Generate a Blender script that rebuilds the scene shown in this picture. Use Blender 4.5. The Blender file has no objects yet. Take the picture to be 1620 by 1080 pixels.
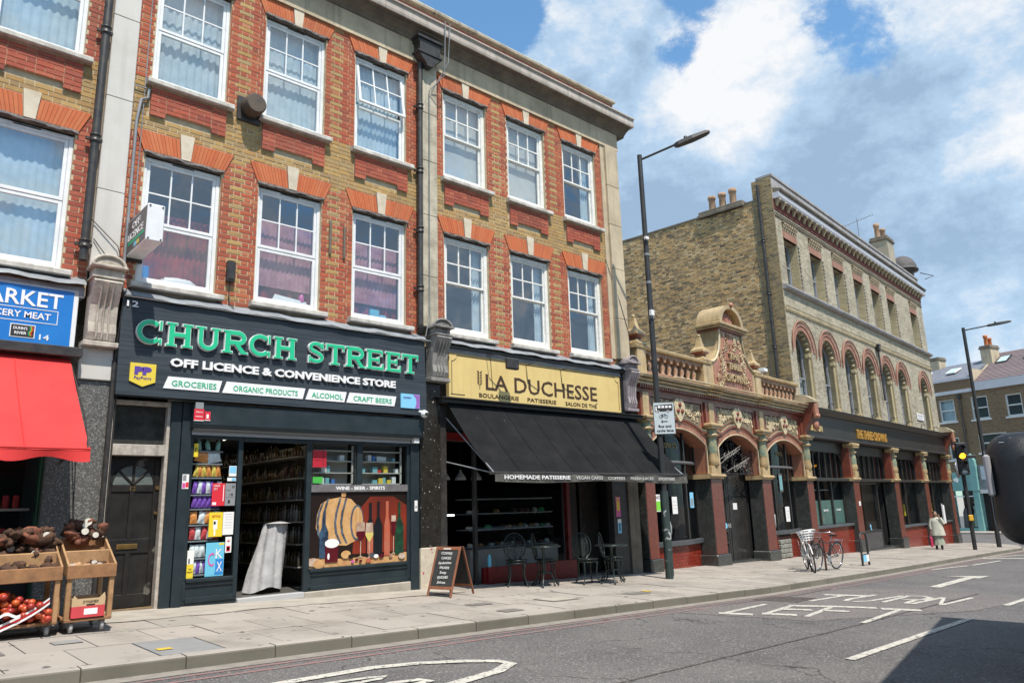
import bpy, math, random
from mathutils import Vector, Matrix
random.seed(7)
R = math.radians
SC = bpy.context.scene
COL = SC.collection

# ------------------------------------------------------------------ camera, sky, sun, exposure
cam_d = bpy.data.cameras.new("camera"); cam = bpy.data.objects.new("camera", cam_d); COL.objects.link(cam)
SC.camera = cam
cam_d.lens = 26.16; cam_d.sensor_width = 36.0; cam_d.clip_start = 0.05; cam_d.clip_end = 2000
def cam_axes(pitch, roll, yaw):
    cp, sp, cr, sr = math.cos(pitch), math.sin(pitch), math.cos(roll), math.sin(roll)
    fwd = Vector((0, cp, sp)); up = Vector((0, -sp, cp)); rt = Vector((1, 0, 0))
    r2 = rt * cr + up * sr; u2 = up * cr - rt * sr
    W = Matrix(((math.sin(yaw), math.cos(yaw), 0), (-math.cos(yaw), math.sin(yaw), 0), (0, 0, 1)))
    return W @ r2, W @ u2, W @ (-fwd)
cx, cy, cz = cam_axes(R(12.615), R(-1.726), R(47.93))
m = Matrix((cx, cy, cz)).transposed().to_4x4(); m.translation = Vector((0, 0, 1.2)); cam.matrix_world = m

SUN_L = Vector((0.2, 0.77, -1.47)).normalized()
sd = bpy.data.lights.new("sun", 'SUN'); sun = bpy.data.objects.new("sun", sd); COL.objects.link(sun)
sd.energy = 4.8; sd.angle = R(0.6); sd.color = (1.0, 0.93, 0.84)
sun.rotation_mode = 'QUATERNION'; sun.rotation_quaternion = SUN_L.to_track_quat('-Z', 'Y'); sun.location = (-5, -20, 40)

world = bpy.data.worlds.new("World"); SC.world = world; world.use_nodes = True
def build_sky():
    nt = world.node_tree; N = nt.nodes; L = nt.links; N.clear()
    out = N.new('ShaderNodeOutputWorld'); bg = N.new('ShaderNodeBackground'); bg.inputs[1].default_value = 0.12
    L.new(bg.outputs[0], out.inputs[0])
    sky = N.new('ShaderNodeTexSky'); sky.sky_type = 'NISHITA'; sky.sun_disc = False
    sky.sun_elevation = R(61.6); sky.sun_rotation = R(194.6); sky.air_density = 1.0; sky.dust_density = 0.6; sky.ozone_density = 1.6
    tc = N.new('ShaderNodeTexCoord')
    sep = N.new('ShaderNodeSeparateXYZ'); L.new(tc.outputs['Generated'], sep.inputs[0])
    def math_(op, a, b=None, c=None, clamp=False):
        n = N.new('ShaderNodeMath'); n.operation = op; n.use_clamp = clamp
        for i, v in enumerate((a, b, c)):
            if v is None: continue
            if isinstance(v, (int, float)): n.inputs[i].default_value = v
            else: L.new(v, n.inputs[i])
        return n.outputs[0]
    def vec(op, a, b):
        n = N.new('ShaderNodeVectorMath'); n.operation = op
        for i, v in enumerate((a, b)):
            if isinstance(v, tuple): n.inputs[i].default_value = v
            elif v is not None: L.new(v, n.inputs[i])
        return n
    def noise(v, sc, det, rough, off, dist=0.0):
        mp = N.new('ShaderNodeMapping'); mp.inputs['Location'].default_value = off; mp.inputs['Scale'].default_value = (1, 1, 1.5)
        L.new(v, mp.inputs[0])
        n = N.new('ShaderNodeTexNoise'); n.inputs['Scale'].default_value = sc; n.inputs['Detail'].default_value = det
        n.inputs['Roughness'].default_value = rough; n.inputs['Distortion'].default_value = dist
        L.new(mp.outputs[0], n.inputs['Vector']); return n.outputs['Fac']
    d = tc.outputs['Generated']
    n1 = noise(d, 2.8, 12, 0.60, (3.1, 1.7, 0.4), 0.15)
    n2 = noise(d, 8.0, 12, 0.66, (0.3, 5.1, 2.0), 0.1)
    n3 = noise(d, 1.7, 5, 0.5, (7.3, 2.2, 4.0))
    f = math_('ADD', math_('MULTIPLY', n1, 0.52), math_('MULTIPLY', n2, 0.48))
    n4 = noise(d, 19.0, 8, 0.62, (1.3, 0.1, 3.0))
    # weather of this hour: where the clouds stand thick and where the blue opens between them
    bumps = SKY_BUMPS
    for (v, width, amt) in bumps:
        dt = vec('DOT_PRODUCT', d, v).outputs['Value']
        k = N.new('ShaderNodeMapRange'); k.interpolation_type = 'SMOOTHSTEP'
        k.inputs['From Min'].default_value = math.cos(R(width)); k.inputs['From Max'].default_value = 1.0
        k.inputs['To Min'].default_value = 0.0; k.inputs['To Max'].default_value = amt
        L.new(dt, k.inputs['Value']); f = math_('ADD', f, k.outputs[0])
    cov = N.new('ShaderNodeMapRange'); cov.interpolation_type = 'SMOOTHSTEP'
    cov.inputs['From Min'].default_value = 0.445; cov.inputs['From Max'].default_value = 0.535; L.new(f, cov.inputs['Value'])
    # body tone: thick parts white on top, blue-grey beneath
    tone = math_('ADD', math_('ADD', math_('MULTIPLY', n3, 0.8), math_('MULTIPLY', n2, 1.5)), math_('MULTIPLY', n4, 0.45))
    for (v, width, amt) in SKY_TONE:
        dt = vec('DOT_PRODUCT', d, v).outputs['Value']
        k = N.new('ShaderNodeMapRange'); k.interpolation_type = 'SMOOTHSTEP'
        k.inputs['From Min'].default_value = math.cos(R(width)); k.inputs['From Max'].default_value = 1.0
        k.inputs['To Min'].default_value = 0.0; k.inputs['To Max'].default_value = amt
        L.new(dt, k.inputs['Value']); tone = math_('ADD', tone, k.outputs[0])
    tr = N.new('ShaderNodeValToRGB'); tr.color_ramp.elements[0].position = 0.0; tr.color_ramp.elements[1].position = 1.0
    mr = N.new('ShaderNodeMapRange'); mr.inputs['From Min'].default_value = 1.12; mr.inputs['From Max'].default_value = 1.72
    L.new(tone, mr.inputs['Value']); L.new(mr.outputs[0], tr.inputs[0])
    e = tr.color_ramp.elements
    e[0].color = (0.36, 0.50, 0.68, 1); e[1].color = (1.0, 1.0, 1.0, 1)
    x = tr.color_ramp.elements.new(0.45); x.color = (0.52, 0.69, 0.88, 1)
    br = vec('SCALE', tr.outputs[0], None); br.inputs['Scale'].default_value = 6.6
    blue = N.new('ShaderNodeMixRGB'); blue.blend_type = 'MULTIPLY'; blue.inputs[0].default_value = 1.0
    L.new(sky.outputs[0], blue.inputs[1]); blue.inputs[2].default_value = (1.10, 1.48, 1.55, 1)
    mix = N.new('ShaderNodeMixRGB'); L.new(math_('MULTIPLY', cov.outputs[0], 0.93), mix.inputs[0])
    L.new(blue.outputs[0], mix.inputs[1]); L.new(br.outputs[0], mix.inputs[2])
    L.new(mix.outputs[0], bg.inputs[0])
    world.cycles.sampling_method = 'MANUAL'; world.cycles.sample_map_resolution = 512
def _ray(px, py):
    v = cx * ((px - 810) / 1177.0) + cy * (-(py - 540) / 1177.0) - cz
    v.normalize(); return tuple(v)
# directions in the sky, found from the bearing and height of each cloud
SKY_BUMPS = [(_ray(1180, 130), 10, 0.16), (_ray(1100, 260), 12, 0.10), (_ray(1480, 200), 15, 0.12), (_ray(900, 110), 9, 0.16),
             (_ray(1300, 400), 18, 0.10), (_ray(790, 15), 5, -0.22), (_ray(1040, 130), 4.5, -0.16), (_ray(1310, 95), 5, -0.20),
             (_ray(1080, 40), 4, -0.16), (_ray(1590, 245), 4, -0.12), (_ray(1390, 20), 6, -0.10), (_ray(1010, 60), 4, 0.10)]
SKY_TONE = [(_ray(1180, 125), 8, 0.36), (_ray(1110, 230), 6, 0.22), (_ray(900, 90), 8, 0.06), (_ray(1150, 300), 10, -0.16), (_ray(1440, 260), 12, -0.16),
            (_ray(1540, 110), 8, 0.16), (_ray(1400, 380), 12, -0.10), (_ray(1060, 310), 8, -0.15), (_ray(1590, 200), 5, 0.2)]
build_sky()
vs = SC.view_settings; vs.view_transform = 'Standard'; vs.look = 'None'; vs.exposure = 0.33; vs.gamma = 1.0; vs.use_curve_mapping = False
SC.cycles.max_bounces = 6; SC.cycles.transparent_max_bounces = 12; SC.cycles.diffuse_bounces = 3; SC.cycles.glossy_bounces = 3
SC.cycles.use_denoising = True
SC.cycles.sample_clamp_indirect = 6.0

# ------------------------------------------------------------------ frames, mesh builder, objects
class Frame:
    def __init__(s, o, a): s.o = Vector(o); s.a = a; s.M = Matrix.Translation(s.o) @ Matrix.Rotation(a, 4, 'Z')
    def w(s, x, y, z=0): return s.M @ Vector((x, y, z))
F0 = Frame((0, 0, 0), 0)
F1 = Frame((0, 11, 0), 0)                       # brick parade: x along the street, -y towards the road
F2 = Frame((13.55, 11, 0), R(5.76))             # pub and lounge: the street bends here
FF = Frame((57.15, 17.1, 0), R(78.93 - 180))    # houses across the side street
def gz(x, y):
    "height of the pavement; the street falls away to the right"
    return 0.13 - 0.0305 * max(-20, min(43, x)) + 0.02 * (max(0, min(12, y)) - 11)
def g1(x, y=0): return gz(x, y + 11)
def g2(s, o=0):
    p = F2.w(s, o); return gz(p.x, p.y)

class MB:
    def __init__(s): s.v = []; s.f = []; s.m = []; s.sm = []
    def add(s, vs, fs, m=0, smooth=False):
        n = len(s.v); s.v += [tuple(p) for p in vs]
        for f in fs: s.f.append([i + n for i in f]); s.m.append(m); s.sm.append(smooth)
        return s
    def box(s, x0, y0, z0, x1, y1, z1, m=0):
        if x0 > x1: x0, x1 = x1, x0
        if y0 > y1: y0, y1 = y1, y0
        if z0 > z1: z0, z1 = z1, z0
        return s.add([(x0,y0,z0),(x1,y0,z0),(x1,y1,z0),(x0,y1,z0),(x0,y0,z1),(x1,y0,z1),(x1,y1,z1),(x0,y1,z1)],
              [(0,3,2,1),(4,5,6,7),(0,1,5,4),(1,2,6,5),(2,3,7,6),(3,0,4,7)], m)
    def cbox(s, x0, y0, z0, x1, y1, z1, c=0.01, m=0):
        "box with chamfered edges"
        xs=(x0,x1); ys=(y0,y1); zs=(z0,z1); V=[]; idx={}
        for i in (0,1):
            for j in (0,1):
                for k in (0,1):
                    sx=1 if i==0 else -1; sy=1 if j==0 else -1; sz=1 if k==0 else -1
                    for t,(a,b,d) in enumerate(((0,c,c),(c,0,c),(c,c,0))):
                        idx[(i,j,k,t)]=len(V); V.append((xs[i]+sx*a, ys[j]+sy*b, zs[k]+sz*d))
        I=lambda *a: idx[a]; Fc=[]
        Fc += [(I(0,0,0,0),I(0,0,1,0),I(0,1,1,0),I(0,1,0,0)),(I(1,0,0,0),I(1,1,0,0),I(1,1,1,0),I(1,0,1,0))]
        Fc += [(I(0,0,0,1),I(1,0,0,1),I(1,0,1,1),I(0,0,1,1)),(I(0,1,0,1),I(0,1,1,1),I(1,1,1,1),I(1,1,0,1))]
        Fc += [(I(0,0,0,2),I(0,1,0,2),I(1,1,0,2),I(1,0,0,2)),(I(0,0,1,2),I(1,0,1,2),I(1,1,1,2),I(0,1,1,2))]
        for j in (0,1):
            for k in (0,1): Fc.append((I(0,j,k,1),I(1,j,k,1),I(1,j,k,2),I(0,j,k,2)))
        for i in (0,1):
            for k in (0,1): Fc.append((I(i,0,k,0),I(i,1,k,0),I(i,1,k,2),I(i,0,k,2)))
        for i in (0,1):
            for j in (0,1): Fc.append((I(i,j,0,0),I(i,j,1,0),I(i,j,1,1),I(i,j,0,1)))
        for i in (0,1):
            for j in (0,1):
                for k in (0,1): Fc.append((I(i,j,k,0),I(i,j,k,1),I(i,j,k,2)))
        return s.add(V,Fc,m)
    def prism(s, poly, a, b, axis='y', m=0, caps=True, smooth=False):
        n = len(poly)
        def P(p, t): return (p[0], t, p[1]) if axis == 'y' else ((t, p[0], p[1]) if axis == 'x' else (p[0], p[1], t))
        V = [P(p, a) for p in poly] + [P(p, b) for p in poly]
        Fs = [(i, (i+1) % n, (i+1) % n + n, i + n) for i in range(n)]
        s.add(V, Fs, m, smooth)
        if caps: s.add(V, [tuple(range(n-1, -1, -1)), tuple(range(n, 2*n))], m)
        return s
    def tube(s, pts, r, n=8, m=0, closed=False, caps=True):
        pts = [Vector(p) for p in pts]; k = len(pts); V = []; prev = None
        for i, p in enumerate(pts):
            if closed: t = pts[(i+1) % k] - pts[i-1]
            else: t = pts[min(i+1, k-1)] - pts[max(i-1, 0)]
            if t.length < 1e-9: t = Vector((0,0,1))
            t.normalize()
            if prev is None:
                u = t.cross(Vector((0,0,1)));
                if u.length < 1e-3: u = t.cross(Vector((0,1,0)))
            else: u = prev - t * prev.dot(t)
            u.normalize(); prev = u; w = t.cross(u); rr = r[i] if isinstance(r, (list, tuple)) else r
            for j in range(n):
                a = 2*math.pi*j/n; V.append(p + u*(math.cos(a)*rr) + w*(math.sin(a)*rr))
        Fs = []
        for i in range(k if closed else k-1):
            for j in range(n):
                a = i*n+j; b = i*n+(j+1) % n; c2 = ((i+1) % k)*n; Fs.append((a, b, c2+(j+1) % n, c2+j))
        s.add(V, Fs, m, True)
        if caps and not closed: s.add(V, [tuple(range(n)), tuple(range((k-1)*n, k*n))], m)
        return s
    def lathe(s, prof, c=(0,0,0), n=16, m=0, axis='z', smooth=True):
        V = []
        for (r, h) in prof:
            for j in range(n):
                a = 2*math.pi*j/n; q = (r*math.cos(a), r*math.sin(a), h)
                if axis == 'y': q = (q[0], q[2], q[1])
                if axis == 'x': q = (q[2], q[0], q[1])
                V.append((c[0]+q[0], c[1]+q[1], c[2]+q[2]))
        Fs = [(i*n+j, i*n+(j+1) % n, (i+1)*n+(j+1) % n, (i+1)*n+j) for i in range(len(prof)-1) for j in range(n)]
        s.add(V, Fs, m, smooth); k = len(prof)
        return s.add(V, [tuple(range(n)), tuple(range((k-1)*n, k*n))], m)
    def blob(s, c, r, seed=0, m=0, n=8, k=5, rough=0.15, ax=None):
        rnd = random.Random(seed); V = []; rx, ry, rz = r
        V.append((0, 0, -1)); 
        for i in range(1, k):
            ph = math.pi * i / k
            for j in range(n):
                a = 2*math.pi*j/n; q = 1 + rnd.uniform(-rough, rough)
                V.append((math.sin(ph)*math.cos(a)*q, math.sin(ph)*math.sin(a)*q, -math.cos(ph)*q))
        V.append((0, 0, 1)); Fs = []
        for j in range(n): Fs.append((0, 1+(j+1) % n, 1+j))
        for i in range(k-2):
            for j in range(n): a = 1+i*n; Fs.append((a+j, a+(j+1) % n, a+n+(j+1) % n, a+n+j))
        l = len(V)-1; a = 1+(k-2)*n
        for j in range(n): Fs.append((a+j, a+(j+1) % n, l))
        M_ = Matrix.Rotation(ax[0], 3, 'Z') @ Matrix.Rotation(ax[1], 3, 'Y') if ax else Matrix.Identity(3)
        W_ = [Vector(c) + M_ @ Vector((v[0]*rx, v[1]*ry, v[2]*rz)) for v in V]
        return s.add(W_, Fs, m, True)
    def grid(s, fn, nu, nv, m=0, smooth=True):
        V = [fn(i/nu, j/nv) for i in range(nu+1) for j in range(nv+1)]
        return s.add(V, [(i*(nv+1)+j, (i+1)*(nv+1)+j, (i+1)*(nv+1)+j+1, i*(nv+1)+j+1) for i in range(nu) for j in range(nv)], m, smooth)
    def merge(s, o, M_=None, m=None):
        n = len(s.v); s.v += [tuple(M_ @ Vector(p)) for p in o.v] if M_ else list(o.v)
        for f, mm, sm in zip(o.f, o.m, o.sm): s.f.append([i+n for i in f]); s.m.append(mm if m is None else m); s.sm.append(sm)
        return s
    def mesh(s, name, mats, off=(0,0,0)):
        me = bpy.data.meshes.new(name)
        ox, oy, oz = off
        me.from_pydata([(x-ox, y-oy, z-oz) for x, y, z in s.v], [], s.f)
        me.materials.clear()
        for mt in (mats if isinstance(mats, (list, tuple)) else [mats]): me.materials.append(mt)
        me.polygons.foreach_set('material_index', s.m); me.polygons.foreach_set('use_smooth', s.sm)
        me.update(); return me

OFF = {}
def thing(name, label, cat, fr, loc, group=None, rz=0, kind=None):
    o = bpy.data.objects.new(name, None); o.empty_display_size = 0.2; COL.objects.link(o)
    o.matrix_world = Matrix.Translation(fr.w(*loc)) @ Matrix.Rotation(fr.a + rz, 4, 'Z')
    if label: o['label'] = label
    if cat: o['category'] = cat
    if group: o['group'] = group
    if kind: o['kind'] = kind
    OFF[o.name] = tuple(loc); return o
def part(par, name, mb, mats, kind=None, label=None):
    "mesh given in the frame of its thing"
    off = OFF[par.name]; me = mb.mesh(name, mats, off)
    o = bpy.data.objects.new(name, me); COL.objects.link(o); o.parent = par
    if kind: o['kind'] = kind
    if label: o['label'] = label
    OFF[o.name] = off; return o
def share(par, name, me, loc, rot=(0,0,0), kind=None, scale=None):
    "another piece of shared mesh data; loc in the frame of the thing"
    off = OFF[par.name]
    o = bpy.data.objects.new(name, me); COL.objects.link(o); o.parent = par
    o.location = Vector(loc) - Vector(off); o.rotation_euler = rot
    if scale: o.scale = scale
    if kind: o['kind'] = kind
    OFF[o.name] = (0,0,0); return o
def solo(name, label, cat, fr, loc, mb, mats, group=None, kind=None, rz=0):
    "a thing that is one mesh; mesh coordinates in the frame"
    me = mb.mesh(name, mats, loc); o = bpy.data.objects.new(name, me); COL.objects.link(o)
    o.matrix_world = Matrix.Translation(fr.w(*loc)) @ Matrix.Rotation(fr.a + rz, 4, 'Z')
    if label: o['label'] = label
    if cat: o['category'] = cat
    if group: o['group'] = group
    if kind: o['kind'] = kind
    OFF[o.name] = tuple(loc); return o
def struct(name, mb, mats, fr=F0, loc=(0,0,0)): return solo(name, None, None, fr, loc, mb, mats, kind='structure')
def copy_tree(o, loc=None, rz=None, label=None, par=None):
    c = o.copy(); COL.objects.link(c)
    if par: c.parent = par
    if loc is not None: c.location = loc
    if rz is not None: c.rotation_euler = (0, 0, rz)
    if label: c['label'] = label
    for ch in list(o.children): copy_tree(ch, par=c)
    OFF[c.name] = OFF.get(o.name, (0,0,0)); return c

# ------------------------------------------------------------------ materials
def NT(name):
    mt = bpy.data.materials.new(name); mt.use_nodes = True; nt = mt.node_tree; return mt, nt, nt.nodes, nt.links, nt.nodes['Principled BSDF']
def rgba(c): return (c[0], c[1], c[2], 1)
def M(name, c, c2=None, sc=3.0, rough=0.7, metal=0.0, bump=0.0, bsc=60.0, isl=None, streak=0.0, spec=0.5, det=6, emit=None, coat=0.0, speck=None, grime=0.0):
    """general weathered surface: two tones through noise, fine relief, per-piece variation (isl), rain streaks"""
    mt, nt, N, L, P = NT(name)
    P.inputs['Roughness'].default_value = rough; P.inputs['Metallic'].default_value = metal
    P.inputs['Specular IOR Level'].default_value = spec; P.inputs['Coat Weight'].default_value = coat
    P.inputs['Base Color'].default_value = rgba(c)
    tc = N.new('ShaderNodeTexCoord'); col = None
    if c2:
        n = N.new('ShaderNodeTexNoise'); n.inputs['Scale'].default_value = sc; n.inputs['Detail'].default_value = det; n.inputs['Roughness'].default_value = 0.62
        L.new(tc.outputs['Object'], n.inputs['Vector'])
        rp = N.new('ShaderNodeMapRange'); rp.inputs['From Min'].default_value = 0.36; rp.inputs['From Max'].default_value = 0.66
        L.new(n.outputs['Fac'], rp.inputs['Value'])
        mx = N.new('ShaderNodeMixRGB'); mx.inputs[1].default_value = rgba(c); mx.inputs[2].default_value = rgba(c2)
        L.new(rp.outputs[0], mx.inputs[0]); col = mx.outputs[0]
        rr = N.new('ShaderNodeMapRange'); rr.inputs['To Min'].default_value = max(0.02, rough-0.1); rr.inputs['To Max'].default_value = min(1, rough+0.12)
        L.new(n.outputs['Fac'], rr.inputs['Value']); L.new(rr.outputs[0], P.inputs['Roughness'])
    if streak:
        mp = N.new('ShaderNodeMapping'); mp.inputs['Scale'].default_value = (9, 9, 0.5); L.new(tc.outputs['Object'], mp.inputs[0])
        n = N.new('ShaderNodeTexNoise'); n.inputs['Scale'].default_value = 1.0; n.inputs['Detail'].default_value = 5; L.new(mp.outputs[0], n.inputs['Vector'])
        rp = N.new('ShaderNodeMapRange'); rp.inputs['From Min'].default_value = 0.5; rp.inputs['From Max'].default_value = 0.75; rp.inputs['To Max'].default_value = streak
        L.new(n.outputs['Fac'], rp.inputs['Value'])
        mx = N.new('ShaderNodeMixRGB'); mx.inputs[1].default_value = rgba(c); mx.inputs[2].default_value = (0.05, 0.045, 0.035, 1)
        if col: L.new(col, mx.inputs[1])
        L.new(rp.outputs[0], mx.inputs[0]); col = mx.outputs[0]
    if isl:
        g = N.new('ShaderNodeNewGeometry'); oi = N.new('ShaderNodeObjectInfo')
        ad = N.new('ShaderNodeMath'); ad.operation = 'ADD'; L.new(g.outputs['Random Per Island'], ad.inputs[0]); L.new(oi.outputs['Random'], ad.inputs[1])
        fr = N.new('ShaderNodeMath'); fr.operation = 'FRACT'; L.new(ad.outputs[0], fr.inputs[0])
        cr = N.new('ShaderNodeValToRGB'); cr.color_ramp.interpolation = 'LINEAR'
        k = len(isl); cr.color_ramp.elements[0].color = rgba(isl[0]); cr.color_ramp.elements[1].color = rgba(isl[-1])
        for i in range(1, k-1): e = cr.color_ramp.elements.new(i/(k-1)); e.color = rgba(isl[i])
        L.new(fr.outputs[0], cr.inputs[0])
        if col:
            mx = N.new('ShaderNodeMixRGB'); mx.blend_type = 'MIX'; mx.inputs[0].default_value = 0.75; L.new(col, mx.inputs[1]); L.new(cr.outputs[0], mx.inputs[2]); col = mx.outputs[0]
        else: col = cr.outputs[0]
    if grime:
        n = N.new('ShaderNodeTexNoise'); n.inputs['Scale'].default_value = 0.9; n.inputs['Detail'].default_value = 7; n.inputs['Roughness'].default_value = 0.65; L.new(tc.outputs['Object'], n.inputs['Vector'])
        rp = N.new('ShaderNodeMapRange'); rp.inputs['From Min'].default_value = 0.48; rp.inputs['From Max'].default_value = 0.78; rp.inputs['To Max'].default_value = grime; L.new(n.outputs['Fac'], rp.inputs['Value'])
        mx = N.new('ShaderNodeMixRGB'); mx.inputs[2].default_value = (0.07, 0.055, 0.04, 1); L.new(rp.outputs[0], mx.inputs[0])
        if col: L.new(col, mx.inputs[1])
        else: mx.inputs[1].default_value = rgba(c)
        col = mx.outputs[0]
    if speck:
        n = N.new('ShaderNodeTexNoise'); n.inputs['Scale'].default_value = speck[1]; n.inputs['Detail'].default_value = 2; L.new(tc.outputs['Object'], n.inputs['Vector'])
        rp = N.new('ShaderNodeMapRange'); rp.inputs['From Min'].default_value = speck[2]; rp.inputs['From Max'].default_value = speck[2]+0.05; L.new(n.outputs['Fac'], rp.inputs['Value'])
        mx = N.new('ShaderNodeMixRGB'); mx.inputs[1].default_value = rgba(c); mx.inputs[2].default_value = rgba(speck[0])
        if col: L.new(col, mx.inputs[1])
        L.new(rp.outputs[0], mx.inputs[0]); col = mx.outputs[0]
    if col: L.new(col, P.inputs['Base Color'])
    if bump:
        n = N.new('ShaderNodeTexNoise'); n.inputs['Scale'].default_value = bsc; n.inputs['Detail'].default_value = 4; L.new(tc.outputs['Object'], n.inputs['Vector'])
        b = N.new('ShaderNodeBump'); b.inputs['Strength'].default_value = bump; b.inputs['Distance'].default_value = 0.01
        L.new(n.outputs['Fac'], b.inputs['Height']); L.new(b.outputs[0], P.inputs['Normal'])
    if emit:
        P.inputs['Emission Color'].default_value = rgba(emit[0]); P.inputs['Emission Strength'].default_value = emit[1]
    return mt
def glass_mat(name, tint=(0.85,0.9,0.92), refl=1.0, base=0.06, wav=0.15, rough=0.0):
    mt = bpy.data.materials.new(name); mt.use_nodes = True; nt = mt.node_tree; N = nt.nodes; L = nt.links; N.clear()
    out = N.new('ShaderNodeOutputMaterial'); tr = N.new('ShaderNodeBsdfTransparent'); tr.inputs[0].default_value = rgba(tint)
    gl = N.new('ShaderNodeBsdfGlossy'); gl.inputs['Roughness'].default_value = rough; gl.inputs['Color'].default_value = (0.95,0.97,1,1)
    fc = N.new('ShaderNodeLayerWeight'); fc.inputs[0].default_value = 0.5
    lw = N.new('ShaderNodeMath'); lw.operation = 'POWER'; lw.inputs[1].default_value = 4.5; L.new(fc.outputs['Facing'], lw.inputs[0])
    ma = N.new('ShaderNodeMath'); ma.operation = 'MULTIPLY_ADD'; ma.inputs[1].default_value = refl; ma.inputs[2].default_value = base; ma.use_clamp = True
    L.new(lw.outputs[0], ma.inputs[0])
    tc = N.new('ShaderNodeTexCoord'); n = N.new('ShaderNodeTexNoise'); n.inputs['Scale'].default_value = 1.6; n.inputs['Detail'].default_value = 1
    L.new(tc.outputs['Object'], n.inputs['Vector']); b = N.new('ShaderNodeBump'); b.inputs['Strength'].default_value = wav; b.inputs['Distance'].default_value = 0.02
    L.new(n.outputs['Fac'], b.inputs['Height']); L.new(b.outputs[0], gl.inputs['Normal'])
    mx = N.new('ShaderNodeMixShader'); L.new(ma.outputs[0], mx.inputs[0]); L.new(tr.outputs[0], mx.inputs[1]); L.new(gl.outputs[0], mx.inputs[2]); L.new(mx.outputs[0], out.inputs[0])
    return mt
m_red = M('red_brick', grime=0.55, streak=.22, c=(0.45,0.10,0.045), c2=(0.36,0.075,0.04), sc=9, rough=0.85, bump=0.5, bsc=90,
          isl=[(0.44,0.10,0.042),(0.36,0.075,0.035),(0.46,0.14,0.06),(0.22,0.055,0.035),(0.40,0.10,0.045),(0.46,0.20,0.09),(0.31,0.065,0.035),(0.42,0.11,0.05)])
m_red2 = M('red_brick_dull', grime=0.55, c=(0.36,0.09,0.05), c2=(0.27,0.07,0.05), sc=9, rough=0.85, bump=0.5, bsc=90,
          isl=[(0.42,0.09,0.045),(0.34,0.07,0.04),(0.45,0.13,0.07),(0.25,0.05,0.035),(0.38,0.10,0.055)])
m_yel = M('stock_brick', grime=0.6, streak=.25, c=(0.42,0.27,0.09), c2=(0.28,0.18,0.08), sc=8, rough=0.9, bump=0.5, bsc=90,
          isl=[(0.46,0.28,0.09),(0.36,0.22,0.085),(0.50,0.33,0.13),(0.28,0.19,0.10),(0.43,0.24,0.08),(0.34,0.25,0.13),(0.48,0.30,0.10)])
m_flank = M('flank_brick', grime=0.55, c=(0.46,0.31,0.13), c2=(0.24,0.18,0.11), sc=1.6, rough=0.92, bump=0.5, bsc=80,
          isl=[(0.64,0.42,0.19),(0.44,0.30,0.15),(0.66,0.41,0.17),(0.08,0.07,0.06),(0.54,0.37,0.19),(0.72,0.54,0.30),(0.22,0.17,0.12),(0.60,0.38,0.16),(0.13,0.11,0.09)])
m_gault = M('gault_brick', grime=0.5, c=(0.55,0.48,0.32), c2=(0.36,0.31,0.22), sc=1.3, rough=0.9, bump=0.4, bsc=80,
          isl=[(0.48,0.44,0.34),(0.38,0.35,0.27),(0.53,0.48,0.38),(0.26,0.24,0.19),(0.44,0.40,0.31)])
m_mort = M('mortar', (0.56,0.46,0.31), (0.42,0.34,0.22), sc=7, rough=0.95, bump=0.4)
m_mortd = M('mortar_dark', (0.40,0.33,0.22), (0.27,0.22,0.16), sc=5, rough=0.95, bump=0.4)
m_rub = M('rubbed_brick', (0.60,0.15,0.045), (0.48,0.11,0.04), sc=10, rough=0.85, grime=.35, isl=[(0.54,0.15,0.055),(0.45,0.11,0.042),(0.52,0.17,0.07),(0.49,0.125,0.045)])
m_key = M('key_stone', (0.62,0.55,0.43), (0.50,0.43,0.32), sc=6, rough=0.85, bump=0.2)
m_stone = M('bath_stone', (0.55,0.46,0.32), (0.42,0.345,0.24), sc=1.7, rough=0.85, bump=0.25, streak=0.35, grime=.4)
m_stoneb = M('weathered_stone', (0.52,0.47,0.36), (0.33,0.29,0.22), sc=3.5, rough=0.9, bump=0.6, bsc=25, streak=0.5)
m_cornice = M('cornice_stone', (0.48,0.43,0.38), (0.34,0.30,0.26), sc=2, rough=0.85, bump=0.2, streak=0.3)
m_soot = M('sooty_stone', (0.20,0.17,0.13), (0.11,0.095,0.075), sc=2.2, rough=0.9, bump=0.4, streak=0.4)
m_grey_paint = M('masonry_paint', (0.58,0.56,0.52), (0.52,0.50,0.46), sc=2, rough=0.8, streak=0.12)
m_upvc = M('white_frame', (0.78,0.79,0.80), (0.68,0.70,0.70), sc=5, rough=0.35, streak=.10)
m_white = M('white_paint', (0.78,0.78,0.75), (0.66,0.65,0.61), sc=12, rough=0.55, bump=0.1)
m_sill = M('painted_sill', (0.60,0.58,0.53), (0.36,0.34,0.30), sc=6, rough=0.75, bump=0.3, streak=0.3)
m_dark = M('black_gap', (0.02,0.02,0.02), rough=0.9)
m_dpc = M('drip_strip', (0.07,0.06,0.055), (0.20,0.18,0.17), sc=14, rough=0.8)
m_iron = M('cast_iron_black', (0.022,0.022,0.024), (0.05,0.045,0.04), sc=8, rough=0.45, bump=0.2)
m_lead = M('lead_sheet', (0.26,0.28,0.30), (0.17,0.18,0.19), sc=4, rough=0.6, bump=0.2)
m_glass = glass_mat('window_glass', base=0.20, refl=1.0)
m_glass_old = glass_mat('old_sash_glass', base=0.22, refl=1.0, wav=0.5)
m_glass_shop = glass_mat('shop_glass', base=0.02, refl=0.6, wav=0.05)
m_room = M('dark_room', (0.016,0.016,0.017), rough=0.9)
m_net = M('net_curtain', (0.55,0.63,0.66), (0.42,0.50,0.54), sc=5, rough=0.9)
m_redcurt = M('red_curtain', (0.32,0.012,0.022), (0.13,0.008,0.014), sc=6, rough=0.8)
m_pinknet = M('pink_net', (0.50,0.24,0.28), (0.30,0.11,0.14), sc=6, rough=0.9)
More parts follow.
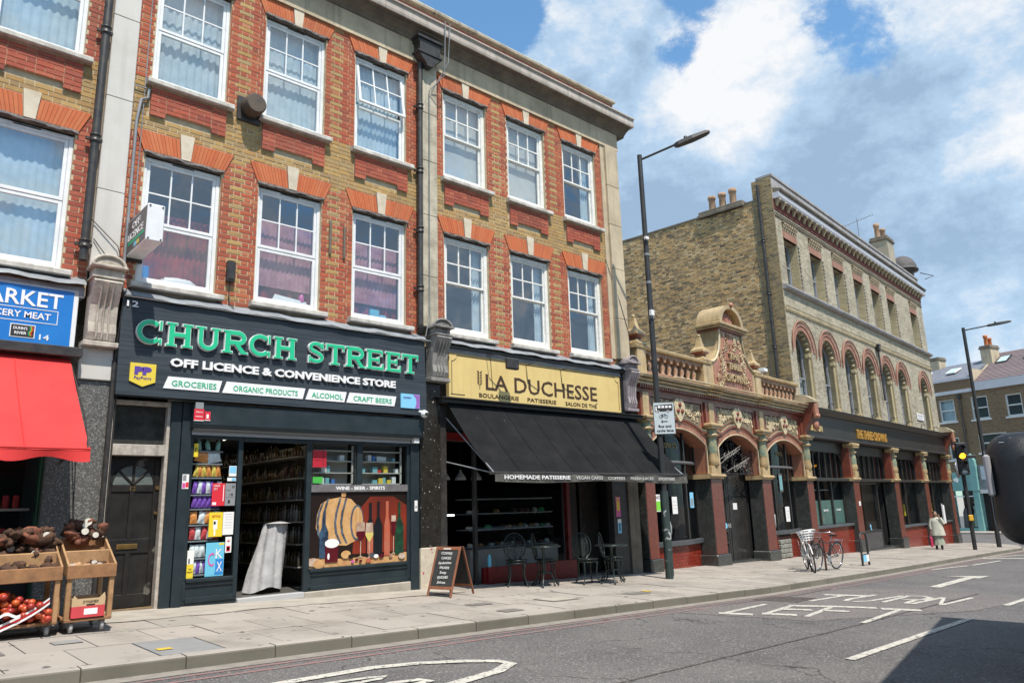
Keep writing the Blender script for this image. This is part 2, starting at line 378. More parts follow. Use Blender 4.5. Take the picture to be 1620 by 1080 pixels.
m_blind = M('roller_blind', (0.55,0.56,0.54), (0.45,0.46,0.45), sc=2, rough=0.9)
# ------------------------------------------------------------------ ground, road, pavement
m_asph = None
def asphalt(name, c, c2):
    mt, nt, N, L, P = NT(name); tc = N.new('ShaderNodeTexCoord')
    def nz(s, d=4, r=0.6):
        n = N.new('ShaderNodeTexNoise'); n.inputs['Scale'].default_value = s; n.inputs['Detail'].default_value = d; n.inputs['Roughness'].default_value = r
        L.new(tc.outputs['Object'], n.inputs['Vector']); return n.outputs['Fac']
    def mr(v, a, b, t0=0, t1=1):
        q = N.new('ShaderNodeMapRange'); q.inputs['From Min'].default_value = a; q.inputs['From Max'].default_value = b; q.inputs['To Min'].default_value = t0; q.inputs['To Max'].default_value = t1; L.new(v, q.inputs['Value']); return q.outputs[0]
    mx = N.new('ShaderNodeMixRGB'); mx.inputs[1].default_value = rgba(c); mx.inputs[2].default_value = rgba(c2); L.new(mr(nz(0.7, 8), 0.35, 0.65), mx.inputs[0])
    st = N.new('ShaderNodeMixRGB'); L.new(mx.outputs[0], st.inputs[1]); st.inputs[2].default_value = (0.34, 0.32, 0.30, 1)
    L.new(mr(nz(42, 2), 0.57, 0.68, 0, 0.75), st.inputs[0])
    dk = N.new('ShaderNodeMixRGB'); L.new(st.outputs[0], dk.inputs[1]); dk.inputs[2].default_value = (0.03, 0.03, 0.03, 1)
    L.new(mr(nz(30, 2), 0.56, 0.68, 0, 0.6), dk.inputs[0])
    vo = N.new('ShaderNodeTexVoronoi'); vo.feature = 'DISTANCE_TO_EDGE'; vo.inputs['Scale'].default_value = 0.42
    wv = N.new('ShaderNodeVectorMath'); wv.operation = 'ADD'; nn = N.new('ShaderNodeTexNoise'); nn.inputs['Scale'].default_value = 1.8; nn.inputs['Detail'].default_value = 6; L.new(tc.outputs['Object'], nn.inputs['Vector'])
    L.new(tc.outputs['Object'], wv.inputs[0]); L.new(nn.outputs['Color'], wv.inputs[1]); L.new(wv.outputs[0], vo.inputs['Vector'])
    ck = N.new('ShaderNodeMath'); ck.operation = 'MULTIPLY'; L.new(mr(vo.outputs['Distance'], 0.0, 0.008, 1, 0), ck.inputs[0]); L.new(mr(nz(0.35, 2), 0.50, 0.60), ck.inputs[1])
    cr = N.new('ShaderNodeMixRGB'); cr.inputs[2].default_value = (0.02,0.019,0.018,1); L.new(ck.outputs[0], cr.inputs[0]); L.new(dk.outputs[0], cr.inputs[1])
    ol = N.new('ShaderNodeMixRGB'); ol.blend_type = 'MULTIPLY'; ol.inputs[2].default_value = (0.62,0.60,0.60,1); L.new(mr(nz(1.6, 5, .7), 0.58, 0.72, 0, 0.8), ol.inputs[0]); L.new(cr.outputs[0], ol.inputs[1])
    L.new(ol.outputs[0], P.inputs['Base Color'])
    P.inputs['Roughness'].default_value = 0.85
    b = N.new('ShaderNodeBump'); b.inputs['Strength'].default_value = 0.6; b.inputs['Distance'].default_value = 0.006; L.new(nz(90, 2), b.inputs['Height']); L.new(b.outputs[0], P.inputs['Normal'])
    return mt
m_asph = asphalt('asphalt', (0.085,0.080,0.079), (0.125,0.118,0.114))
m_asph2 = asphalt('asphalt_patch', (0.15,0.132,0.126), (0.12,0.108,0.103))
m_asph3 = asphalt('asphalt_dark_patch', (0.045,0.035,0.03), (0.065,0.052,0.045))
m_slab = M('paving_slab', (0.34,0.305,0.265), (0.27,0.24,0.21), sc=2.0, rough=0.88, bump=0.3, bsc=120, grime=.6, isl=[(0.35,0.315,0.275),(0.30,0.27,0.235),(0.37,0.33,0.285),(0.28,0.255,0.225)], speck=((0.11,0.10,0.09),7,0.665))
m_slabg = M('grey_slab', (0.24,0.24,0.235), (0.20,0.20,0.195), sc=3, rough=0.85, bump=0.2)
m_joint = M('slab_joint', (0.09,0.08,0.06), (0.06,0.055,0.04), sc=5, rough=0.95)
m_kerb = M('kerb_granite', (0.17,0.155,0.125), (0.11,0.10,0.08), sc=4, rough=0.85, bump=0.4, bsc=150, grime=.5, isl=[(0.19,0.175,0.14),(0.15,0.14,0.11),(0.21,0.195,0.155)])
m_conc = M('concrete_fill', (0.40,0.365,0.31), (0.30,0.27,0.23), sc=3.5, rough=0.9, bump=0.5, bsc=40)
m_gut = M('gutter_dirt', (0.26,0.235,0.20), (0.19,0.17,0.15), sc=6, rough=0.9, bump=0.3)
m_line = M('road_paint', (0.54,0.52,0.45), (0.38,0.365,0.325), sc=9, rough=0.75, bump=0.2, speck=((0.15,0.145,0.14),22,0.58))
m_redl = M('faded_red_paint', (0.27,0.13,0.12), (0.17,0.135,0.128), sc=7, rough=0.85, speck=((0.17,0.16,0.155),20,0.56))

KP = [(-30,7.0),(-12,7.3),(0,7.36),(6,7.45),(13,7.55),(19.3,8.1),(25.4,8.75),(33,9.55),(37.5,9.95),(40.5,10.9),(42.3,12.6),(43.6,16),(47,33),(51,55)]
def kerb_samples(step):
    pts = []; acc = 0
    for (x0,y0),(x1,y1) in zip(KP[:-1], KP[1:]):
        d = math.hypot(x1-x0, y1-y0); n = max(1, int(round(d/step)))
        for i in range(n): t = i/n; pts.append((x0+(x1-x0)*t, y0+(y1-y0)*t))
    pts.append(KP[-1]); return pts
def normal_at(pts, i):
    a = pts[max(0,i-1)]; b = pts[min(len(pts)-1,i+1)]; dx, dy = b[0]-a[0], b[1]-a[1]; l = math.hypot(dx,dy) or 1
    return (-dy/l, dx/l)      # towards the buildings
def strip(mb, o0, o1, dz, i0=0, i1=None, step=1.0, m=0, thick=0.0, pts=None):
    pts = pts or kerb_samples(step); i1 = i1 or len(pts)-1; V = []
    for i in range(i0, i1+1):
        n = normal_at(pts, i)
        for o in (o0, o1):
            x, y = pts[i][0]+n[0]*o, pts[i][1]+n[1]*o; V.append((x, y, gz(x,y)+dz))
    k = i1-i0; mb.add(V, [(2*j, 2*j+2, 2*j+3, 2*j+1) for j in range(k)], m)
    if thick:
        W_ = [(x,y,z-thick) for x,y,z in V]; mb.add(V+W_, [(2*j, 2*j+2, 2*j+2+len(V), 2*j+len(V)) for j in range(k)], m)
def sheet(mb, xs, ys, dz, m=0):
    V = [(x,y,gz(x,y)+dz) for x in xs for y in ys]; n = len(ys)
    mb.add(V, [(i*n+j, (i+1)*n+j, (i+1)*n+j+1, i*n+j+1) for i in range(len(xs)-1) for j in range(n-1)], m)
XS = [-300,-100,-20]+list(range(-18,44,2))+[43,60,100,300,900]; YS = [-300,-60,0,2,4,6,8,10,12,40,120,500,900]
XS = sorted(set(XS))
mb = MB(); sheet(mb, XS, YS, -0.60); struct('ground', mb, m_conc)
mb = MB(); sheet(mb, [x for x in XS if -100 <= x <= 100], [-20,-10,-4,0,1,2,3,4,5,6,7,8,9,10,11,12,14,18,24,40,60], -0.12); struct('road', mb, m_asph)
# patches of newer and older surfacing
def poly_patch(name, pts, dz, mat, parent=None, kind='structure', label=None):
    mb = MB(); V = [(x,y,gz(x,y)-0.12+dz) for x,y in pts]; mb.add(V, [tuple(range(len(V)))])
    o = struct(name, mb, mat); return o
road_things = bpy.data.objects['road']; OFF['road'] = (0,0,0)
def rpart(name, mb, mat, label=None): return part(road_things, name, mb, mat, label=label)
def rpoly(mb, pts, dz):
    V = [(x,y,gz(x,y)-0.12+dz) for x,y in pts]; mb.add(V, [tuple(range(len(V)))])
mb = MB(); rpoly(mb, [(9.4,6.95),(14.6,7.35),(16.4,5.6),(15.6,4.2),(13.2,4.25),(10.1,5.3)], 0.004); rpart('worn_patch', mb, m_asph2)
mb = MB(); rpoly(mb, [(-2,4.36),(3.5,4.46),(9,4.68),(16,5.1),(16,5.05),(9,4.65),(3.5,4.43),(-2,4.34)], 0.004); rpart('sealed_joint', mb, m_asph3)
mb = MB(); rpoly(mb, [(11.75,7.2),(12.5,7.25),(12.9,6.62),(12.0,6.5)], 0.008); rpart('drain_cover', mb, m_asph3)
mb = MB(); strip(mb, -0.20, 0.01, -0.12+0.004, step=1.5); rpart('gutter', mb, m_gut)
for o0, nm in ((-0.31,'red_line'), (-0.50,'red_line')):
    mb = MB(); strip(mb, o0, o0+0.06, -0.12+0.004, 0, 44, step=1.5); rpart(nm, mb, m_redl)
def stroke(mb, pts, w, dz=0.009, m=0, w2=None):
    "flat painted stroke along points on the road; its ends are cut square"
    P_ = [Vector((x,y)) for x,y in pts]; V = []
    for i, p in enumerate(P_):
        a = P_[max(0,i-1)]; b = P_[min(len(P_)-1,i+1)]; t = (b-a).normalized(); n = Vector((-t.y, t.x)); ww = w if w2 is None else w+(w2-w)*i/(len(P_)-1)
        for s_ in (1,-1):
            q = p+n*(ww/2*s_); V.append((q.x, q.y, gz(q.x,q.y)-0.12+dz))
    mb.add(V, [(2*i, 2*i+1, 2*i+3, 2*i+2) for i in range(len(P_)-1)], m)
def road_letter(name, strokes, w=0.1):
    mb = MB()
    for k, s_ in enumerate(strokes): stroke(mb, s_[0] if isinstance(s_[0][0], tuple) else s_, s_[1] if isinstance(s_[0][0], tuple) else w, 0.009+0.0006*k)
    return rpart(name, mb, m_line)
B_ = [
 ('painted_letter', [([(11.35,6.70),(9.85,6.50)],.085),([(9.80,6.55),(10.05,6.15)],.20)]),
 ('painted_letter', [([(11.5,6.33),(10.25,6.08)],.085),([(10.24,6.12),(10.50,5.72)],.20),([(11.45,6.36),(11.9,5.85)],.20),([(10.95,6.2),(11.2,5.85)],.18)]),
 ('painted_letter', [([(11.95,5.88),(10.45,5.55)],.085),([(11.9,5.9),(12.25,5.34)],.20),([(11.3,5.72),(11.5,5.42)],.18)]),
 ('painted_letter', [([(12.3,5.02),(10.45,4.76)],.085),([(12.22,5.26),(12.5,4.78)],.22)]),
 ('painted_letter', [([(13.65,6.50),(12.35,6.46)],.085),([(13.5,6.80),(13.95,6.18)],.22)]),
 ('painted_letter', [([(14.25,6.20),(13.15,6.18),(12.85,6.10),(12.85,5.95),(13.2,5.84),(14.45,5.82)],.09)]),
 ('painted_letter', [([(14.55,5.74),(13.15,5.62)],.085),([(14.5,5.76),(14.7,5.55),(14.5,5.36),(14.05,5.33),(13.9,5.5),(13.92,5.66)],.11),([(13.95,5.40),(13.25,5.30)],.09)]),
 ('painted_letter', [([(13.3,5.22),(14.75,5.25)],.085),([(14.72,5.22),(13.55,4.88)],.055),([(13.5,4.84),(15.1,4.90)],.085)]),
]
for nm, st in B_:
    mb = MB()
    for k, (pp, w) in enumerate(st): stroke(mb, pp, w, 0.009+0.001*k)
    rpart(nm, mb, m_line)
mb = MB(); stroke(mb, [(16.7,6.07),(19.9,6.45)], .20, 0.009); rpoly(mb, [(19.85,6.95),(20.85,6.32),(19.8,6.22),(19.95,6.55)], 0.0105); rpart('painted_arrow', mb, m_line, label='white painted turn arrow on the road beyond the lettering')
for pp, w in (([(7.75,3.71),(12.1,3.99)],.10), ([(14.3,4.16),(18.6,4.42)],.10), ([(22.0,8.0),(24.6,7.95)],.10), ([(24.9,7.95),(28.2,8.15)],.10), ([(29.0,8.95),(30.6,8.0)],.3), ([(30.2,9.0),(36,8.5)],.12), ([(1.5,3.35),(4.0,3.47)],.10)):
    mb = MB(); stroke(mb, pp, w, 0.009); rpart('lane_line', mb, m_line)
mb = MB()
stroke(mb, [(-1,6.15),(1.5,6.25),(3.0,6.31),(3.9,6.38),(4.35,6.28),(4.75,6.08),(5.00,5.88),(5.02,5.72),(4.70,5.53),(4.1,5.38),(3.2,5.2),(1.5,5.0),(-1,4.9)], .13, 0.009)
rpart('painted_loop', mb, m_line)
mb = MB(); stroke(mb, [(2.2,6.02),(3.1,6.08),(3.65,6.03),(3.8,5.99),(3.7,5.93),(3.1,5.9),(2.2,5.86)], .07, 0.009); stroke(mb, [(3.2,5.62),(3.7,5.72),(3.95,5.68),(4.0,5.60),(3.6,5.50),(3.0,5.45)], .09, 0.0105); rpart('painted_loop', mb, m_line)

# kerb stones
kerb = thing('kerb', None, None, F0, (0,0,0), kind='structure')
ks = [p for p in kerb_samples(0.9)]
mbj = MB(); strip(mbj, 0.012, 0.14, -0.012, step=0.9); strip(mbj, 0.012, 0.012, -0.012, step=0.9, thick=0.3); part(kerb, 'kerb_bedding', mbj, m_joint)
far = MB()
for i in range(len(ks)-1):
    (x0,y0),(x1,y1) = ks[i], ks[i+1]
    if x0 < -9: continue
    n0 = normal_at(ks,i); n1 = normal_at(ks,i+1); dx, dy = x1-x0, y1-y0; l = math.hypot(dx,dy); g = 0.006/l
    mb = MB(); j = random.uniform(-.003,.003)
    def kp(t, o, z):
        nx = n0[0]*(1-t)+n1[0]*t; ny = n0[1]*(1-t)+n1[1]*t; x = x0+dx*t+nx*o; y = y0+dy*t+ny*o; return (x,y,gz(x,y)+z+j)
    V = []
    for t in (g, 1-g):
        for o, z in ((0,-.28),(0,-.018),(.006,-.006),(.018,0),(.15,0.001),(.15,-.28)): V.append(kp(t,o,z))
    mb.add(V, [(k, k+1, k+7, k+6) for k in (0,1)]+[(0,1,2,3,4,5),(6,7,8,9,10,11)],0); mb.add(V, [(k, k+1, k+7, k+6) for k in (2,3,4)],1)
    if x0 < 42: part(kerb, 'kerb_stone', mb, [m_kerb, m_slab])
    else: far.merge(mb)
part(kerb, 'far_kerb_stones', far, [m_kerb, m_slab], kind='stuff')

# pavement: slabs laid in courses parallel to the kerb
mb = MB()
strip(mb, 0.14, 5.2, -0.010, step=1.0); pave = struct('pavement', mb, m_joint); OFF['pavement'] = (0,0,0)
sk = kerb_samples(0.6); cum = 0
far = MB(); nslab = 0
def kpos(pts, u):
    i = int(u); t = u-i; i = min(max(i,0), len(pts)-2)
    return (pts[i][0]*(1-t)+pts[i+1][0]*t, pts[i][1]*(1-t)+pts[i+1][1]*t), normal_at(pts, i)
i_start = next(i for i,p in enumerate(sk) if p[0] > -3.2)
i_end = next(i for i,p in enumerate(sk) if p[0] > 46)
grey_at = None
for row in range(4):
    o0 = 0.155+row*0.88; o1 = o0+0.868
    for i in range(i_start, i_end):
        u0 = i+(0.5 if row % 2 else 0.0); u1 = u0+1
        (xa,ya),na = kpos(sk,u0+0.010); (xb,yb),nb = kpos(sk,u1-0.010)
        V = []; j = [random.uniform(-.003,.002) for _ in range(4)]
        base = random.uniform(-.0025,.002)
        for k,((x,y),n,o) in enumerate((((xa,ya),na,o0),((xb,yb),nb,o0),((xb,yb),nb,o1),((xa,ya),na,o1))):
            X, Y = x+n[0]*o, y+n[1]*o; V.append((X,Y,gz(X,Y)+base+j[k]))
        if xa < 40 and Vector((V[0][0],V[0][1])).length > 0:
            lim = 11.2 if xa < 13 else 11.0+(xa-13.5)*0.101+0.3
            if V[0][1] > lim: continue
        W_ = [(x,y,z-.03) for x,y,z in V]
        mb = MB(); mb.add(V+W_, [(0,1,2,3),(0,4,5,1),(1,5,6,2),(2,6,7,3),(3,7,4,0)])
        if xa < 36 and nslab < 295:
            nslab += 1
            isg = (row == 0 and 2.35 < xa < 2.7)
            part(pave, 'paving_slab', mb, m_slabg if isg else m_slab)
        else: far.merge(mb)
part(pave, 'far_paving_slabs', far, m_slab, kind='stuff')
def ppoly(pts, dz, name, mat):
    mb = MB(); V = [(x,y,gz(x,y)+dz) for x,y in pts]; mb.add(V, [tuple(range(len(V)))])
    return part(pave, name, mb, mat)
rnd = random.Random(3)
ed = [(1.0+0.35*i, 10.05+rnd.uniform(-.06,.06)+(0.12 if i > 8 else 0)) for i in range(21)]
ppoly([(1.0,11.05)]+ed+[(8.1,11.05)], 0.006, 'cement_strip', m_conc)
m_cover = M('access_cover', (0.20,0.18,0.16), (0.13,0.12,0.11), sc=20, rough=0.7, bump=0.4)
m_yp = M('yellow_paint', (0.62,0.42,0.03), (0.5,0.34,0.05), sc=30, rough=0.8)
def pcover(name, x, y, w, d, mat, rot=0.05):
    c_, s_ = math.cos(rot), math.sin(rot); P_ = [(x+a*c_-b*s_, y+a*s_+b*c_) for a,b in ((-w/2,-d/2),(w/2,-d/2),(w/2,d/2),(-w/2,d/2))]
    return ppoly(P_, 0.007, name, mat)
pcover('access_cover', 8.45, 8.52, .62, .45, m_cover); pcover('cover_plate', 8.45, 8.52, .54, .37, m_conc).location.z += 0.003
pcover('access_cover', 7.1, 8.75, .40, .22, m_cover); pcover('access_cover', 7.0, 7.95, .36, .22, m_cover); pcover('access_cover', 10.1, 8.3, .5, .25, m_cover)
pcover('access_cover', 1.9, 8.85, .26, .2, m_slabg); pcover('paint_mark', 2.52, 7.86, .14, .10, m_yp); pcover('paint_mark', 10.5, 8.42, .12, .18, m_yp)
pcover('access_cover', 1.2, 8.5, .25, .2, m_cover)

# ------------------------------------------------------------------ brickwork helpers
def wall_cells(mb, x0, x1, z0, z1, holes, y0, y1, m=0):
    xs = sorted(set([x0,x1]+[min(max(v,x0),x1) for h in holes for v in (h[0],h[1])]))
    for a,b in zip(xs[:-1], xs[1:]):
        if b-a < 1e-6: continue
        hs = sorted([(h[2],h[3]) for h in holes if h[0] < (a+b)/2 < h[1]]); z = z0
        for p,q in hs:
            if p > z: mb.box(a, y0, z, b, y1, p, m)
            z = max(z, q)
        if z < z1: mb.box(a, y0, z, b, y1, z1, m)
def brick_list(x0, x1, z0, z1, holes, cls, arcs=(), course=0.075, st=0.225, seed=1, joint=0.012):
    rnd = random.Random(seed); out = []; hd = st/2; k = 0; z = z0
    while z+course*0.6 < z1:
        zt = min(z+course, z1); zm = (z+zt)/2
        ex = [(h[0],h[1]) for h in holes if h[2] < zt-0.02 and h[3] > z+0.02]
        for (xc,zc,r) in arcs:
            if zm > zc and zm-zc < r: w = math.sqrt(r*r-(zm-zc)**2); ex.append((xc-w, xc+w))
        ex.sort(); free = []; c = x0
        for a,b in ex:
            if a > c: free.append((c, min(a,x1)))
            c = max(c, b)
        if c < x1: free.append((c, x1))
        for a,b in free:
            if b-a < 0.03: continue
            # Flemish bond: header and stretcher in turn, every other course shifted
            per = st+hd; ph = (k % 2)*(per/2)+0.0; i0 = math.floor((a-x0-ph)/per)-1; x = x0+ph+i0*per; t = 0
            while x < b:
                w = st if t % 2 == 0 else hd; p, q = max(x,a), min(x+w,b)
                if q-p > 0.028: out.append((p, q-joint, z, zt-joint, cls((p+q)/2, zm, k), abs((q-p)-w) < 1e-4))
                x += w; t += 1
        k += 1; z += course
    return out
def unit_brick(w, h, d, e=0.004):
    "one brick with softened front edges: 5 faces and 4 chamfers"
    mb = MB(); V = [(0,d,0),(w,d,0),(w,d,h),(0,d,h),(0,e,0),(w,e,0),(w,e,h),(0,e,h),(e,0,e),(w-e,0,e),(w-e,0,h-e),(e,0,h-e)]
    mb.add(V, [(8,9,10,11),(4,5,9,8),(5,6,10,9),(6,7,11,10),(7,4,8,11),(0,1,5,4),(1,2,6,5),(2,3,7,6),(3,0,4,7)]); return mb
def lay_bricks(par, fr, bl, mats, y=0.0, proud=0.0055, single=0, seed=5, sign=-1, simple=False, name='bricks_beyond'):
    "bricks stand proud of the mortar face at y; the nearest `single` whole bricks are objects of their own"
    rnd = random.Random(seed); whole = [b for b in bl if b[5]]; pick = set()
    if single:
        campos = Vector((0,0,1.2))
        whole.sort(key=lambda b: (fr.w(b[0], y, b[2])-campos).length); pick = set(id(b) for b in whole[:single])
    cache = {}; mb = MB()
    for b in bl:
        p,q,z,zt,c,_ = b; pr = proud+rnd.uniform(-.0015,.0025); w = q-p; h = zt-z
        if id(b) in pick:
            key = (round(w,3), c)
            if key not in cache: cache[key] = unit_brick(w,h,proud+0.005).mesh('brick', mats[c])
            share(par, 'brick', cache[key], (p, y-pr, z), (rnd.uniform(-.004,.004), rnd.uniform(-.006,.006), 0))
        else:
            y0 = y-pr; V = [(p,y0,z),(q,y0,z),(q,y0,zt),(p,y0,zt),(p,y+.003,z),(q,y+.003,z),(q,y+.003,zt),(p,y+.003,zt)]
            mb.add(V, [(0,1,2,3),(0,4,5,1),(1,5,6,2),(2,6,7,3),(3,7,4,0)], c)
    part(par, name, mb, mats, kind='stuff')
# ------------------------------------------------------------------ the brick parade: windows, arches, aprons
def sheet_curtain(x0, x1, z0, z1, y, amp=0.025, waves=9, seed=0, n=60, hem=0.0):
    rnd = random.Random(seed); ph = rnd.uniform(0,6)
    mb = MB()
    def fn(u, v):
        x = x0+(x1-x0)*u; sag = hem*(0.5+0.5*math.cos(u*6.28*2+ph)) if hem else 0
        return (x, y+amp*math.sin(u*waves*6.28+ph+0.6*math.sin(v*2+u*7))*(1-0.3*v), z0+sag*(1-v)+(z1-z0)*v)
    mb.grid(fn, n, 6); return mb
def window(par, x0, x1, z0, z1, mid, style='upvc', bars=True, content='net', yf=0.06, top_open=False, seed=0, low_open=0.0):
    fw = 0.055 if style == 'upvc' else 0.085; mt = m_upvc if style == 'upvc' else m_white; gm = m_glass if style == 'upvc' else m_glass_old
    mb = MB()
    for (a,b,c,d) in ((x0,x0+fw,z0,z1),(x1-fw,x1,z0,z1)): mb.cbox(a,yf,c,b,yf+.09,d,.006)
    mb.cbox(x0+fw,yf+.001,z1-fw,x1-fw,yf+.09,z1-.001,.005); mb.cbox(x0+fw,yf+.001,z0+.001,x1-fw,yf+.09,z0+fw,.005)
    w = part(par, 'window', mb, mt)
    a, b, c, d = x0+fw, x1-fw, z0+fw, z1-fw
    sf = 0.05 if style == 'upvc' else 0.042
    def sash(nm, c0, d0, y, rail_b=None, with_bars=False, tilt=0):
        s_ = MB(); rb = rail_b or sf
        s_.cbox(a+.002,y,c0,a+sf,y+.045,d0,.005); s_.cbox(b-sf,y,c0,b-.002,y+.045,d0,.005)
        s_.cbox(a+sf,y+.001,d0-sf,b-sf,y+.044,d0-.001,.005); s_.cbox(a+sf,y+.001,c0+.001,b-sf,y+.044,c0+rb,.005)
        o = part(w, nm, s_, mt); bw = 0.011 if style == 'upvc' else 0.014
        g = MB(); g.add([(a+sf,y+.022,c0+rb),(b-sf,y+.022,c0+rb),(b-sf,y+.022,d0-sf),(a+sf,y+.022,d0-sf)],[(0,1,2,3)])
        p = part(w, 'pane', g, gm); bo = None
        if with_bars:
            br = MB()
            for k in (1,2): x = a+sf+(b-a-2*sf)*k/3; br.box(x-bw,y+.008,c0+rb,x+bw,y+.034,d0-sf)
            zz = (c0+rb+d0-sf)/2; br.box(a+sf,y+.0095,zz-bw,b-sf,y+.0325,zz+bw); bo = part(w, 'glazing_bars', br, mt)
        if tilt:
            for q in (o,p,bo):
                if q:
                    piv = Vector((0, y, d0))-Vector(OFF[par.name]); M_ = Matrix.Translation(piv) @ Matrix.Rotation(-tilt,4,'X') @ Matrix.Translation(-piv)
                    q.matrix_basis = M_
        return o
    yt = yf+.012 if style == 'upvc' else yf+.02; yl = yf+.02 if style == 'upvc' else yf+.055
    sash('upper_sash', mid+.002, d, yt, with_bars=bars, tilt=R(9) if top_open else 0)
    sash('lower_sash', c+low_open, mid+.03+low_open if style != 'upvc' else mid, yl, rail_b=0.05 if style=='upvc' else .075)
    if style == 'upvc':
        t = MB(); xm = (x0+x1)/2; t.box(xm-.16, yf-.004, z1-.028, xm+.16, yf+.002, z1-.012); part(w, 'trickle_vent', t, m_dark)
    # what shows behind the glass
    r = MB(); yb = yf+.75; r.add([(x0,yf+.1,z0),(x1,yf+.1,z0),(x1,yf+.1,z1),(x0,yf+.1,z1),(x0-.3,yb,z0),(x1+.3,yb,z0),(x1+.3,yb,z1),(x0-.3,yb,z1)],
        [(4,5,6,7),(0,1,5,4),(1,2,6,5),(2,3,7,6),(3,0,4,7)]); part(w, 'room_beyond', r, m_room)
    yc = yf+.15
    if content == 'net':
        part(w, 'net_curtain', sheet_curtain(a,b,c,d+.03,yc,.008+.003*(seed%3),9+seed%5,seed,hem=.0), m_net)
        s2 = sheet_curtain(a,b,c+.15+.09*(seed%4),d,yc+.05,.010,4,seed+9,hem=.18+.05*(seed%3)); part(w, 'net_swag', s2, m_net)
    elif content == 'red':
        part(w, 'curtain', sheet_curtain(a,b,c,mid+.25,yc+.04,.018,12,seed), m_redcurt)
    elif content == 'pink':
        part(w, 'net_curtain', sheet_curtain(a,b,c+.28,mid+.55,yc,.010,13,seed), m_pinknet)
        part(w, 'curtain', sheet_curtain(a,b,c,c+.42,yc+.06,.03,5,seed+3), m_redcurt)
    elif content == 'blind':
        part(w, 'roller_blind', sheet_curtain(a,b,c+.03,d,yc,.004,2,seed), m_blind)
    elif content == 'part_blind':
        part(w, 'curtain', sheet_curtain(b-.28,b,c,d,yc,.02,4,seed), m_net)
    elif content == 'slit':
        part(w, 'curtain', sheet_curtain(b-.22,b,c,d,yc,.02,3,seed), m_net); 
    return w
def drip(par, x0, x1, z, seed=0):
    rnd = random.Random(seed); mb = MB(); n = 26; V = []
    for i in range(n+1):
        t = i/n; x = x0-.03+(x1-x0+.06)*t; sag = .012*math.sin(t*19+seed)+rnd.uniform(-.007,.007)
        V += [(x,-.035,z+.03+sag*.3),(x,-.045+rnd.uniform(-.01,.01),z-.012+sag),(x,.06,z-.005)]
    mb.add(V, [(3*i+k,3*i+3+k,3*i+4+k,3*i+1+k) for i in range(n) for k in (0,1)], 0)
    mb.box(x0-.01,.0,z-.01,x1+.01,.06,z+.05,0)
    return part(par, 'drip_strip', mb, m_dpc)
def flat_arch(par, x0, x1, zb, zt, mats):
    xc = (x0+x1)/2; hb = (x1-x0)/2+.035; ht = hb+.13; mb = MB(); n = 11
    kb, kt = .068, .105
    for s_ in (-1,1):
        for i in range(n):
            t0, t1 = i/n, (i+1)/n; g = .004
            b0 = kb+(hb-kb)*t0+g; b1 = kb+(hb-kb)*t1; a0 = kt+(ht-kt)*t0+g; a1 = kt+(ht-kt)*t1
            y = -.022-random.uniform(0,.004)
            q = [(xc+s_*b0,zb),(xc+s_*b1,zb),(xc+s_*a1,zt),(xc+s_*a0,zt)]
            if s_ < 0: q = q[::-1]
            mb.prism(q, y, .05, 'y')
    part(par, 'brick_arch', mb, mats, kind='stuff')
    k = MB(); k.prism([(xc-kb,zb-.01),(xc+kb,zb-.01),(xc+kt,zt+.085),(xc-kt,zt+.085)], -.045, .05, 'y'); part(par, 'keystone', k, m_key)
m_apback = M('apron_ground',(0.52,0.34,0.22),(0.40,0.25,0.16),sc=9,rough=.9)
def apron(par, x0, x1, zt, zb, mat):
    mb = MB(); f = .15; y = -.05
    poly = [(x0,zt),(x0,zb),(x0+f,zb),(x0+f+.035,zb+.045),(x0+f+.09,zb+.085),(x1-f-.09,zb+.085),(x1-f-.035,zb+.045),(x1-f,zb),(x1,zb),(x1,zt)]
    mb.prism(poly, -.040, .05, 'y', 1)
    # courses of the apron
    z = zb; k = 0
    while z < zt-.03:
        h = min(.075, zt-z)-.010; x = x0-(.11 if k%2 else 0); t = 0
        while x < x1:
            w = .225 if t % 2 == 0 else .1125; p, q = max(x,x0), min(x+w-.01,x1)
            lo = z
            if p > x0+f-.02 and q < x1-f+.02: lo = max(z, zb+.088)
            if q-p > .03 and z+h-lo > .02: mb.box(p, -.048-random.uniform(0,.004), lo, q, -.03, z+h, 0)
            x += w; t += 1
        z += .075; k += 1
    part(par, 'brick_apron', mb, [mat, m_apback], kind='stuff')
def sill(par, x0, x1, zt, th=.085, out=.13, mat=None):
    mb = MB(); mb.prism([(-out,zt-th+.01),(-out+.012,zt-th),(.06,zt-th),(.06,zt+.012),(-out+.01,zt-.006),(-out,zt-.02)], x0, x1, 'x')
    part(par, 'window_sill', mb, mat or m_sill)
def moulding(mb, prof, x0, x1, m=0):
    mb.prism(prof, x0, x1, 'x', m)

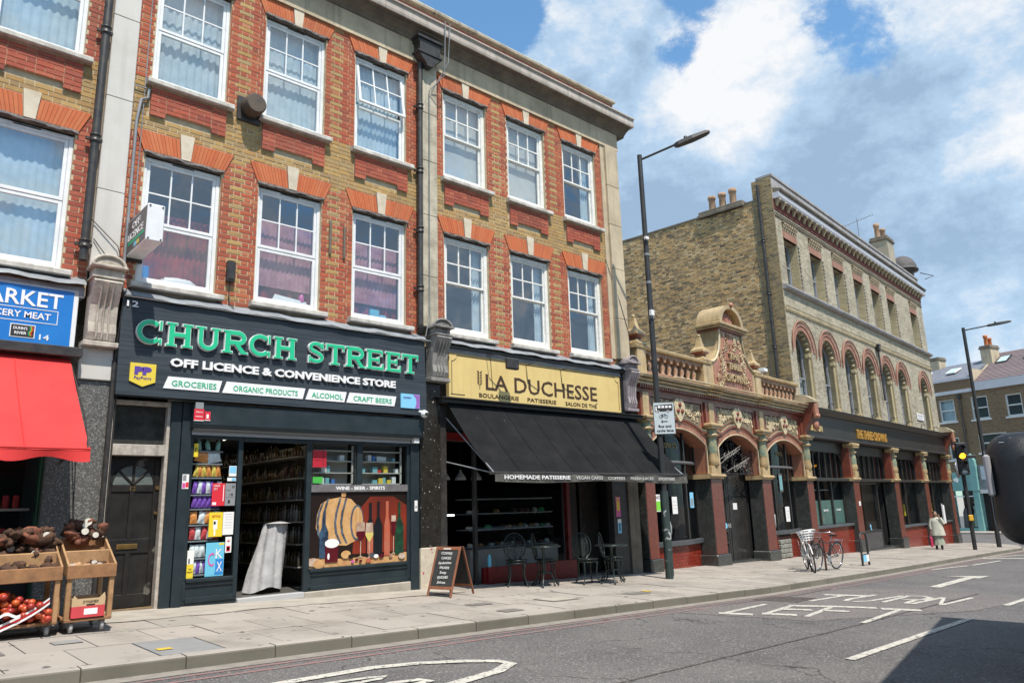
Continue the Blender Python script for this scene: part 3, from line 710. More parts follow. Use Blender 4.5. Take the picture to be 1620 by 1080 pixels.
def cls_front(wins, zlow):
    def f(x, z, k):
        for (a,b) in wins:
            if a-.36 < x < b+.36:
                d = a-x if x < a else (x-b if x > b else 0)
                if 4.3 < z < 6.72 or 7.62 < z < 9.9:
                    return 0 if d < (.225 if k % 2 else .31) else 1
        return 1
    return f
WZ1 = (4.48, 6.42); WZ2 = (7.64, 9.53)
def parade(name, label, x0, x1, wins, fx, singles, seed, cornice_end=False, low_red=None):
    b = thing(name, label, 'building', F1, (x0, 0, g1(x0)))
    holes = [(a,c,WZ1[0],WZ1[1]+.06) for a,c in wins]+[(a,c,WZ2[0],WZ2[1]+.05) for a,c in wins]
    mb = MB(); wall_cells(mb, x0, x1, 4.15, 9.9, holes, 0.0, 0.30); part(b, 'wall', mb, m_mort)
    bx = [h for h in holes]
    for a,c in wins: bx += [(a-.02,c+.02,6.43,6.80),(a-.02,c+.02,9.5,9.86),(a,c,7.06,7.62),(a-.03,c+.03,4.3,4.5)]
    cl = cls_front(wins, 0)
    bl = brick_list(x0, x1, 4.35, 9.9, bx, cl, seed=seed)
    # small triangles beside the splayed arches
    lay_bricks(b, F1, bl, [m_red if seed != 3 else m_red2, m_yel], single=singles, seed=seed)
    for i,(a,c) in enumerate(wins):
        for z0,z1 in (WZ1,WZ2):
            flat_arch(b, a, c, z1+.07 if z0 < 5 else 9.57, 6.80 if z0 < 5 else 9.87, m_rub); drip(b, a, c, z1+.035, seed*7+i)
            sill(b, a-.08, c+.10, z0-.02, mat=m_sill)
        apron(b, a, c, WZ2[0]-.105, 7.06, m_red2)
    # entablature, parapet
    e = MB(); moulding(e, [(-.06,9.88),(-.06,9.99),(-.045,10.0),(-.045,10.32),(.3,10.32),(.3,9.88)], x0, fx); part(b, 'frieze', e, m_stone)
    e = MB(); moulding(e, [(-.045,10.321),(-.075,10.34),(-.085,10.37),(-.17,10.44),(-.24,10.47),(-.25,10.50),(-.33,10.505),(-.33,10.51),(.3,10.51),(.3,10.321)], x0, fx+(.26 if cornice_end else 0)); part(b, 'bed_mould', e, m_soot)
    # cornice in lengths with open joints
    n = max(1, round((fx-x0)/1.25)); xe = fx+(.33 if cornice_end else 0); st = (xe-x0)/n
    for k in range(n):
        e = MB(); moulding(e, [(-.36,10.512),(-.37,10.56),(-.36,10.70),(-.40,10.72),(-.40,10.75),(-.05,10.80),(.3,10.80),(.3,10.512)], x0+k*st+.004, x0+(k+1)*st-.004); part(b, 'cornice_stone', e, m_cornice)
    e = MB(); e.box(x0, .02, 10.80, fx, .30, 11.22); part(b, 'parapet', e, m_mortd)
    bl = brick_list(x0, fx, 10.81, 11.22, [], lambda x,z,k: 0, seed=seed+40); lay_bricks(b, F1, bl, [m_red2], y=0.02, seed=seed+9, name='parapet_bricks')
    e = MB(); moulding(e, [(-.05,11.221),(-.06,11.27),(-.03,11.31),(.36,11.33),(.36,11.221)], x0, fx+.03); part(b, 'coping', e, m_stoneb)
    # body behind, flank and roof
    e = MB(); e.box(x0+.01, 1.0, 4.0, fx-.01, 9.0, 10.8); part(b, 'rear_body', e, m_mortd)
    e = MB(); e.box(x0+.01,.3,10.4,fx-.01,8.9,10.9)
    part(b, 'flat_roof', e, m_lead)
    return b
def pilaster(par, x0, x1, z0, z1, mat, y=-.10, joint=1.15):
    k = 0; z = z0
    while z < z1-.02:
        zt = min(z1, z+joint*(.85+.3*((k*37) % 10)/10)); mb = MB(); mb.cbox(x0, y, z+.003, x1, .05, zt-.003, .008); part(par, 'pilaster_stone', mb, mat); z = zt; k += 1

W12 = [(2.79,3.91),(4.51,5.63),(6.23,7.35)]
W10 = [(8.23,9.36),(9.95,11.08),(11.67,12.80)]
W14 = [(-.96,.16),(.76,1.88)]
b12 = parade('brick_building', 'brick terrace with six white plastic windows above the dark grey convenience store', 2.54, 8.01, W12, 8.01, 300, 1)
b10 = parade('brick_building', 'end brick terrace with six white sash windows above the cream bakery sign', 8.01, 13.57, W10, 13.66, 300, 2, cornice_end=True)
b14 = parade('brick_building', 'brick terrace cut by the left edge, above the blue market sign and red awning', -2.2, 2.19, W14, 2.54, 300, 3)
for (a,c),ct,s_ in zip(W12, ('red','pink','pink'), (1,2,3)): window(b12, a, c, *WZ1, 5.40, content=ct, seed=s_)
for i,(a,c) in enumerate(W12): window(b12, a, c, *WZ2, 8.56, content='net', seed=5+i, top_open=(i == 2))
for (a,c),ct,s_ in zip(W10, ('slit','slit','slit'), (11,12,13)): window(b10, a, c, *WZ1, 5.49, style='sash', content=ct, seed=s_)
for i,((a,c),ct) in enumerate(zip(W10, ('part_blind','blind','part_blind'))): window(b10, a, c, *WZ2, 8.60, style='sash', content=ct if i != 0 else 'blind', seed=15+i, low_open=.0)
for i,(a,c) in enumerate(W14):
    window(b14, a, c, *WZ1, 5.46, bars=False, content='net', seed=20+i); window(b14, a, c, *WZ2, 8.60, bars=False, content='net', seed=24+i)
pilaster(b12, 2.19, 2.54, 4.55, 9.88, m_grey_paint, joint=1.35)
pilaster(b12, 7.67, 8.01, 4.5, 9.88, m_stoneb)
pilaster(b10, 13.13, 13.57, 4.5, 9.88, m_stone)
e = MB(); e.box(13.0,-.03,4.5,13.13,.05,9.88); part(b10, 'pilaster_return', e, m_stone)
e = MB(); e.box(13.57,.0,3.2,13.66,9.0,10.8); part(b10, 'flank_wall', e, m_stoneb)
# lead and ledge above the shop signs
for par,x0,x1,z in ((b12,2.62,7.66,4.22),(b10,8.05,13.25,4.24),(b14,-2.2,2.16,4.26)):
    mb = MB(); n = 40
    def lf(u,v,x0=x0,x1=x1,z=z):
        x = x0+(x1-x0)*u; wv = .010*math.sin(u*33)+.007*math.sin(u*71+1)
        return (x, [-.20,-.17,.0][int(v*2+.01)], [z-.01,z+.03,z+.13][int(v*2+.01)]+wv)
    mb.grid(lf, n, 2); mb.box(x0,-.12,z-.16,x1,.05,z-.02); part(par, 'lead_flashing', mb, m_lead)
# consoles at the ends of the shop fronts
def console(par, xc, z0, z1, w, mat, y=-.10):
    mb = MB(); h = z1-z0
    prof = [(y+.0,z0),(y-.10,z0+.02),(y-.13,z0+.10*h),(y-.10,z0+.22*h),(y-.12,z0+.42*h),(y-.22,z0+.60*h),(y-.26,z0+.68*h),(y-.22,z0+.72*h),(0,z0+.72*h),(0,z0)]
    mb.prism(prof, xc-w/2+.03, xc+w/2-.03, 'x', smooth=False)
    for dx in (-.07,.0,.07):
        pts = [(xc+dx,p[0]-.012,p[1]) for p in prof[1:7]]; mb.tube(pts, .013, 6)
    mb.cbox(xc-w/2,y-.25,z0+.72*h,xc+w/2,0,z0+.745*h,.006); mb.cbox(xc-w/2+.03,y-.20,z0+.745*h,xc+w/2-.03,0,z0+.85*h,.01)
    mb.cbox(xc-w/2-.02,y-.28,z0+.85*h,xc+w/2+.02,0,z0+.88*h,.008)
    seg = [(xc+(w/2)*math.cos(a), z0+.88*h+(.12*h)*math.sin(a)) for a in [math.pi*i/10 for i in range(11)]]
    mb.prism(seg, y-.20, 0, 'y'); 
    mb.tube([(p[0],y-.21,p[1]+.004) for p in seg], .022, 6)
    mb.cbox(xc-w/2-.015,y-.13,z0-.07,xc+w/2+.015,0,z0-.0,.008)
    return part(par, 'console_bracket', mb, mat)
m_cons = M('console_stone', (0.52,0.47,0.40), (0.36,0.32,0.27), sc=6, rough=0.85, bump=0.5, bsc=30, streak=.5)
m_consb = M('console_grey', (0.30,0.29,0.27), (0.19,0.18,0.17), sc=6, rough=0.85, bump=0.5, bsc=30, streak=.7)
m_consc = M('console_mauve', (0.36,0.32,0.33), (0.24,0.21,0.22), sc=6, rough=0.85, bump=0.4, streak=.5)
console(b12, 2.385, 3.52, 4.68, .40, m_cons); console(b12, 7.96, 3.55, 4.62, .40, m_consb); console(b10, 13.42, 3.35, 4.55, .36, m_consc)
mb = MB(); mb.cbox(2.17,-.10,3.02,2.58,0,3.45,.01); part(b12, 'painted_block', mb, m_grey_paint)
m_gran = M('speckled_granite', (0.075,0.075,0.073), (0.12,0.12,0.115), sc=30, rough=0.45, speck=((0.24,0.235,0.22),60,0.56))
m_gran2 = M('black_granite', (0.018,0.016,0.014), (0.03,0.028,0.024), sc=9, rough=0.25, speck=((0.55,0.52,0.45),22,0.70))
mb = MB(); mb.cbox(1.93,-.06,g1(2.3),2.60,.15,3.015,.01); part(b14, 'granite_pier', mb, m_gran)
mb = MB(); mb.box(7.62,-.06,.58,8.06,.15,3.48); part(b12, 'granite_pier', mb, m_gran2)
m_torn = M('torn_poster_wall', (0.58,0.52,0.40), (0.46,0.40,0.32), sc=8, rough=0.9, bump=0.6, bsc=25, speck=((0.42,0.02,0.06),11,0.62))
mb = MB(); mb.cbox(7.62,-.07,g1(7.8)-.02,8.06,.15,.58,.01); part(b12, 'plinth', mb, m_torn)
mb = MB(); mb.box(12.75,-.02,g1(13)-.05,13.25,.15,3.2); part(b10, 'dark_pier', mb, m_iron)
mb = MB(); mb.box(13.25,-.05,g1(13)-.05,13.60,.15,3.35); part(b10, 'end_pier', mb, m_soot)
# downpipes with joints, hopper
def downpipe(name, label, fr, x, y, z0, z1, r=.05, joints=(), hopper=None, foot=None, cat='drainpipe'):
    t = thing(name, label, cat, fr, (x,y,z0)); mb = MB()
    pts = [(x,y,z1),(x,y,z0)]
    if foot: pts += foot
    mb.tube(pts, r, 10); part(t, 'pipe', mb, m_iron)
    for z in joints:
        mb = MB(); mb.lathe([(r,z-.055),(r+.018,z-.05),(r+.018,z-.03),(r+.008,z-.02),(r+.008,z+.03),(r+.02,z+.04),(r+.02,z+.055),(r,z+.06)], (x,y,0), 12); mb.box(x-.11,y+.02,z-.02,x+.11,y+.06,z+.02); part(t, 'collar', mb, m_iron)
    if hopper:
        hx, hz, s = hopper; mb = MB(); HB = MB()
        mb.prism([(-.28,.36),(-.28,.27),(-.24,.25),(-.24,.05),(-.27,.02),(-.10,-.16),(-.07,-.22),(.07,-.22),(.10,-.16),(.27,.02),(.24,.05),(.24,.25),(.28,.27),(.28,.36)], -.16, .12, 'y')
        mb.box(-.31,-.20,.33,.31,.12,.38); mb.box(-.29,-.18,.02,.29,.12,.06); mb.v = [(hx+p[0]*s,y+p[1]*s,hz+p[2]*s) for p in mb.v]; part(t, 'hopper', mb, m_iron)
    return t
downpipe('drainpipe', 'black cast iron drainpipe with a big hopper head between the two brick terraces', F1, 7.60, -.10, 4.55, 9.85, .052, (5.2,6.35,7.55,8.9), hopper=(7.74,9.98,1), foot=[(7.60,-.12,4.45),(7.66,-.05,4.38)])
downpipe('drainpipe', 'black drainpipe left of the pale pilaster beside the market windows', F1, 2.10, -.12, 4.62, 12.0, .055, (4.85,6.4,8.1,9.6))
mb = MB(); mb.tube([(2.62,-.05,4.3),(2.62,-.05,6.9),(2.66,-.05,7.25),(2.75,-.05,7.30),(2.75,-.05,7.45)], .022, 8); mb.tube([(2.70,-.03,5.2),(2.70,-.03,9.8)], .008, 5); mb.tube([(2.55,-.04,7.45),(2.80,-.04,7.45)], .01, 5)
solo('waste_pipe', 'thin grey pipe climbing beside the pale pilaster behind the off licence box', 'pipe', F1, (2.62,0,4.3), mb, m_lead)
mb = MB(); mb.tube([(8.0,-.42,10.8),(7.99,-.40,9.6),(7.80,-.13,9.3),(7.79,-.12,4.7)], .010, 5); mb.tube([(8.12,-.42,10.8),(8.08,-.40,9.9),(7.86,-.12,9.3)], .010, 5); mb.tube([(7.79,-.12,4.7),(7.7,-.12,4.3),(7.4,-.14,4.28)], .008, 5)
solo('cable', 'thin aerial cables hanging from the cornice down the weathered pilaster', 'cable', F1, (7.8,0,4.3), mb, m_lead)
mb = MB(); mb.tube([(12.98,-.02,6.9),(13.3,-.11,5.9),(13.55,-.11,5.2),(13.6,-.1,4.6)], .007, 5); solo('cable', 'thin cable running down the beige end pilaster', 'cable', F1, (13.3,0,4.6), mb, m_iron)
mb = MB()
for pts in ([(2.2,-.12,4.95),(2.35,-.14,4.75),(2.5,-.15,4.55)],[(2.12,-.12,5.25),(2.5,-.14,4.9),(2.66,-.2,4.35),(2.62,-.2,4.2)],[(2.62,-.2,4.2),(2.6,-.15,3.6),(2.58,-.12,3.2),(2.6,-.1,2.2)]): mb.tube(pts, .007, 5)
solo('cable', 'loose wires looped over the pale console above the granite pier', 'cable', F1, (2.4,0,4.2), mb, m_iron)
mb = MB(); mb.tube([(2.60,-.10,g1(2.6)),(2.60,-.10,3.3)], .035, 8); mb.tube([(2.66,-.08,1.2),(2.66,-.08,3.2)], .012, 6)
solo('conduit', 'dark conduit pipe running down between granite pier and black front door', 'pipe', F1, (2.6,0,.05), mb, m_iron)
# things fixed on the walls
t = thing('extractor_vent', 'round black extractor vent on a square plate between the top left windows', 'vent', F1, (4.28,0,7.65))
mb = MB(); mb.cbox(4.08,-.05,7.44,4.47,.02,7.86,.01); part(t, 'back_plate', mb, m_iron)
mb = MB(); mb.lathe([(.15,-.30),(.17,-.28),(.17,-.05),(.15,-.04)], (4.29,0,7.68), 20, axis='y'); part(t, 'cowl', mb, M('rusty_cowl',(0.10,0.07,0.045),(0.05,0.045,0.04),sc=5,rough=.7))
t = thing('alarm_siren', 'small black box with a dangling cable between the first floor windows', 'alarm box', F1, (4.12,0,4.7))
mb = MB(); mb.cbox(4.05,-.09,4.70,4.18,0,5.04,.02); mb.cbox(4.065,-.10,4.74,4.165,-.09,5.0,.004); part(t, 'housing', mb, m_iron)
mb = MB(); mb.tube([(4.12,-.03,4.7),(4.11,-.03,4.5),(4.13,-.04,4.35),(4.14,-.18,4.26)], .008, 5); part(t, 'cable', mb, m_iron)
for i,(x,l) in enumerate(((5.79,'left of the two weathered battens between first floor windows'),(6.06,'right of the two weathered battens between first floor windows'))):
    mb = MB(); mb.cbox(x-.02,-.04,5.50-.02*i,x+.02,0,6.12-.06*i,.004); solo('batten', l, 'batten', F1, (x,0,5.5), mb, m_soot, group='wall battens')
# projecting box sign OFF LICENCE
# ------------------------------------------------------------------ lettering
def text_mb(s, h, depth=0.004, bold=0.0, sx=1.0, align='CENTER', space=1.0, res=2, shear=0.0):
    cu = bpy.data.curves.new('lettering', 'FONT'); cu.body = s; cu.size = h/0.73; cu.extrude = depth/2; cu.offset = bold; cu.resolution_u = res
    cu.align_x = align; cu.space_character = space; cu.shear = shear
    o = bpy.data.objects.new('lettering', cu); COL.objects.link(o); bpy.context.view_layer.update()
    dg = bpy.context.evaluated_depsgraph_get(); me = bpy.data.meshes.new_from_object(o.evaluated_get(dg))
    mb = MB(); mb.add([(v.co.x*sx, v.co.y, v.co.z) for v in me.vertices], [tuple(p.vertices) for p in me.polygons])
    bpy.data.objects.remove(o); bpy.data.curves.remove(cu); bpy.data.meshes.remove(me); return mb
def put_text(dst, s, x, y, z, h, depth=.004, bold=0.0, width=None, align='CENTER', m=0, space=1.0, tilt=0.0, roll=0.0, shear=0.0, mat4=None):
    "lettering on an upright face that looks towards -y; x is the anchor, z the base line"
    t = text_mb(s, h, depth, bold, align=align, space=space, shear=shear)
    xs = [v[0] for v in t.v]
    if not xs: return dst
    if width:
        k = width/(max(xs)-min(xs)); xs0 = min(xs) if align == 'LEFT' else (max(xs)+min(xs))/2
        t.v = [((v[0]-xs0)*k, v[1], v[2]) for v in t.v]
    M_ = Matrix.Translation((x,y,z)) @ (mat4 or Matrix.Identity(4)) @ Matrix.Rotation(-roll,4,'Y') @ Matrix.Rotation(R(90)-tilt,4,'X')
    return dst.merge(t, M_, m)
m_signdark = M('sign_charcoal_wood', (0.022,0.030,0.038), (0.050,0.062,0.075), sc=3, rough=0.5, spec=.3)
for _n in m_signdark.node_tree.nodes:
    if _n.type == 'TEX_NOISE':
        _mp = m_signdark.node_tree.nodes.new('ShaderNodeMapping'); _mp.inputs['Scale'].default_value = (0.35,1,14); _tc = m_signdark.node_tree.nodes.new('ShaderNodeTexCoord'); m_signdark.node_tree.links.new(_tc.outputs['Object'],_mp.inputs[0]); m_signdark.node_tree.links.new(_mp.outputs[0],_n.inputs['Vector'])
m_teal = M('shopfront_dark_paint', (0.014,0.024,0.029), (0.022,0.033,0.039), sc=4, rough=0.45, spec=.35)
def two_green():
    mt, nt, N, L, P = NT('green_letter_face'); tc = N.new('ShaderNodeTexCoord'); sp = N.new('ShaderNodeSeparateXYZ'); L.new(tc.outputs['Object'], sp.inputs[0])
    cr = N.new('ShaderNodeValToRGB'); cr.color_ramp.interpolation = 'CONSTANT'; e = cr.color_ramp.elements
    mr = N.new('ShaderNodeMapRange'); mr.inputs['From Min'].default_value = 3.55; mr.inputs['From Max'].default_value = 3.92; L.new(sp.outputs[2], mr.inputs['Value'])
    e[0].color = (0.02,0.50,0.25,1); e[1].position = .30; e[1].color = (0.006,0.22,0.10,1); q = e.new(.62); q.color = (0.025,0.55,0.28,1)  # darker middle band painted in for reflections on the glossy letters
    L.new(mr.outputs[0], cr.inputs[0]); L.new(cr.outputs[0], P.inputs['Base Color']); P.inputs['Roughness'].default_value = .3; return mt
m_green = two_green(); m_wl = M('white_letter', (0.80,0.80,0.80), rough=0.4); m_blackprint = M('black_print', (0.02,0.02,0.02), rough=0.6)
m_greenprint = M('green_print', (0.03,0.42,0.22), rough=0.5)

# serif capitals drawn as strokes: unit cell 1 wide, 1 high
def arc(cx_, cz_, rx, rz, a0, a1, n=14): return [(cx_+rx*math.cos(R(a0+(a1-a0)*i/n)), cz_+rz*math.sin(R(a0+(a1-a0)*i/n))) for i in range(n+1)]
T_ = .15
GLY = {
 'C': [('s',arc(.52,.5,.40,.42,48,318),T_),('b',.86,.62,.94,1.0),('b',.86,0,.94,.25)],
 'H': [('b',.10,0,.29,1),('b',.71,0,.90,1),('b',.29,.43,.71,.59),('b',0,0,.39,.07),('b',.61,0,1,.07),('b',0,.93,.39,1),('b',.61,.93,1,1)],
 'U': [('s',[(.20,1),(.20,.42)]+arc(.50,.40,.30,.32,180,360)+[(.80,.42),(.80,1)],T_),('b',0,.93,.40,1),('b',.62,.93,1,1)],
 'R': [('b',.10,0,.29,1),('s',[(.25,.925),(.58,.925)]+arc(.60,.70,.24,.225,90,-90)+[(.25,.475)],.15),('q',[(.45,.45),(.62,.45),(.97,0),(.74,0)]),('b',0,0,.39,.07),('b',0,.93,.3,1),('b',.70,0,1,.07)],
 'S': [('s',[(.86,.80)]+arc(.50,.74,.33,.19,30,180)+arc(.50,.74,.33,.20,180,250,6)+arc(.50,.27,.34,.21,70,0,6)+arc(.50,.27,.34,.20,0,-160),.155),('b',.84,.66,.91,1.0),('b',.09,0,.16,.32)],
 'T': [('b',.405,0,.595,1),('b',.02,.87,.98,1),('b',.02,.70,.09,.87),('b',.91,.70,.98,.87),('b',.27,0,.73,.07)],
 'E': [('b',.10,0,.29,1),('b',.2,.87,.90,1),('b',.2,.44,.72,.56),('b',.2,0,.95,.13),('b',0,0,.2,.07),('b',0,.93,.2,1),('b',.84,.72,.90,.87),('b',.88,.13,.95,.30),('b',.66,.36,.72,.64)],
}
def glyph(ch, x0, x1, z0, z1, y, depth, grow=0.0):
    mb = MB(); w = x1-x0; h = z1-z0; k = 0
    for g in GLY[ch]:
        yy = y-k*0.0006; k += 1
        if g[0] == 'b': mb.box(x0+g[1]*w-grow, yy, z0+g[2]*h-grow, x0+g[3]*w+grow, y+depth, z0+g[4]*h+grow)
        elif g[0] == 'q':
            q = [(x0+a*w, z0+b*h) for a,b in g[1]]; c = (sum(p[0] for p in q)/4, sum(p[1] for p in q)/4)
            q = [(p[0]+(grow*1.4 if p[0] > c[0] else -grow*1.4), p[1]+(grow if p[1] > c[1] else -grow)) for p in q]; mb.prism(q, yy, y+depth, 'y')
        else:
            P_ = [Vector((x0+a*w, z0+b*h)) for a,b in g[1]]; L_ = []; R_ = []; tw = g[2]*w/2*1.05+grow
            for i,p in enumerate(P_):
                a = P_[max(0,i-1)]; b = P_[min(len(P_)-1,i+1)]; t = (b-a).normalized(); n = Vector((-t.y,t.x)); L_.append(p+n*tw); R_.append(p-n*tw)
            n = len(P_); V = [(p.x,yy,p.y) for p in L_]+[(p.x,yy,p.y) for p in R_]+[(p.x,y+depth,p.y) for p in L_]+[(p.x,y+depth,p.y) for p in R_]
            Fs = []
            for i in range(n-1): Fs += [(i,i+1,n+i+1,n+i),(i,2*n+i,2*n+i+1,i+1),(n+i,n+i+1,3*n+i+1,3*n+i)]
            Fs += [(0,n,3*n,2*n),(n-1,3*n-1,4*n-1,2*n-1)]; mb.add(V, Fs)
    return mb

# ------------------------------------------------------------------ shop sign: CHURCH STREET
sg = thing('shop_sign', 'long charcoal shop sign reading Church Street in green serif letters', 'shop sign', F1, (2.62,-.12,2.84))
mb = MB(); mb.prism([(-.20,2.84),(-.14,4.20),(.0,4.20),(.0,2.84)], 2.62, 7.66, 'x'); part(sg, 'sign_board', mb, m_signdark)
mb = MB(); mb.tube([(2.62,-.17,4.215),(8.0,-.17,4.215)], .018, 8); part(sg, 'top_rail', mb, M('steel_rail',(0.55,0.56,0.58),rough=.3,metal=.8))
yb = -.185
for ch, a, b in (('C',2.80,3.16),('H',3.20,3.56),('U',3.60,3.96),('R',3.99,4.37),('C',4.38,4.74),('H',4.78,5.15),('S',5.34,5.64),('T',5.66,6.00),('R',6.02,6.39),('E',6.41,6.76),('E',6.79,7.11),('T',7.12,7.47)):
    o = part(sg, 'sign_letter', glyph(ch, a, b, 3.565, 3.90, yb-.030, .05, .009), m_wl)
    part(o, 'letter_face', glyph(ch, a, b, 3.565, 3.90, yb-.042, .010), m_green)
mb = MB(); put_text(mb, 'OFF LICENCE & CONVENIENCE STORE', 5.14, yb-.02, 3.285, .115, .03, .006, width=3.72); part(sg, 'lettering', mb, m_wl)
mb = MB(); put_text(mb, '12', 2.75, -.16, 4.07, .085, .006, .002, width=.15); part(sg, 'house_number', mb, m_wl)
for s_, a, b in (('GROCERIES',3.24,4.02),('ORGANIC PRODUCTS',4.06,5.33),('ALCOHOL',5.37,6.06),('CRAFT BEERS',6.09,7.02)):
    mb = MB(); mb.prism([(a-.03,2.965),(b-.04,2.965),(b,3.135),(a+.03,3.135)], yb-.02, -.17, 'y', 0); o = part(sg, 'label_plate', mb, m_wl)
    mb = MB(); put_text(mb, s_, (a+b)/2, yb-.023, 3.005, .085, .004, .0012, width=(b-a)*.80); part(o, 'lettering', mb, m_greenprint)
m_yelp = M('yellow_badge', (0.72,0.55,0.06), rough=.4); m_purp = M('purple_print', (0.10,0.05,0.32), rough=.5); m_lblue = M('light_blue_print', (0.22,0.55,0.78), rough=.5)
mb = MB(); mb.prism([(2.77,3.03),(2.94,2.96),(3.10,3.03),(3.10,3.28),(2.77,3.28)], -.215, -.17, 'y'); o = part(sg, 'badge', mb, m_yelp)
mb = MB(); put_text(mb, 'PP', 2.935, -.218, 3.13, .10, .004, .010, width=.22); part(o, 'badge_initials', mb, m_purp); mb = MB(); put_text(mb, 'PayPoint', 2.935, -.218, 3.06, .042, .004, .0, width=.22); part(o, 'lettering', mb, m_purp)
mb = MB(); mb.box(7.11,-.215,2.95,7.50,-.18,3.20); o = part(sg, 'card_sign', mb, m_lblue)
mb = MB(); mb.prism([(7.40,2.955),(7.495,2.955),(7.495,3.195),(7.36,3.195),(7.42,3.13),(7.43,3.05)], -.218, -.2, 'y'); part(o, 'purple_corner', mb, M('violet_print',(0.30,0.12,0.42),rough=.5))
mb = MB(); put_text(mb, 'oyster', 7.24, -.218, 3.12, .04, .003, 0, width=.17); part(o, 'lettering', mb, m_purp)

# ------------------------------------------------------------------ box sign
bs = thing('box_sign', 'projecting white light box reading Off Licence beside the first floor window', 'sign', F1, (2.73,-.02,4.8))
mb = MB(); mb.cbox(2.64,-.92,4.80,2.86,-.02,5.32,.012); part(bs, 'box', mb, m_upvc)
m_drk = M('dark_panel', (0.10,0.09,0.09), (0.14,0.12,0.12), sc=4, rough=.4)
mb = MB(); mb.box(2.632,-.90,4.83,2.640,-.05,5.29); fp = part(bs, 'face_panel', mb, m_drk)
Mx = Matrix.Rotation(R(-90),4,'Z')
mb = MB(); put_text(mb, 'OFF', 2.630, -.45, 5.13, .10, .004, .003, width=.36, mat4=Mx); put_text(mb, 'LICENCE', 2.630, -.45, 4.99, .10, .004, .002, width=.70, mat4=Mx); part(fp, 'lettering', mb, m_wl)
mb = MB(); mb.box(2.629,-.85,4.92,2.633,-.12,4.965); part(fp, 'green_stripe', mb, m_greenprint)
mb = MB(); mb.box(2.629,-.52,4.835,2.633,-.42,4.90,0); mb.box(2.629,-.64,4.835,2.633,-.55,4.90,1); part(fp, 'small_logos', mb, [m_lblue, m_yelp])
for x in (2.67,2.83):
    for z in (4.83,5.29):
        mb = MB(); mb.lathe([(.012,-.93),(.012,-.91)], (x,0,z), 8, axis='y'); part(bs, 'bolt', mb, m_iron)
mb = MB(); mb.tube([(2.75,-.05,5.3),(2.75,.02,5.6)], .012, 6); mb.box(2.66,-.03,4.75,2.86,.02,5.4); part(bs, 'bracket', mb, m_iron)

# ------------------------------------------------------------------ shop front number 12
def fbox(par, nm, x0, x1, z0, z1, y0=-.02, y1=.08, mat=m_teal, c=.006):
    mb = MB(); mb.cbox(x0,y0,z0,x1,y1,z1,c); return part(par, nm, mb, mat)
gl0 = lambda x: g1(x)-.01
# party door 12
m_doorp = M('worn_black_paint', (0.011,0.010,0.010), (0.022,0.020,0.018), sc=5, rough=.5, spec=.3, bump=.2, speck=((0.13,0.12,0.105),4.5,0.68))
m_brass = M('dull_brass', (0.32,0.20,0.07), (0.2,0.13,0.05), sc=12, rough=.4, metal=.8)
m_oldw = M('old_white_wood', (0.50,0.46,0.40), (0.33,0.29,0.25), sc=14, rough=.8, bump=.4, streak=.6)
for a,b,c,d in ((2.62,2.68,gl0(2.6),2.80),(3.36,3.405,gl0(3.4),2.80),(2.68,3.36,2.05,2.20),(2.68,3.36,2.74,2.80)): fbox(b12,'door_frame',a,b,c,d,.0,.14,m_oldw)
mb = MB(); mb.box(2.66,.16,gl0(3)-.02,3.38,.20,2.06); dr = part(b12, 'front_door', mb, m_doorp)
def dbar(x0,x1,z0,z1,y=.142): mb = MB(); mb.cbox(x0,y,z0,x1,.165,z1,.006); part(dr,'door_rail',mb,m_doorp)
dbar(2.685,2.76,.06,2.04); dbar(3.285,3.355,.06,2.04); dbar(2.985,3.055,.06,1.60); dbar(2.76,3.285,.07,.24,.143); dbar(2.76,3.285,.76,.95,.143); dbar(2.76,3.285,1.57,1.66,.143)
seg = [(3.02+.27*math.cos(a),1.665+.27*math.sin(a)) for a in [math.pi*i/16 for i in range(17)]]
mb = MB(); mb.prism(seg, .150, .158, 'y'); part(dr,'fanlight',mb,M('dusty_glass',(0.10,0.12,0.12),(0.16,0.18,0.17),sc=9,rough=.15))
mb = MB(); mb.tube([(p[0],.15,p[1]) for p in seg], .016, 6)
for a in (45,90,135): mb.box(-.008,-.01,0,.008,.01,.01) if False else mb.tube([(3.02,.148,1.67),(3.02+.27*math.cos(R(a)),.148,1.665+.27*math.sin(R(a)))], .018, 5)
part(dr,'fanlight_bars',mb,m_doorp)
mb = MB(); mb.cbox(2.87,.128,.82,3.13,.15,.885,.004); mb.box(2.90,.124,.845,3.10,.13,.862); part(dr,'letterbox',mb,m_brass)
mb = MB(); put_text(mb,'12',3.02,.138,1.585,.06,.006,.002,width=.075); part(dr,'door_number',mb,m_brass)
mb = MB(); mb.lathe([(.025,.125),(.03,.14),(.03,.15)], (3.33,0,1.62), 12, axis='y'); mb.lathe([(.02,.11),(.012,.13),(.03,.15)], (3.33,0,1.28), 10, axis='y'); part(dr,'door_lock',mb,m_brass)
mb = MB(); mb.box(2.66,.10,gl0(3)-.02,3.38,.20,.06) ; part(b12,'door_step',mb,M('wooden_threshold',(0.32,0.22,0.12),(0.2,0.14,0.08),sc=9,rough=.8))
mb = MB(); mb.box(2.68,.10,2.20,3.36,.115,2.74); part(b12,'transom_light',mb,M('dirty_dark_glass',(0.02,0.022,0.022),(0.05,0.055,0.05),sc=5,rough=.12))
mb = MB(); mb.box(2.60,.18,2.75,3.4,.3,3.5); mb.box(2.6,.2,0,2.66,.5,2.8); part(b12,'door_recess',mb,m_dark)
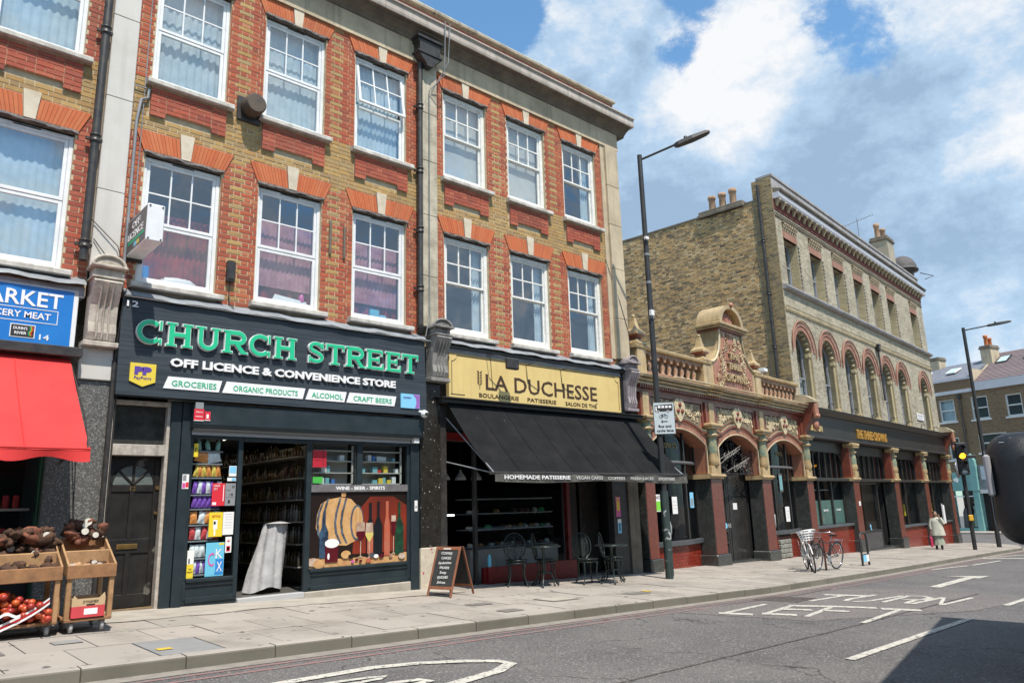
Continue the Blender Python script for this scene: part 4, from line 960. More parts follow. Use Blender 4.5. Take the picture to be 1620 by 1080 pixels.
# posts, shutter housing, frames
fbox(b12,'shopfront_post',3.405,3.545,gl0(3.5)-.03,2.82,-.035,.1); fbox(b12,'shopfront_post',3.555,3.69,gl0(3.6)-.03,2.82,-.045,.1)
fbox(b12,'shopfront_post',7.44,7.615,gl0(7.5)-.06,2.45,-.035,.15)
mb = MB(); mb.prism([(-.02,2.79),(-.16,2.79),(-.17,2.50),(-.15,2.45),(-.02,2.45)], 3.66, 7.60, 'x'); part(b12,'shutter_box',mb,m_teal)
mb = MB(); mb.box(3.70,-.10,2.425,7.44,-.06,2.449); mb.box(3.70,-.02,2.36,7.44,.02,2.44); part(b12,'shutter_rail',mb,M('aluminium',(0.50,0.51,0.52),rough=.35,metal=.7))
for a,b in ((3.69,3.745),(4.40,4.47),(5.50,5.585),(7.385,7.44)): fbox(b12,'mullion',a,b,.05,2.36,.0,.07)
for a,b in ((3.745,4.40),(5.585,7.385)):
    fbox(b12,'window_rail',a,b,.33,.38,-.03,.07); fbox(b12,'window_rail',a,b,2.31,2.36,.0,.07)
fbox(b12,'window_rail',4.47,5.50,2.29,2.36,.0,.07)
fbox(b12,'mullion',6.40,6.50,1.66,2.31,.0,.06)
for a,b in ((3.70,4.46),(5.56,7.44)):
    g = g1(a)+.0; mb = MB(); mb.cbox(a,.012,g-.02 if a < 5 else .05,b,.08,.33,.005); st = part(b12,'stall_riser',mb,m_teal)
    mb = MB()
    for q in ((a,a+.05,.10,.33),(b-.05,b,.10,.33),(a+.05,b-.05,.27,.329),(a+.05,b-.05,.06,.13)): mb.cbox(q[0],-.006,q[2],q[1],.012,q[3],.004)
    part(st,'panel_moulding',mb,m_teal)
mb = MB(); mb.cbox(5.50,-.04,g1(7.5)-.05,7.44,.08,.05,.012); part(b12,'plinth',mb,m_conc)
mb = MB(); mb.cbox(4.47,-.04,-.03,5.50,.10,.055,.006); part(b12,'threshold',mb,M('alu_threshold',(0.5,0.5,0.5),rough=.5,metal=.3))
def pane(par,x0,x1,z0,z1,y=.035,mat=m_glass_shop):
    g = MB(); g.add([(x0,y,z0),(x1,y,z0),(x1,y,z1),(x0,y,z1)],[(0,1,2,3)]); return part(par,'pane',g,mat)
pane(b12,3.745,4.40,.38,2.31); pane(b12,5.585,6.40,1.66,2.31); pane(b12,6.50,7.385,1.66,2.31)
# interior
m_floor = M('shop_floor', (0.10,0.095,0.09),(0.07,0.07,0.065),sc=4,rough=.5); m_intw = M('shop_inner_wall',(0.06,0.06,0.06),rough=.9)
mb = MB(); mb.box(3.55,6.0,0,7.7,6.1,2.6); mb.box(3.5,.1,0,3.6,6,2.6); mb.box(7.6,.1,0,7.7,6,2.6); part(b12,'interior_walls',mb,m_intw)
mb = MB(); mb.box(3.6,.1,-.05,7.6,6,.045); part(b12,'interior_floor',mb,m_floor)
mb = MB(); mb.box(3.55,.10,2.60,7.65,6,2.68); mb.box(3.55,.0,2.45,7.65,.10,2.83); part(b12,'interior_ceiling',mb,m_intw)
m_tube = M('lit_tube', (1,1,1), emit=((1.0,0.9,0.7),3.0))
for x,y,l in ((5.0,1.6,1.2),(5.1,3.6,1.2),(4.55,1.0,.7)):
    t = thing('ceiling_light','lit strip light on the ceiling inside the convenience store' if l > 1 else 'short lit strip light behind the snack window of the store','ceiling light',F1,(x,y,2.5),group='strip lights in the store' if l > 1 else None)
    mb = MB(); mb.box(x-.06,y-l/2,2.55,x+.06,y+l/2,2.60); part(t,'housing',mb,m_upvc)
    mb = MB(); mb.tube([(x,y-l/2,2.53),(x,y+l/2,2.53)], .018, 8); part(t,'tube',mb,m_tube)
rnd = random.Random(11)
m_pack = [M('pack_%s'%n, c, rough=.45) for n,c in (('white',(0.62,0.62,0.6)),('blue',(0.06,0.16,0.42)),('red',(0.45,0.03,0.03)),('yellow',(0.6,0.45,0.06)),('green',(0.05,0.3,0.1)),('teal',(0.16,0.36,0.38)),('brown',(0.14,0.06,0.03)),('orange',(0.62,0.2,0.03)),('purple',(0.15,0.04,0.32)))]
m_shelf = M('cream_shelf',(0.42,0.40,0.35),rough=.6); m_bott = M('dark_bottles',(0.02,0.03,0.015),(0.10,0.06,0.02),sc=8,rough=.12,isl=[(0.02,0.04,0.02),(0.16,0.08,0.02),(0.03,0.02,0.02),(0.30,0.26,0.2),(0.10,0.02,0.02)])
# bottle wall along the right of the shop
t = thing('shelving_unit','dark shelves of bottles running back inside the store doorway','shelves',F1,(5.9,2.2,.05))
mb = MB()
for k in range(6): mb.box(5.75,.8,.35+.36*k,6.15,4.6,.37+.36*k)
mb.box(6.15,.7,.05,6.2,4.7,2.4); part(t,'shelf',mb,m_shelf)
mb = MB()
for k in range(6):
    y = .85
    while y < 4.5:
        h = rnd.uniform(.2,.29) if k < 3 or rnd.random() < .6 else rnd.uniform(.08,.2); r = rnd.uniform(.032,.045)
        mb.lathe([(r,0),(r,h*.6),(r*.35,h*.78),(r*.35,h)], (5.82,y,.37+.36*k), 7); y += rnd.uniform(.09,.13)
part(t,'bottles',mb,m_bott,kind='stuff')
# cloth covered stack in the doorway
def cloth(u,v):
    a = u*math.pi; w = .10*(1-v)+.165; rr = 1+.07*math.sin(u*19+v*2)+.05*math.sin(u*37+v*7)
    return (5.20-.10*(1-v)-w*1.1*math.cos(a)*rr+(.10*v), .62-.30*math.sin(a)*rr*(1-.3*v), .10+.98*v-.04*math.sin(u*9)*(1-v))
mb = MB(); mb.grid(cloth,30,10); mb.grid(lambda u,v:(5.12+.36*u,.66-.36*v*(1-.4*abs(2*u-1)),1.075+.03*math.sin(v*3.1)*math.sin(u*3.1)),8,6)
solo('covered_display','stack under a creased grey dust sheet in the store doorway','dust sheet',F1,(5.3,.6,.05),mb,M('dust_sheet',(0.44,0.44,0.44),(0.30,0.30,0.31),sc=4,rough=.9,bump=1.0,bsc=14))
# snack shelves behind the left pane
t = thing('snack_rack','grey shelf rack of hanging snacks behind the left shop window','shelves',F1,(3.9,.1,.38))
rows = [(.44,7,[8,0],'brown and white packets on the bottom rack row'),(.66,5,[0],'pale packets on the second row up'),(.90,5,[2,0],'red packets on the third row up'),(1.12,4,[7,0],'orange and white packets mid rack'),(1.34,6,[8],'shiny purple packets below the middle'),(1.54,6,[8,0],'shiny purple packets on the upper middle row'),(1.78,6,[3,7],'yellow and pink packets on an upper row'),(1.98,2,[7,0],'orange packets near the top row'),(2.16,3,[5],'green jars on the top row')]
mb = MB()
for z,_,_,_ in rows: mb.box(3.76,.09,z-.035,4.20,.22,z-.015)
part(t,'shelf',mb,m_lead)
mb = MB(); mb.box(3.75,.30,.4,4.24,.32,2.3); part(t,'back_panel',mb,m_dark)
def packet_mesh(w,h,mat,s):
    mb = MB(); rn = random.Random(s)
    def fn(u,v): return ((u-.5)*w*(1-.1*math.sin(v*3.14)), -.03*math.sin(u*3.14)*math.sin(v*3.14)+rn.uniform(-.004,.004), v*h)
    mb.grid(fn,5,6); return mb.mesh('snack_packet',mat)
k = 0
m_foil = {i: M('foil_%d'%i,[p for p in ((0.62,0.62,0.6),(0.06,0.16,0.42),(0.5,0.03,0.03),(0.65,0.45,0.06),(0.05,0.3,0.1),(0.16,0.3,0.22),(0.14,0.06,0.03),(0.7,0.22,0.03),(0.16,0.04,0.36))][i],c2=tuple(min(1,v*1.5+.10) for v in [p for p in ((0.62,0.62,0.6),(0.06,0.16,0.42),(0.5,0.03,0.03),(0.65,0.45,0.06),(0.05,0.3,0.1),(0.16,0.3,0.22),(0.14,0.06,0.03),(0.7,0.22,0.03),(0.16,0.04,0.36))][i]),sc=30,rough=.3) for i in (0,2,3,5,7,8)}
for z,n,cs,lb in rows:
    for i in range(n):
        x = 3.80+.40*(i+.5)/n; c = cs[i % len(cs)]; h = .17
        if c == 5: me = MB().lathe([(.035,0),(.035,.11),(.02,.13),(.02,.15)],(0,0,0),10).mesh('jar',m_foil[5]); nm = 'jar'
        else: me = packet_mesh(.40/n*1.05,h,m_foil[c],k); nm = 'snack_packet'
        o = bpy.data.objects.new(nm, me); COL.objects.link(o); o.matrix_world = Matrix.Translation(F1.w(x,.13,z)) @ Matrix.Rotation(rnd.uniform(-.25,.25),4,'Y')
        o['label'] = 'one of the '+lb; o['category'] = 'snack packet' if nm != 'jar' else 'jar'; o['group'] = lb; k += 1
# posters on the left pane
def poster(label, x0, x1, z0, z1, mat, y=.028, fr=F1, texts=(), blocks=(), cat='poster', rz=0, group=None):
    t = thing('poster', label, cat, fr, ((x0+x1)/2,y,z0), group=group); mb = MB(); mb.box(x0,y-.003,z0,x1,y,z1); p = part(t,'sheet',mb,mat)
    for (a,b,c,d,mt) in blocks: mb = MB(); mb.box(x0+(x1-x0)*a,y-.0045,z0+(z1-z0)*c,x0+(x1-x0)*b,y-.003,z0+(z1-z0)*d); part(p,'printed_block',mb,mt)
    for (s_,cxx,cz,h,mt,w) in texts:
        mb = MB(); put_text(mb,s_,x0+(x1-x0)*cxx,y-.0065,z0+(z1-z0)*cz,(z1-z0)*h,.002,.0,width=(x1-x0)*w); part(p,'printed_text',mb,mt)
    return t
m_pr = M('red_print',(0.65,0.03,0.05),rough=.4); m_pg = M('grey_print',(0.25,0.26,0.27),rough=.4); m_py = M('yellow_print',(0.75,0.58,0.04),rough=.4); m_pw = M('white_print',(0.78,0.78,0.77),rough=.4)
m_pb = M('blue_print',(0.03,0.22,0.60),rough=.4); m_pm = M('magenta_print',(0.62,0.10,0.35),rough=.4); m_pc = M('cyan_print',(0.15,0.50,0.68),rough=.4)
poster('red age notice reading Under 25 on the store window', 4.05,4.235,1.36,1.68,m_pr,texts=(('UNDER',.36,.84,.10,m_pw,.5),('25?',.25,.70,.10,m_pw,.28)),blocks=((.86,.92,.2,.92,m_pw),(.05,.35,.04,.16,m_pw)))
poster('grey notice with black icons beside the red age notice', 4.24,4.39,1.36,1.68,m_pg,texts=(('25',.75,.80,.10,m_blackprint,.25),('18',.6,.45,.10,m_blackprint,.3)),blocks=((.1,.5,.68,.70,m_blackprint),(.1,.9,.36,.37,m_blackprint),(.3,.5,.1,.25,m_blackprint)))
poster('yellow poster with a white hand in the store window', 4.03,4.225,.93,1.27,m_py,texts=(('GETTING',.5,.80,.08,m_pr,.6),),blocks=((.32,.62,.30,.68,m_pw),(.38,.50,.05,.30,m_pw),(.35,.5,.5,.62,m_pb)))
poster('white notice sheet beside the yellow poster', 4.23,4.385,.95,1.27,m_pw,blocks=[(.15,.85,.9-.12*i,.91-.12*i,m_pg) for i in range(6)])
poster('blue and pink poster of large letters low in the store window', 4.01,4.27,.39,.85,m_pc,texts=(('C',.30,.30,.42,m_pm,.34),('K',.72,.52,.30,m_pw,.36),('X',.76,.14,.30,m_pw,.3)),blocks=((.52,.98,.04,.12,m_pb),(.70,.98,.92,.98,m_py),(.55,.97,.14,.50,m_pb)))
poster('yellow warning strip sticker at the bottom left of the store window', 3.76,3.85,.385,.76,m_py,texts=(('IN',.5,.30,.06,m_blackprint,.4),('OPERATION',.5,.20,.05,m_blackprint,.8)),blocks=((0,1,.5,1,m_pw),(.2,.4,.52,.7,m_py)))
poster('pale blue sticker above the red age notice', 4.28,4.39,1.78,1.93,m_pw,blocks=((.05,.95,.3,.95,m_lblue),)); poster('small blue strip sticker just above the grey notice', 4.26,4.39,1.71,1.76,m_pw,blocks=((.5,.95,.1,.9,m_lblue),))
poster('round pink and white no smoking stickers on the store window', 4.28,4.37,.70,.92,m_pw,texts=(('+',.5,.60,.3,m_pr,.5),),blocks=((.2,.8,.08,.42,m_pr),(.3,.7,.14,.36,m_pw)))
poster('yellow sticker at the top of the snack window', 3.76,3.82,2.05,2.24,m_py,texts=(('P',.5,.4,.3,m_blackprint,.5),))
poster('cluster of small pink stickers on the dark shop post', 3.60,3.69,1.60,1.80,m_pw,y=-.047,blocks=((.05,.5,.05,.4,m_pm),(.55,.98,.1,.45,m_pr),(.1,.6,.55,.95,m_pg)))
poster('red alarm notice with white text on the shutter box', 3.66,3.80,2.54,2.71,m_pr,y=-.175,texts=(('Alarm',.5,.68,.16,m_pw,.7),),blocks=((0,1,.0,.06,m_pw),(.15,.85,.35,.4,m_pw),(.1,.9,1.02,1.6,m_pg)))
poster('small red notice right of the alarm notice', 3.81,3.89,2.55,2.68,m_pr,y=-.175,blocks=((.3,.7,.25,.7,m_pw),(0,1,0,.07,m_pw)))
poster('small white card on the dark post right of the wine poster', 7.51,7.57,1.20,1.38,m_pw,y=-.037,blocks=((.2,.8,.3,.5,m_pg),))
poster('red and white paper taped inside the upper shop window', 5.62,5.86,1.93,2.20,m_pr,y=.05,blocks=((.1,.7,.4,.42,m_blackprint),(.1,.7,.55,.57,m_blackprint),(.75,.78,0,1,m_blackprint)))
poster('bright green card inside the upper shop window', 5.63,5.80,1.68,1.78,M('lime',(0.10,0.55,0.08),rough=.5),y=.05); 
# shelves behind the upper right window
for (a,b,lb) in ((5.66,6.38,'left'),(6.52,7.33,'right')):
    t = thing('display_shelves','cream shelves of small goods in the %s upper shop window'%lb,'shelves',F1,((a+b)/2,.2,1.66)); mb = MB()
    for z in (1.66,1.84,2.03,2.20): mb.box(a,.10,z,b,.30,z+.015)
    mb.box(b-.03,.10,1.66,b,.12,2.30); mb.box(a,.30,1.5,b,.31,2.35); part(t,'shelf',mb,m_shelf)
    for zi,z in enumerate((1.676,1.856,2.046)):
        x = a+.05
        while x < b-.08:
            if rnd.random() < .75:
                w = rnd.uniform(.05,.10); h = rnd.uniform(.05,.12); c = rnd.choice([0,0,1,2,3,4,5,5]); mb = MB(); mb.cbox(x,.13,z,x+w,.22,z+h,.004)
                nm = ('white','blue','red','yellow','green','teal')[c]; sh = ('bottom','middle','top')[zi]
                lab = 'small %s pack on the %s shelf of the %s upper window'%(nm,sh,lb)
                solo('grocery_pack',lab,'packet',F1,(x,.13,z),mb,m_pack[c],group=lab)
            x += rnd.uniform(.08,.13)
# printed wine panel
t = thing('window_print','large printed window panel of a wine barrel, bottles and glasses','poster',F1,(6.5,.03,.385))
m_wbg = M('print_red_backdrop',(0.26,0.035,0.015),(0.10,0.014,0.008),sc=1.1,rough=.35,det=1); m_wd = M('print_dark',(0.015,0.008,0.006),rough=.35)
m_wood_p = M('print_barrel',(0.50,0.27,0.10),(0.62,0.38,0.17),sc=7,rough=.35); m_hoop = M('print_hoop',(0.04,0.045,0.055),(0.13,0.16,0.21),sc=7,rough=.35); m_table = M('print_table',(0.60,0.36,0.16),(0.45,0.22,0.09),sc=9,rough=.35)
y = .024; k_ = [0]
def lay(nm, poly, mat):
    k_[0] += 1; yy = y-.0006*k_[0]; mb = MB(); mb.prism(poly, yy, yy+.0004, 'y'); part(pp, nm, mb, mat)
mb = MB(); mb.box(5.59,.026,.385,7.385,.034,1.54); pp = part(t,'backdrop',mb,m_wd)
X = lambda u: 5.59+1.795*u
Z = lambda v: .385+1.155*v
def ell(cx_,cz_,rx,rz,n=24,a0=0,a1=360): return [(X(cx_)+rx*math.cos(R(a0+(a1-a0)*i/n)), Z(cz_)+rz*math.sin(R(a0+(a1-a0)*i/n))) for i in range(n)]
lay('printed_glow',[(X(.42),Z(.15)),(X(1),Z(.15)),(X(1),Z(.80)),(X(.85),Z(.93)),(X(.6),Z(.93)),(X(.45),Z(.7))],m_wbg)
lay('printed_table',[(X(0),Z(0)),(X(1),Z(0)),(X(1),Z(.13)),(X(.6),Z(.10)),(X(.3),Z(.10)),(X(0),Z(.13))],m_table)
body = [(X(.17),Z(.88)),(X(.32),Z(.93)),(X(.44),Z(.90))]+ell(.46,.60,.22,.36,14,90,-90)+[(X(.36),Z(.30)),(X(.24),Z(.28)),(X(.10),Z(.38)),(X(.05),Z(.55)),(X(.07),Z(.75))]
body = [(X(.10),Z(.84)),(X(.17),Z(.90)),(X(.30),Z(.93)),(X(.40),Z(.90))]+ell(.46,.575,.115,.275,14,90,-90)+[(X(.36),Z(.27)),(X(.25),Z(.28)),(X(.12),Z(.36)),(X(.055),Z(.52)),(X(.065),Z(.70))]
lay('printed_barrel',body,m_wood_p)
for u in (.09,.14,.26,.32):
    lay('printed_hoop',[(X(u+.02),Z(.85 if u < .12 else .915)),(X(u+.04),Z(.86 if u < .12 else .92)),(X(u+.005),Z(.72)),(X(u-.008),Z(.58)),(X(u+.005),Z(.44)),(X(u+.05),Z(.30)),(X(u+.03),Z(.30)),(X(u-.018),Z(.44)),(X(u-.03),Z(.58)),(X(u-.018),Z(.72))],m_hoop)
lay('printed_hoop',ell(.462,.575,.125,.285),m_hoop); lay('printed_barrel_end',ell(.466,.575,.10,.25),m_wood_p)
for u in (.41,.45,.49,.53): lay('printed_stave_line',[(X(u),Z(.40)),(X(u)+.004,Z(.40)),(X(u)+.004,Z(.76)),(X(u),Z(.76))],m_wbg)
lay('printed_bung',[(X(.30),Z(.93)),(X(.34),Z(.93)),(X(.345),Z(.99)),(X(.295),Z(.99))],m_table)
def bottle(u,w,h,mat,nk=.35,b=.10):
    cxx = X(u); z0 = Z(b); lay('printed_bottle',[(cxx-w,z0),(cxx+w,z0),(cxx+w,z0+h*.55),(cxx+w*nk,z0+h*.72),(cxx+w*nk,z0+h),(cxx-w*nk,z0+h),(cxx-w*nk,z0+h*.72),(cxx-w,z0+h*.55)],mat)
m_bd = M('print_bottle_black',(0.01,0.012,0.015),rough=.3); m_bg = M('print_bottle_green',(0.012,0.09,0.04),(0.01,0.02,0.015),sc=6,rough=.3); m_bb = M('print_bottle_blue',(0.05,0.10,0.17),(0.01,0.01,0.02),sc=6,rough=.3)
m_rose = M('print_rose',(0.42,0.14,0.09),(0.45,0.10,0.05),sc=5,rough=.3); m_gls = M('print_glass_pale',(0.55,0.45,0.36),(0.30,0.16,0.10),sc=6,rough=.3); m_wine = M('print_wine',(0.09,0.006,0.012),rough=.3)
bottle(.135,.075,.72,m_bb,.3,.12); bottle(.60,.075,.86,m_bd); bottle(.685,.08,.88,m_bd,.3); bottle(.78,.055,.88,m_rose,.5); bottle(.915,.085,.86,m_bg,.28); bottle(.60,.055,.45,m_rose,.9,.14)
def wglass(u,b,h,w,fill,fm):
    c0 = X(u); z0 = Z(b); lay('printed_wine_glass',[(c0-w*.7,z0),(c0+w*.7,z0),(c0+.008,z0+.02),(c0+.008,z0+h*.45),(c0+w,z0+h*.65),(c0+w*.85,z0+h),(c0-w*.85,z0+h),(c0-w,z0+h*.65),(c0-.008,z0+h*.45),(c0-.008,z0+.02)],m_gls)
    lay('printed_wine',[(c0-.01,z0+h*.46),(c0+.01,z0+h*.46),(c0+w*.95,z0+h*.64),(c0+w*.95,z0+h*(.64+fill)),(c0-w*.95,z0+h*(.64+fill)),(c0-w*.95,z0+h*.64)],fm)
wglass(.50,.10,.55,.085,.10,m_wine); wglass(.59,.08,.56,.075,.08,M('print_white_wine',(0.6,0.5,0.15),rough=.3)); wglass(.85,.12,.62,.05,.2,m_wine)
lay('printed_mug',[(X(.15),Z(.06)),(X(.27),Z(.06)),(X(.275),Z(.28)),(X(.145),Z(.28))],m_wine); lay('printed_foam',ell(.212,.31,.125,.07),m_pw); lay('printed_mug_shine',ell(.18,.14,.02,.05,10),m_pw)
for u,v,r,mt in ((.03,.08,.09,m_gls),(.09,.05,.10,m_table),(.42,.05,.03,m_pm),(.46,.07,.03,m_wine),(.50,.05,.03,m_wine),(.35,.15,.09,m_wood_p),(.40,.12,.05,m_wd),(.72,.10,.05,m_wine),(.82,.09,.04,m_gls),(.94,.08,.07,m_gls),(.62,.12,.05,m_hoop),(.66,.10,.045,m_pw),(.58,.05,.05,m_rose)): lay('printed_trifle',ell(u,v,r,r*.7,12),mt)
mb = MB(); mb.box(5.585,-.004,1.54,7.39,.030,1.655); sb = part(b12,'sign_strip',mb,M('grey_strip',(0.12,0.11,0.115),(0.17,0.16,0.165),sc=9,rough=.5))
mb = MB(); put_text(mb,'WINE - BEER - SPIRITS',6.47,-.0065,1.572,.055,.004,.002,width=.92); part(sb,'lettering',mb,m_wl)
# camera over the shop front
t = thing('security_camera','white dome camera at the right end of the shop sign','security camera',F1,(7.55,-.25,2.85))
mb = MB(); mb.lathe([(.0,-.07),(.05,-.055),(.072,0),(.05,.055),(0,.07)], (7.56,-.27,2.86), 14, axis='y'); part(t,'housing',mb,m_upvc)
mb = MB(); mb.lathe([(.03,-.085),(.032,-.06)], (7.56,-.27,2.85), 12, axis='y'); part(t,'lens',mb,m_dark)
mb = MB(); mb.box(7.49,-.2,2.9,7.6,-.0,2.93); part(t,'bracket',mb,m_upvc)
mb = MB(); mb.cbox(7.45,-.12,2.36,7.56,0,2.78,.006); solo('junction_box','white plastic cable box under the dome camera','cable box',F1,(7.5,0,2.36),mb,m_upvc)

# objects on the sill inside the first red curtained window
mb = MB(); mb.cbox(2.86,.20,4.545,3.02,.28,4.80,.01); solo('blue_box','blue and white carton standing inside the red curtained window','box',F1,(2.94,.24,4.545),mb,m_pb)
mb = MB(); mb.blob((3.42,.24,4.60),(.28,.05,.11),4,rough=.2); solo('folded_towels','heap of white cloth on the sill inside the red curtained window','cloth',F1,(3.42,.24,4.5),mb,m_wl)
mb = MB(); mb.add([(4.9,.2,4.62),(5.5,.19,4.55),(5.5,.2,4.66),(4.95,.22,4.72)],[(0,1,2,3)]); mb.box(4.8,.18,4.545,5.5,.25,4.60); solo('paper_stack','white papers on the sill of the middle first floor window','papers',F1,(5.2,.2,4.54),mb,m_wl)
for x,c,l in ((6.72,m_pc,'pale blue carton inside the right first floor window, the taller'),(6.92,m_lblue,'small blue carton inside the right first floor window, the shorter')):
    mb = MB(); mb.cbox(x,.19,4.545,x+.19 if c == m_pc else x+.13,.27,4.74 if c == m_pc else 4.66,.006); solo('carton',l,'box',F1,(x,.2,4.545),mb,c)
mb = MB(); mb.blob((5.42,.22,4.70),(.05,.03,.10),6); solo('pink_bottle','pink bottle shape at the right of the middle first floor window','bottle',F1,(5.42,.22,4.545),mb,m_pm)
# ------------------------------------------------------------------ bakery
m_cream = M('cream_sign', (0.72,0.55,0.22), (0.64,0.48,0.19), sc=1.5, rough=.55, streak=.08)
m_brown = M('brown_print', (0.06,0.03,0.015), rough=.5)
sg = thing('shop_sign','cream bakery sign reading La Duchesse with a wheat ear','shop sign',F1,(10.7,-.08,3.24))
mb = MB(); mb.cbox(8.24,-.10,3.24,13.14,.0,4.16,.006); part(sg,'sign_board',mb,m_cream)
mb = MB(); mb.box(8.20,-.16,4.16,13.25,.0,4.20); mb.box(13.14,-.12,3.22,13.22,0,4.16); part(sg,'sign_trim',mb,m_iron)
yb = -.104
mb = MB(); put_text(mb,'LA DUCHESSE',10.72,yb,3.45,.315,.006,.004,width=3.20); part(sg,'shop_name',mb,m_brown); mb = MB(); put_text(mb,'BOULANGERIE',9.46,yb,3.29,.082,.006,.001,width=1.02); put_text(mb,'PATISSERIE',10.62,yb,3.29,.082,.006,.001,width=.82); put_text(mb,'SALON DE THE',11.80,yb,3.29,.082,.006,.001,width=.98); mb.prism([(12.27,3.385),(12.31,3.41),(12.32,3.40),(12.285,3.38)],yb-.003,yb,'y'); part(sg,'lettering',mb,m_brown)
mb = MB()
for i in range(5):
    for s_ in (-1,1):
        z = 3.52+.055*i; mb.prism([(8.97+s_*.008,z),(8.97+s_*.05,z+.03),(8.97+s_*.06,z+.065),(8.97+s_*.015,z+.035)][::s_], yb-.003, yb, 'y')
mb.box(8.964,yb-.003,3.44,8.976,yb,3.52); part(sg,'wheat_ear',mb,m_brown)
mb = MB(); w = .011
fr_ = [(8.55,4.02),(12.95,4.02),(12.97,3.96),(13.05,3.93)]; 
for pts in ([(8.30,3.30),(8.30,3.92),(8.36,3.94),(8.41,3.98),(8.42,4.04),(12.95,4.04),(12.96,3.98),(13.0,3.94),(13.06,3.92),(13.06,3.30)],[(8.28,3.30),(8.6,3.30)]):
    for (a,b),(c,d) in zip(pts[:-1],pts[1:]): mb.box(min(a,c)-w/2,yb-.002,min(b,d)-w/2,max(a,c)+w/2,yb+.001,max(b,d)+w/2) if abs(a-c) < .001 or abs(b-d) < .001 else mb.prism([(a,b-w/2),(c,d-w/2),(c,d+w/2),(a,b+w/2)],yb-.002,yb+.001,'y')
part(sg,'painted_border',mb,m_brown)
t = thing('flood_light','black square flood light on a bent arm over the cream sign','light',F1,(9.5,-.1,4.0))
mb = MB(); mb.tube([(9.15,-.10,4.10),(9.15,-.32,4.10),(9.45,-.42,4.03)], .010, 6); mb.tube([(9.25,-.11,4.1),(9.27,-.11,3.7),(9.3,-.11,3.47)], .005, 5); part(t,'arm',mb,m_iron)
mb = MB(); mb.cbox(9.36,-.50,3.82,9.66,-.40,4.04,.02); part(t,'lamp_head',mb,m_iron)
for x,l in ((10.2,'middle thin bent lamp arm left on the cream sign'),(11.2,'right thin bent lamp arm left on the cream sign')):
    mb = MB(); mb.tube([(x,-.10,4.02),(x,-.30,4.05),(x+.28,-.38,4.06)], .010, 6); mb.tube([(x,-.11,4.0),(x+.01,-.11,3.8),(x+.03,-.11,3.66)], .005, 5); solo('lamp_arm',l,'lamp arm',F1,(x,-.1,4.0),mb,m_iron,group='empty lamp arms')
# awning
m_awn = M('black_awning_cloth', (0.013,0.014,0.015), (0.022,0.022,0.023), sc=2.5, rough=.95, spec=.05, bump=.3, bsc=200, speck=((0.20,0.19,0.18),10,0.77))
aw = thing('awning','black cloth awning over the bakery with a white lettered valance','awning',F1,(10.9,-.1,3.1))
A0, A1 = (-.12,3.13), (-1.36,1.78)
def awf(u,v):
    x = 8.16+(13.60-8.16)*u; z = A0[1]+(A1[1]-A0[1])*v; y = A0[0]+(A1[0]-A0[0])*v
    return (x, y, z-.05*math.sin(v*3.14)+.006*math.sin(u*60)*v)
mb = MB(); mb.grid(awf,60,10); part(aw,'canopy',mb,m_awn)
mb = MB()
for k in range(1,8):
    x = 8.16+5.44*k/8; mb.tube([(x,awf(k/8,v/6)[1]-.003,awf(k/8,v/6)[2]+.003) for v in range(7)], .005, 4)
part(aw,'seams',mb,m_awn)
mb = MB(); mb.cbox(8.0,-.22,3.11,13.75,0,3.21,.01); mb.prism([(-.30,3.20),(0,3.235),(0,3.21),(-.30,3.185)],7.95,13.8,'x'); part(aw,'cassette',mb,m_iron)
mb = MB(); mb.cbox(8.10,-1.40,1.76,13.64,-1.34,1.81,.01); part(aw,'front_bar',mb,m_iron)
def vf(u,v): return (8.2+5.4*u, -1.395-.012*math.sin(u*19)-.02*v*math.sin(u*7), 1.775-(.13+.02*math.sin(u*9)+.02*u)*v)
m_val = M('valance_cloth',(0.12,0.115,0.10),(0.03,0.03,0.028),sc=5,rough=.8)
mb = MB(); mb.grid(vf,60,4); v_ = part(aw,'valance',mb,m_val)
mb = MB(); put_text(mb,'HOMEMADE PATISSERIE',9.18,-1.425,1.685,.068,.003,.002,width=1.60); part(v_,'lettering',mb,m_wl); mb = MB(); put_text(mb,'VEGAN CAKES',10.50,-1.425,1.685,.062,.003,.001,width=.74); put_text(mb,'COFFEES',11.27,-1.425,1.68,.058,.003,.001,width=.5); put_text(mb,'FRESH JUICES',12.05,-1.425,1.68,.055,.003,.001,width=.72); put_text(mb,'SMOOTHIES',12.85,-1.425,1.675,.052,.003,.001,width=.55); part(v_,'faded_lettering',mb,m_blind,kind='stuff')
for x in (8.20,13.5):
    mb = MB(); mb.tube([(x,-.05,2.85),(x,-1.36,1.80)], .014, 6); mb.tube([(x,-.05,2.05),(x,-1.34,1.79)], .012, 6); part(aw,'arm',mb,m_lead)
# shop front
m_redp = M('dark_red_paint',(0.20,0.012,0.012),(0.13,0.01,0.01),sc=5,rough=.4)
fbox(b10,'fascia_beam',8.10,13.2,2.45,3.12,.05,.25,m_dark)
fbox(b10,'shopfront_post',8.08,8.22,g1(8.1)-.05,3.1,-.03,.15,m_iron)
fbox(b10,'shopfront_post',11.58,11.68,g1(11)-.05,2.45,.25,.36,m_redp)
fbox(b10,'shopfront_post',8.92,8.98,g1(9)-.05,2.45,.05,.14,m_iron); fbox(b10,'red_transom',8.22,13.0,2.45,2.60,.0,.05,m_redp)
for a,b in ((9.12,11.6),): fbox(b10,'stall_riser',a,b,g1(10)-.08,.14,.05,.15,m_redp)
pane(b10,8.98,11.58,.14,2.45,y=.10)
mb = MB(); mb.box(8.10,4.5,-.3,13.2,4.6,3); mb.box(8.05,.15,-.3,8.10,4.5,3); mb.box(13.2,.15,-.3,13.25,4.5,3); mb.box(8.1,.1,2.9,13.2,4.5,3.0); part(b10,'interior_walls',mb,m_room)
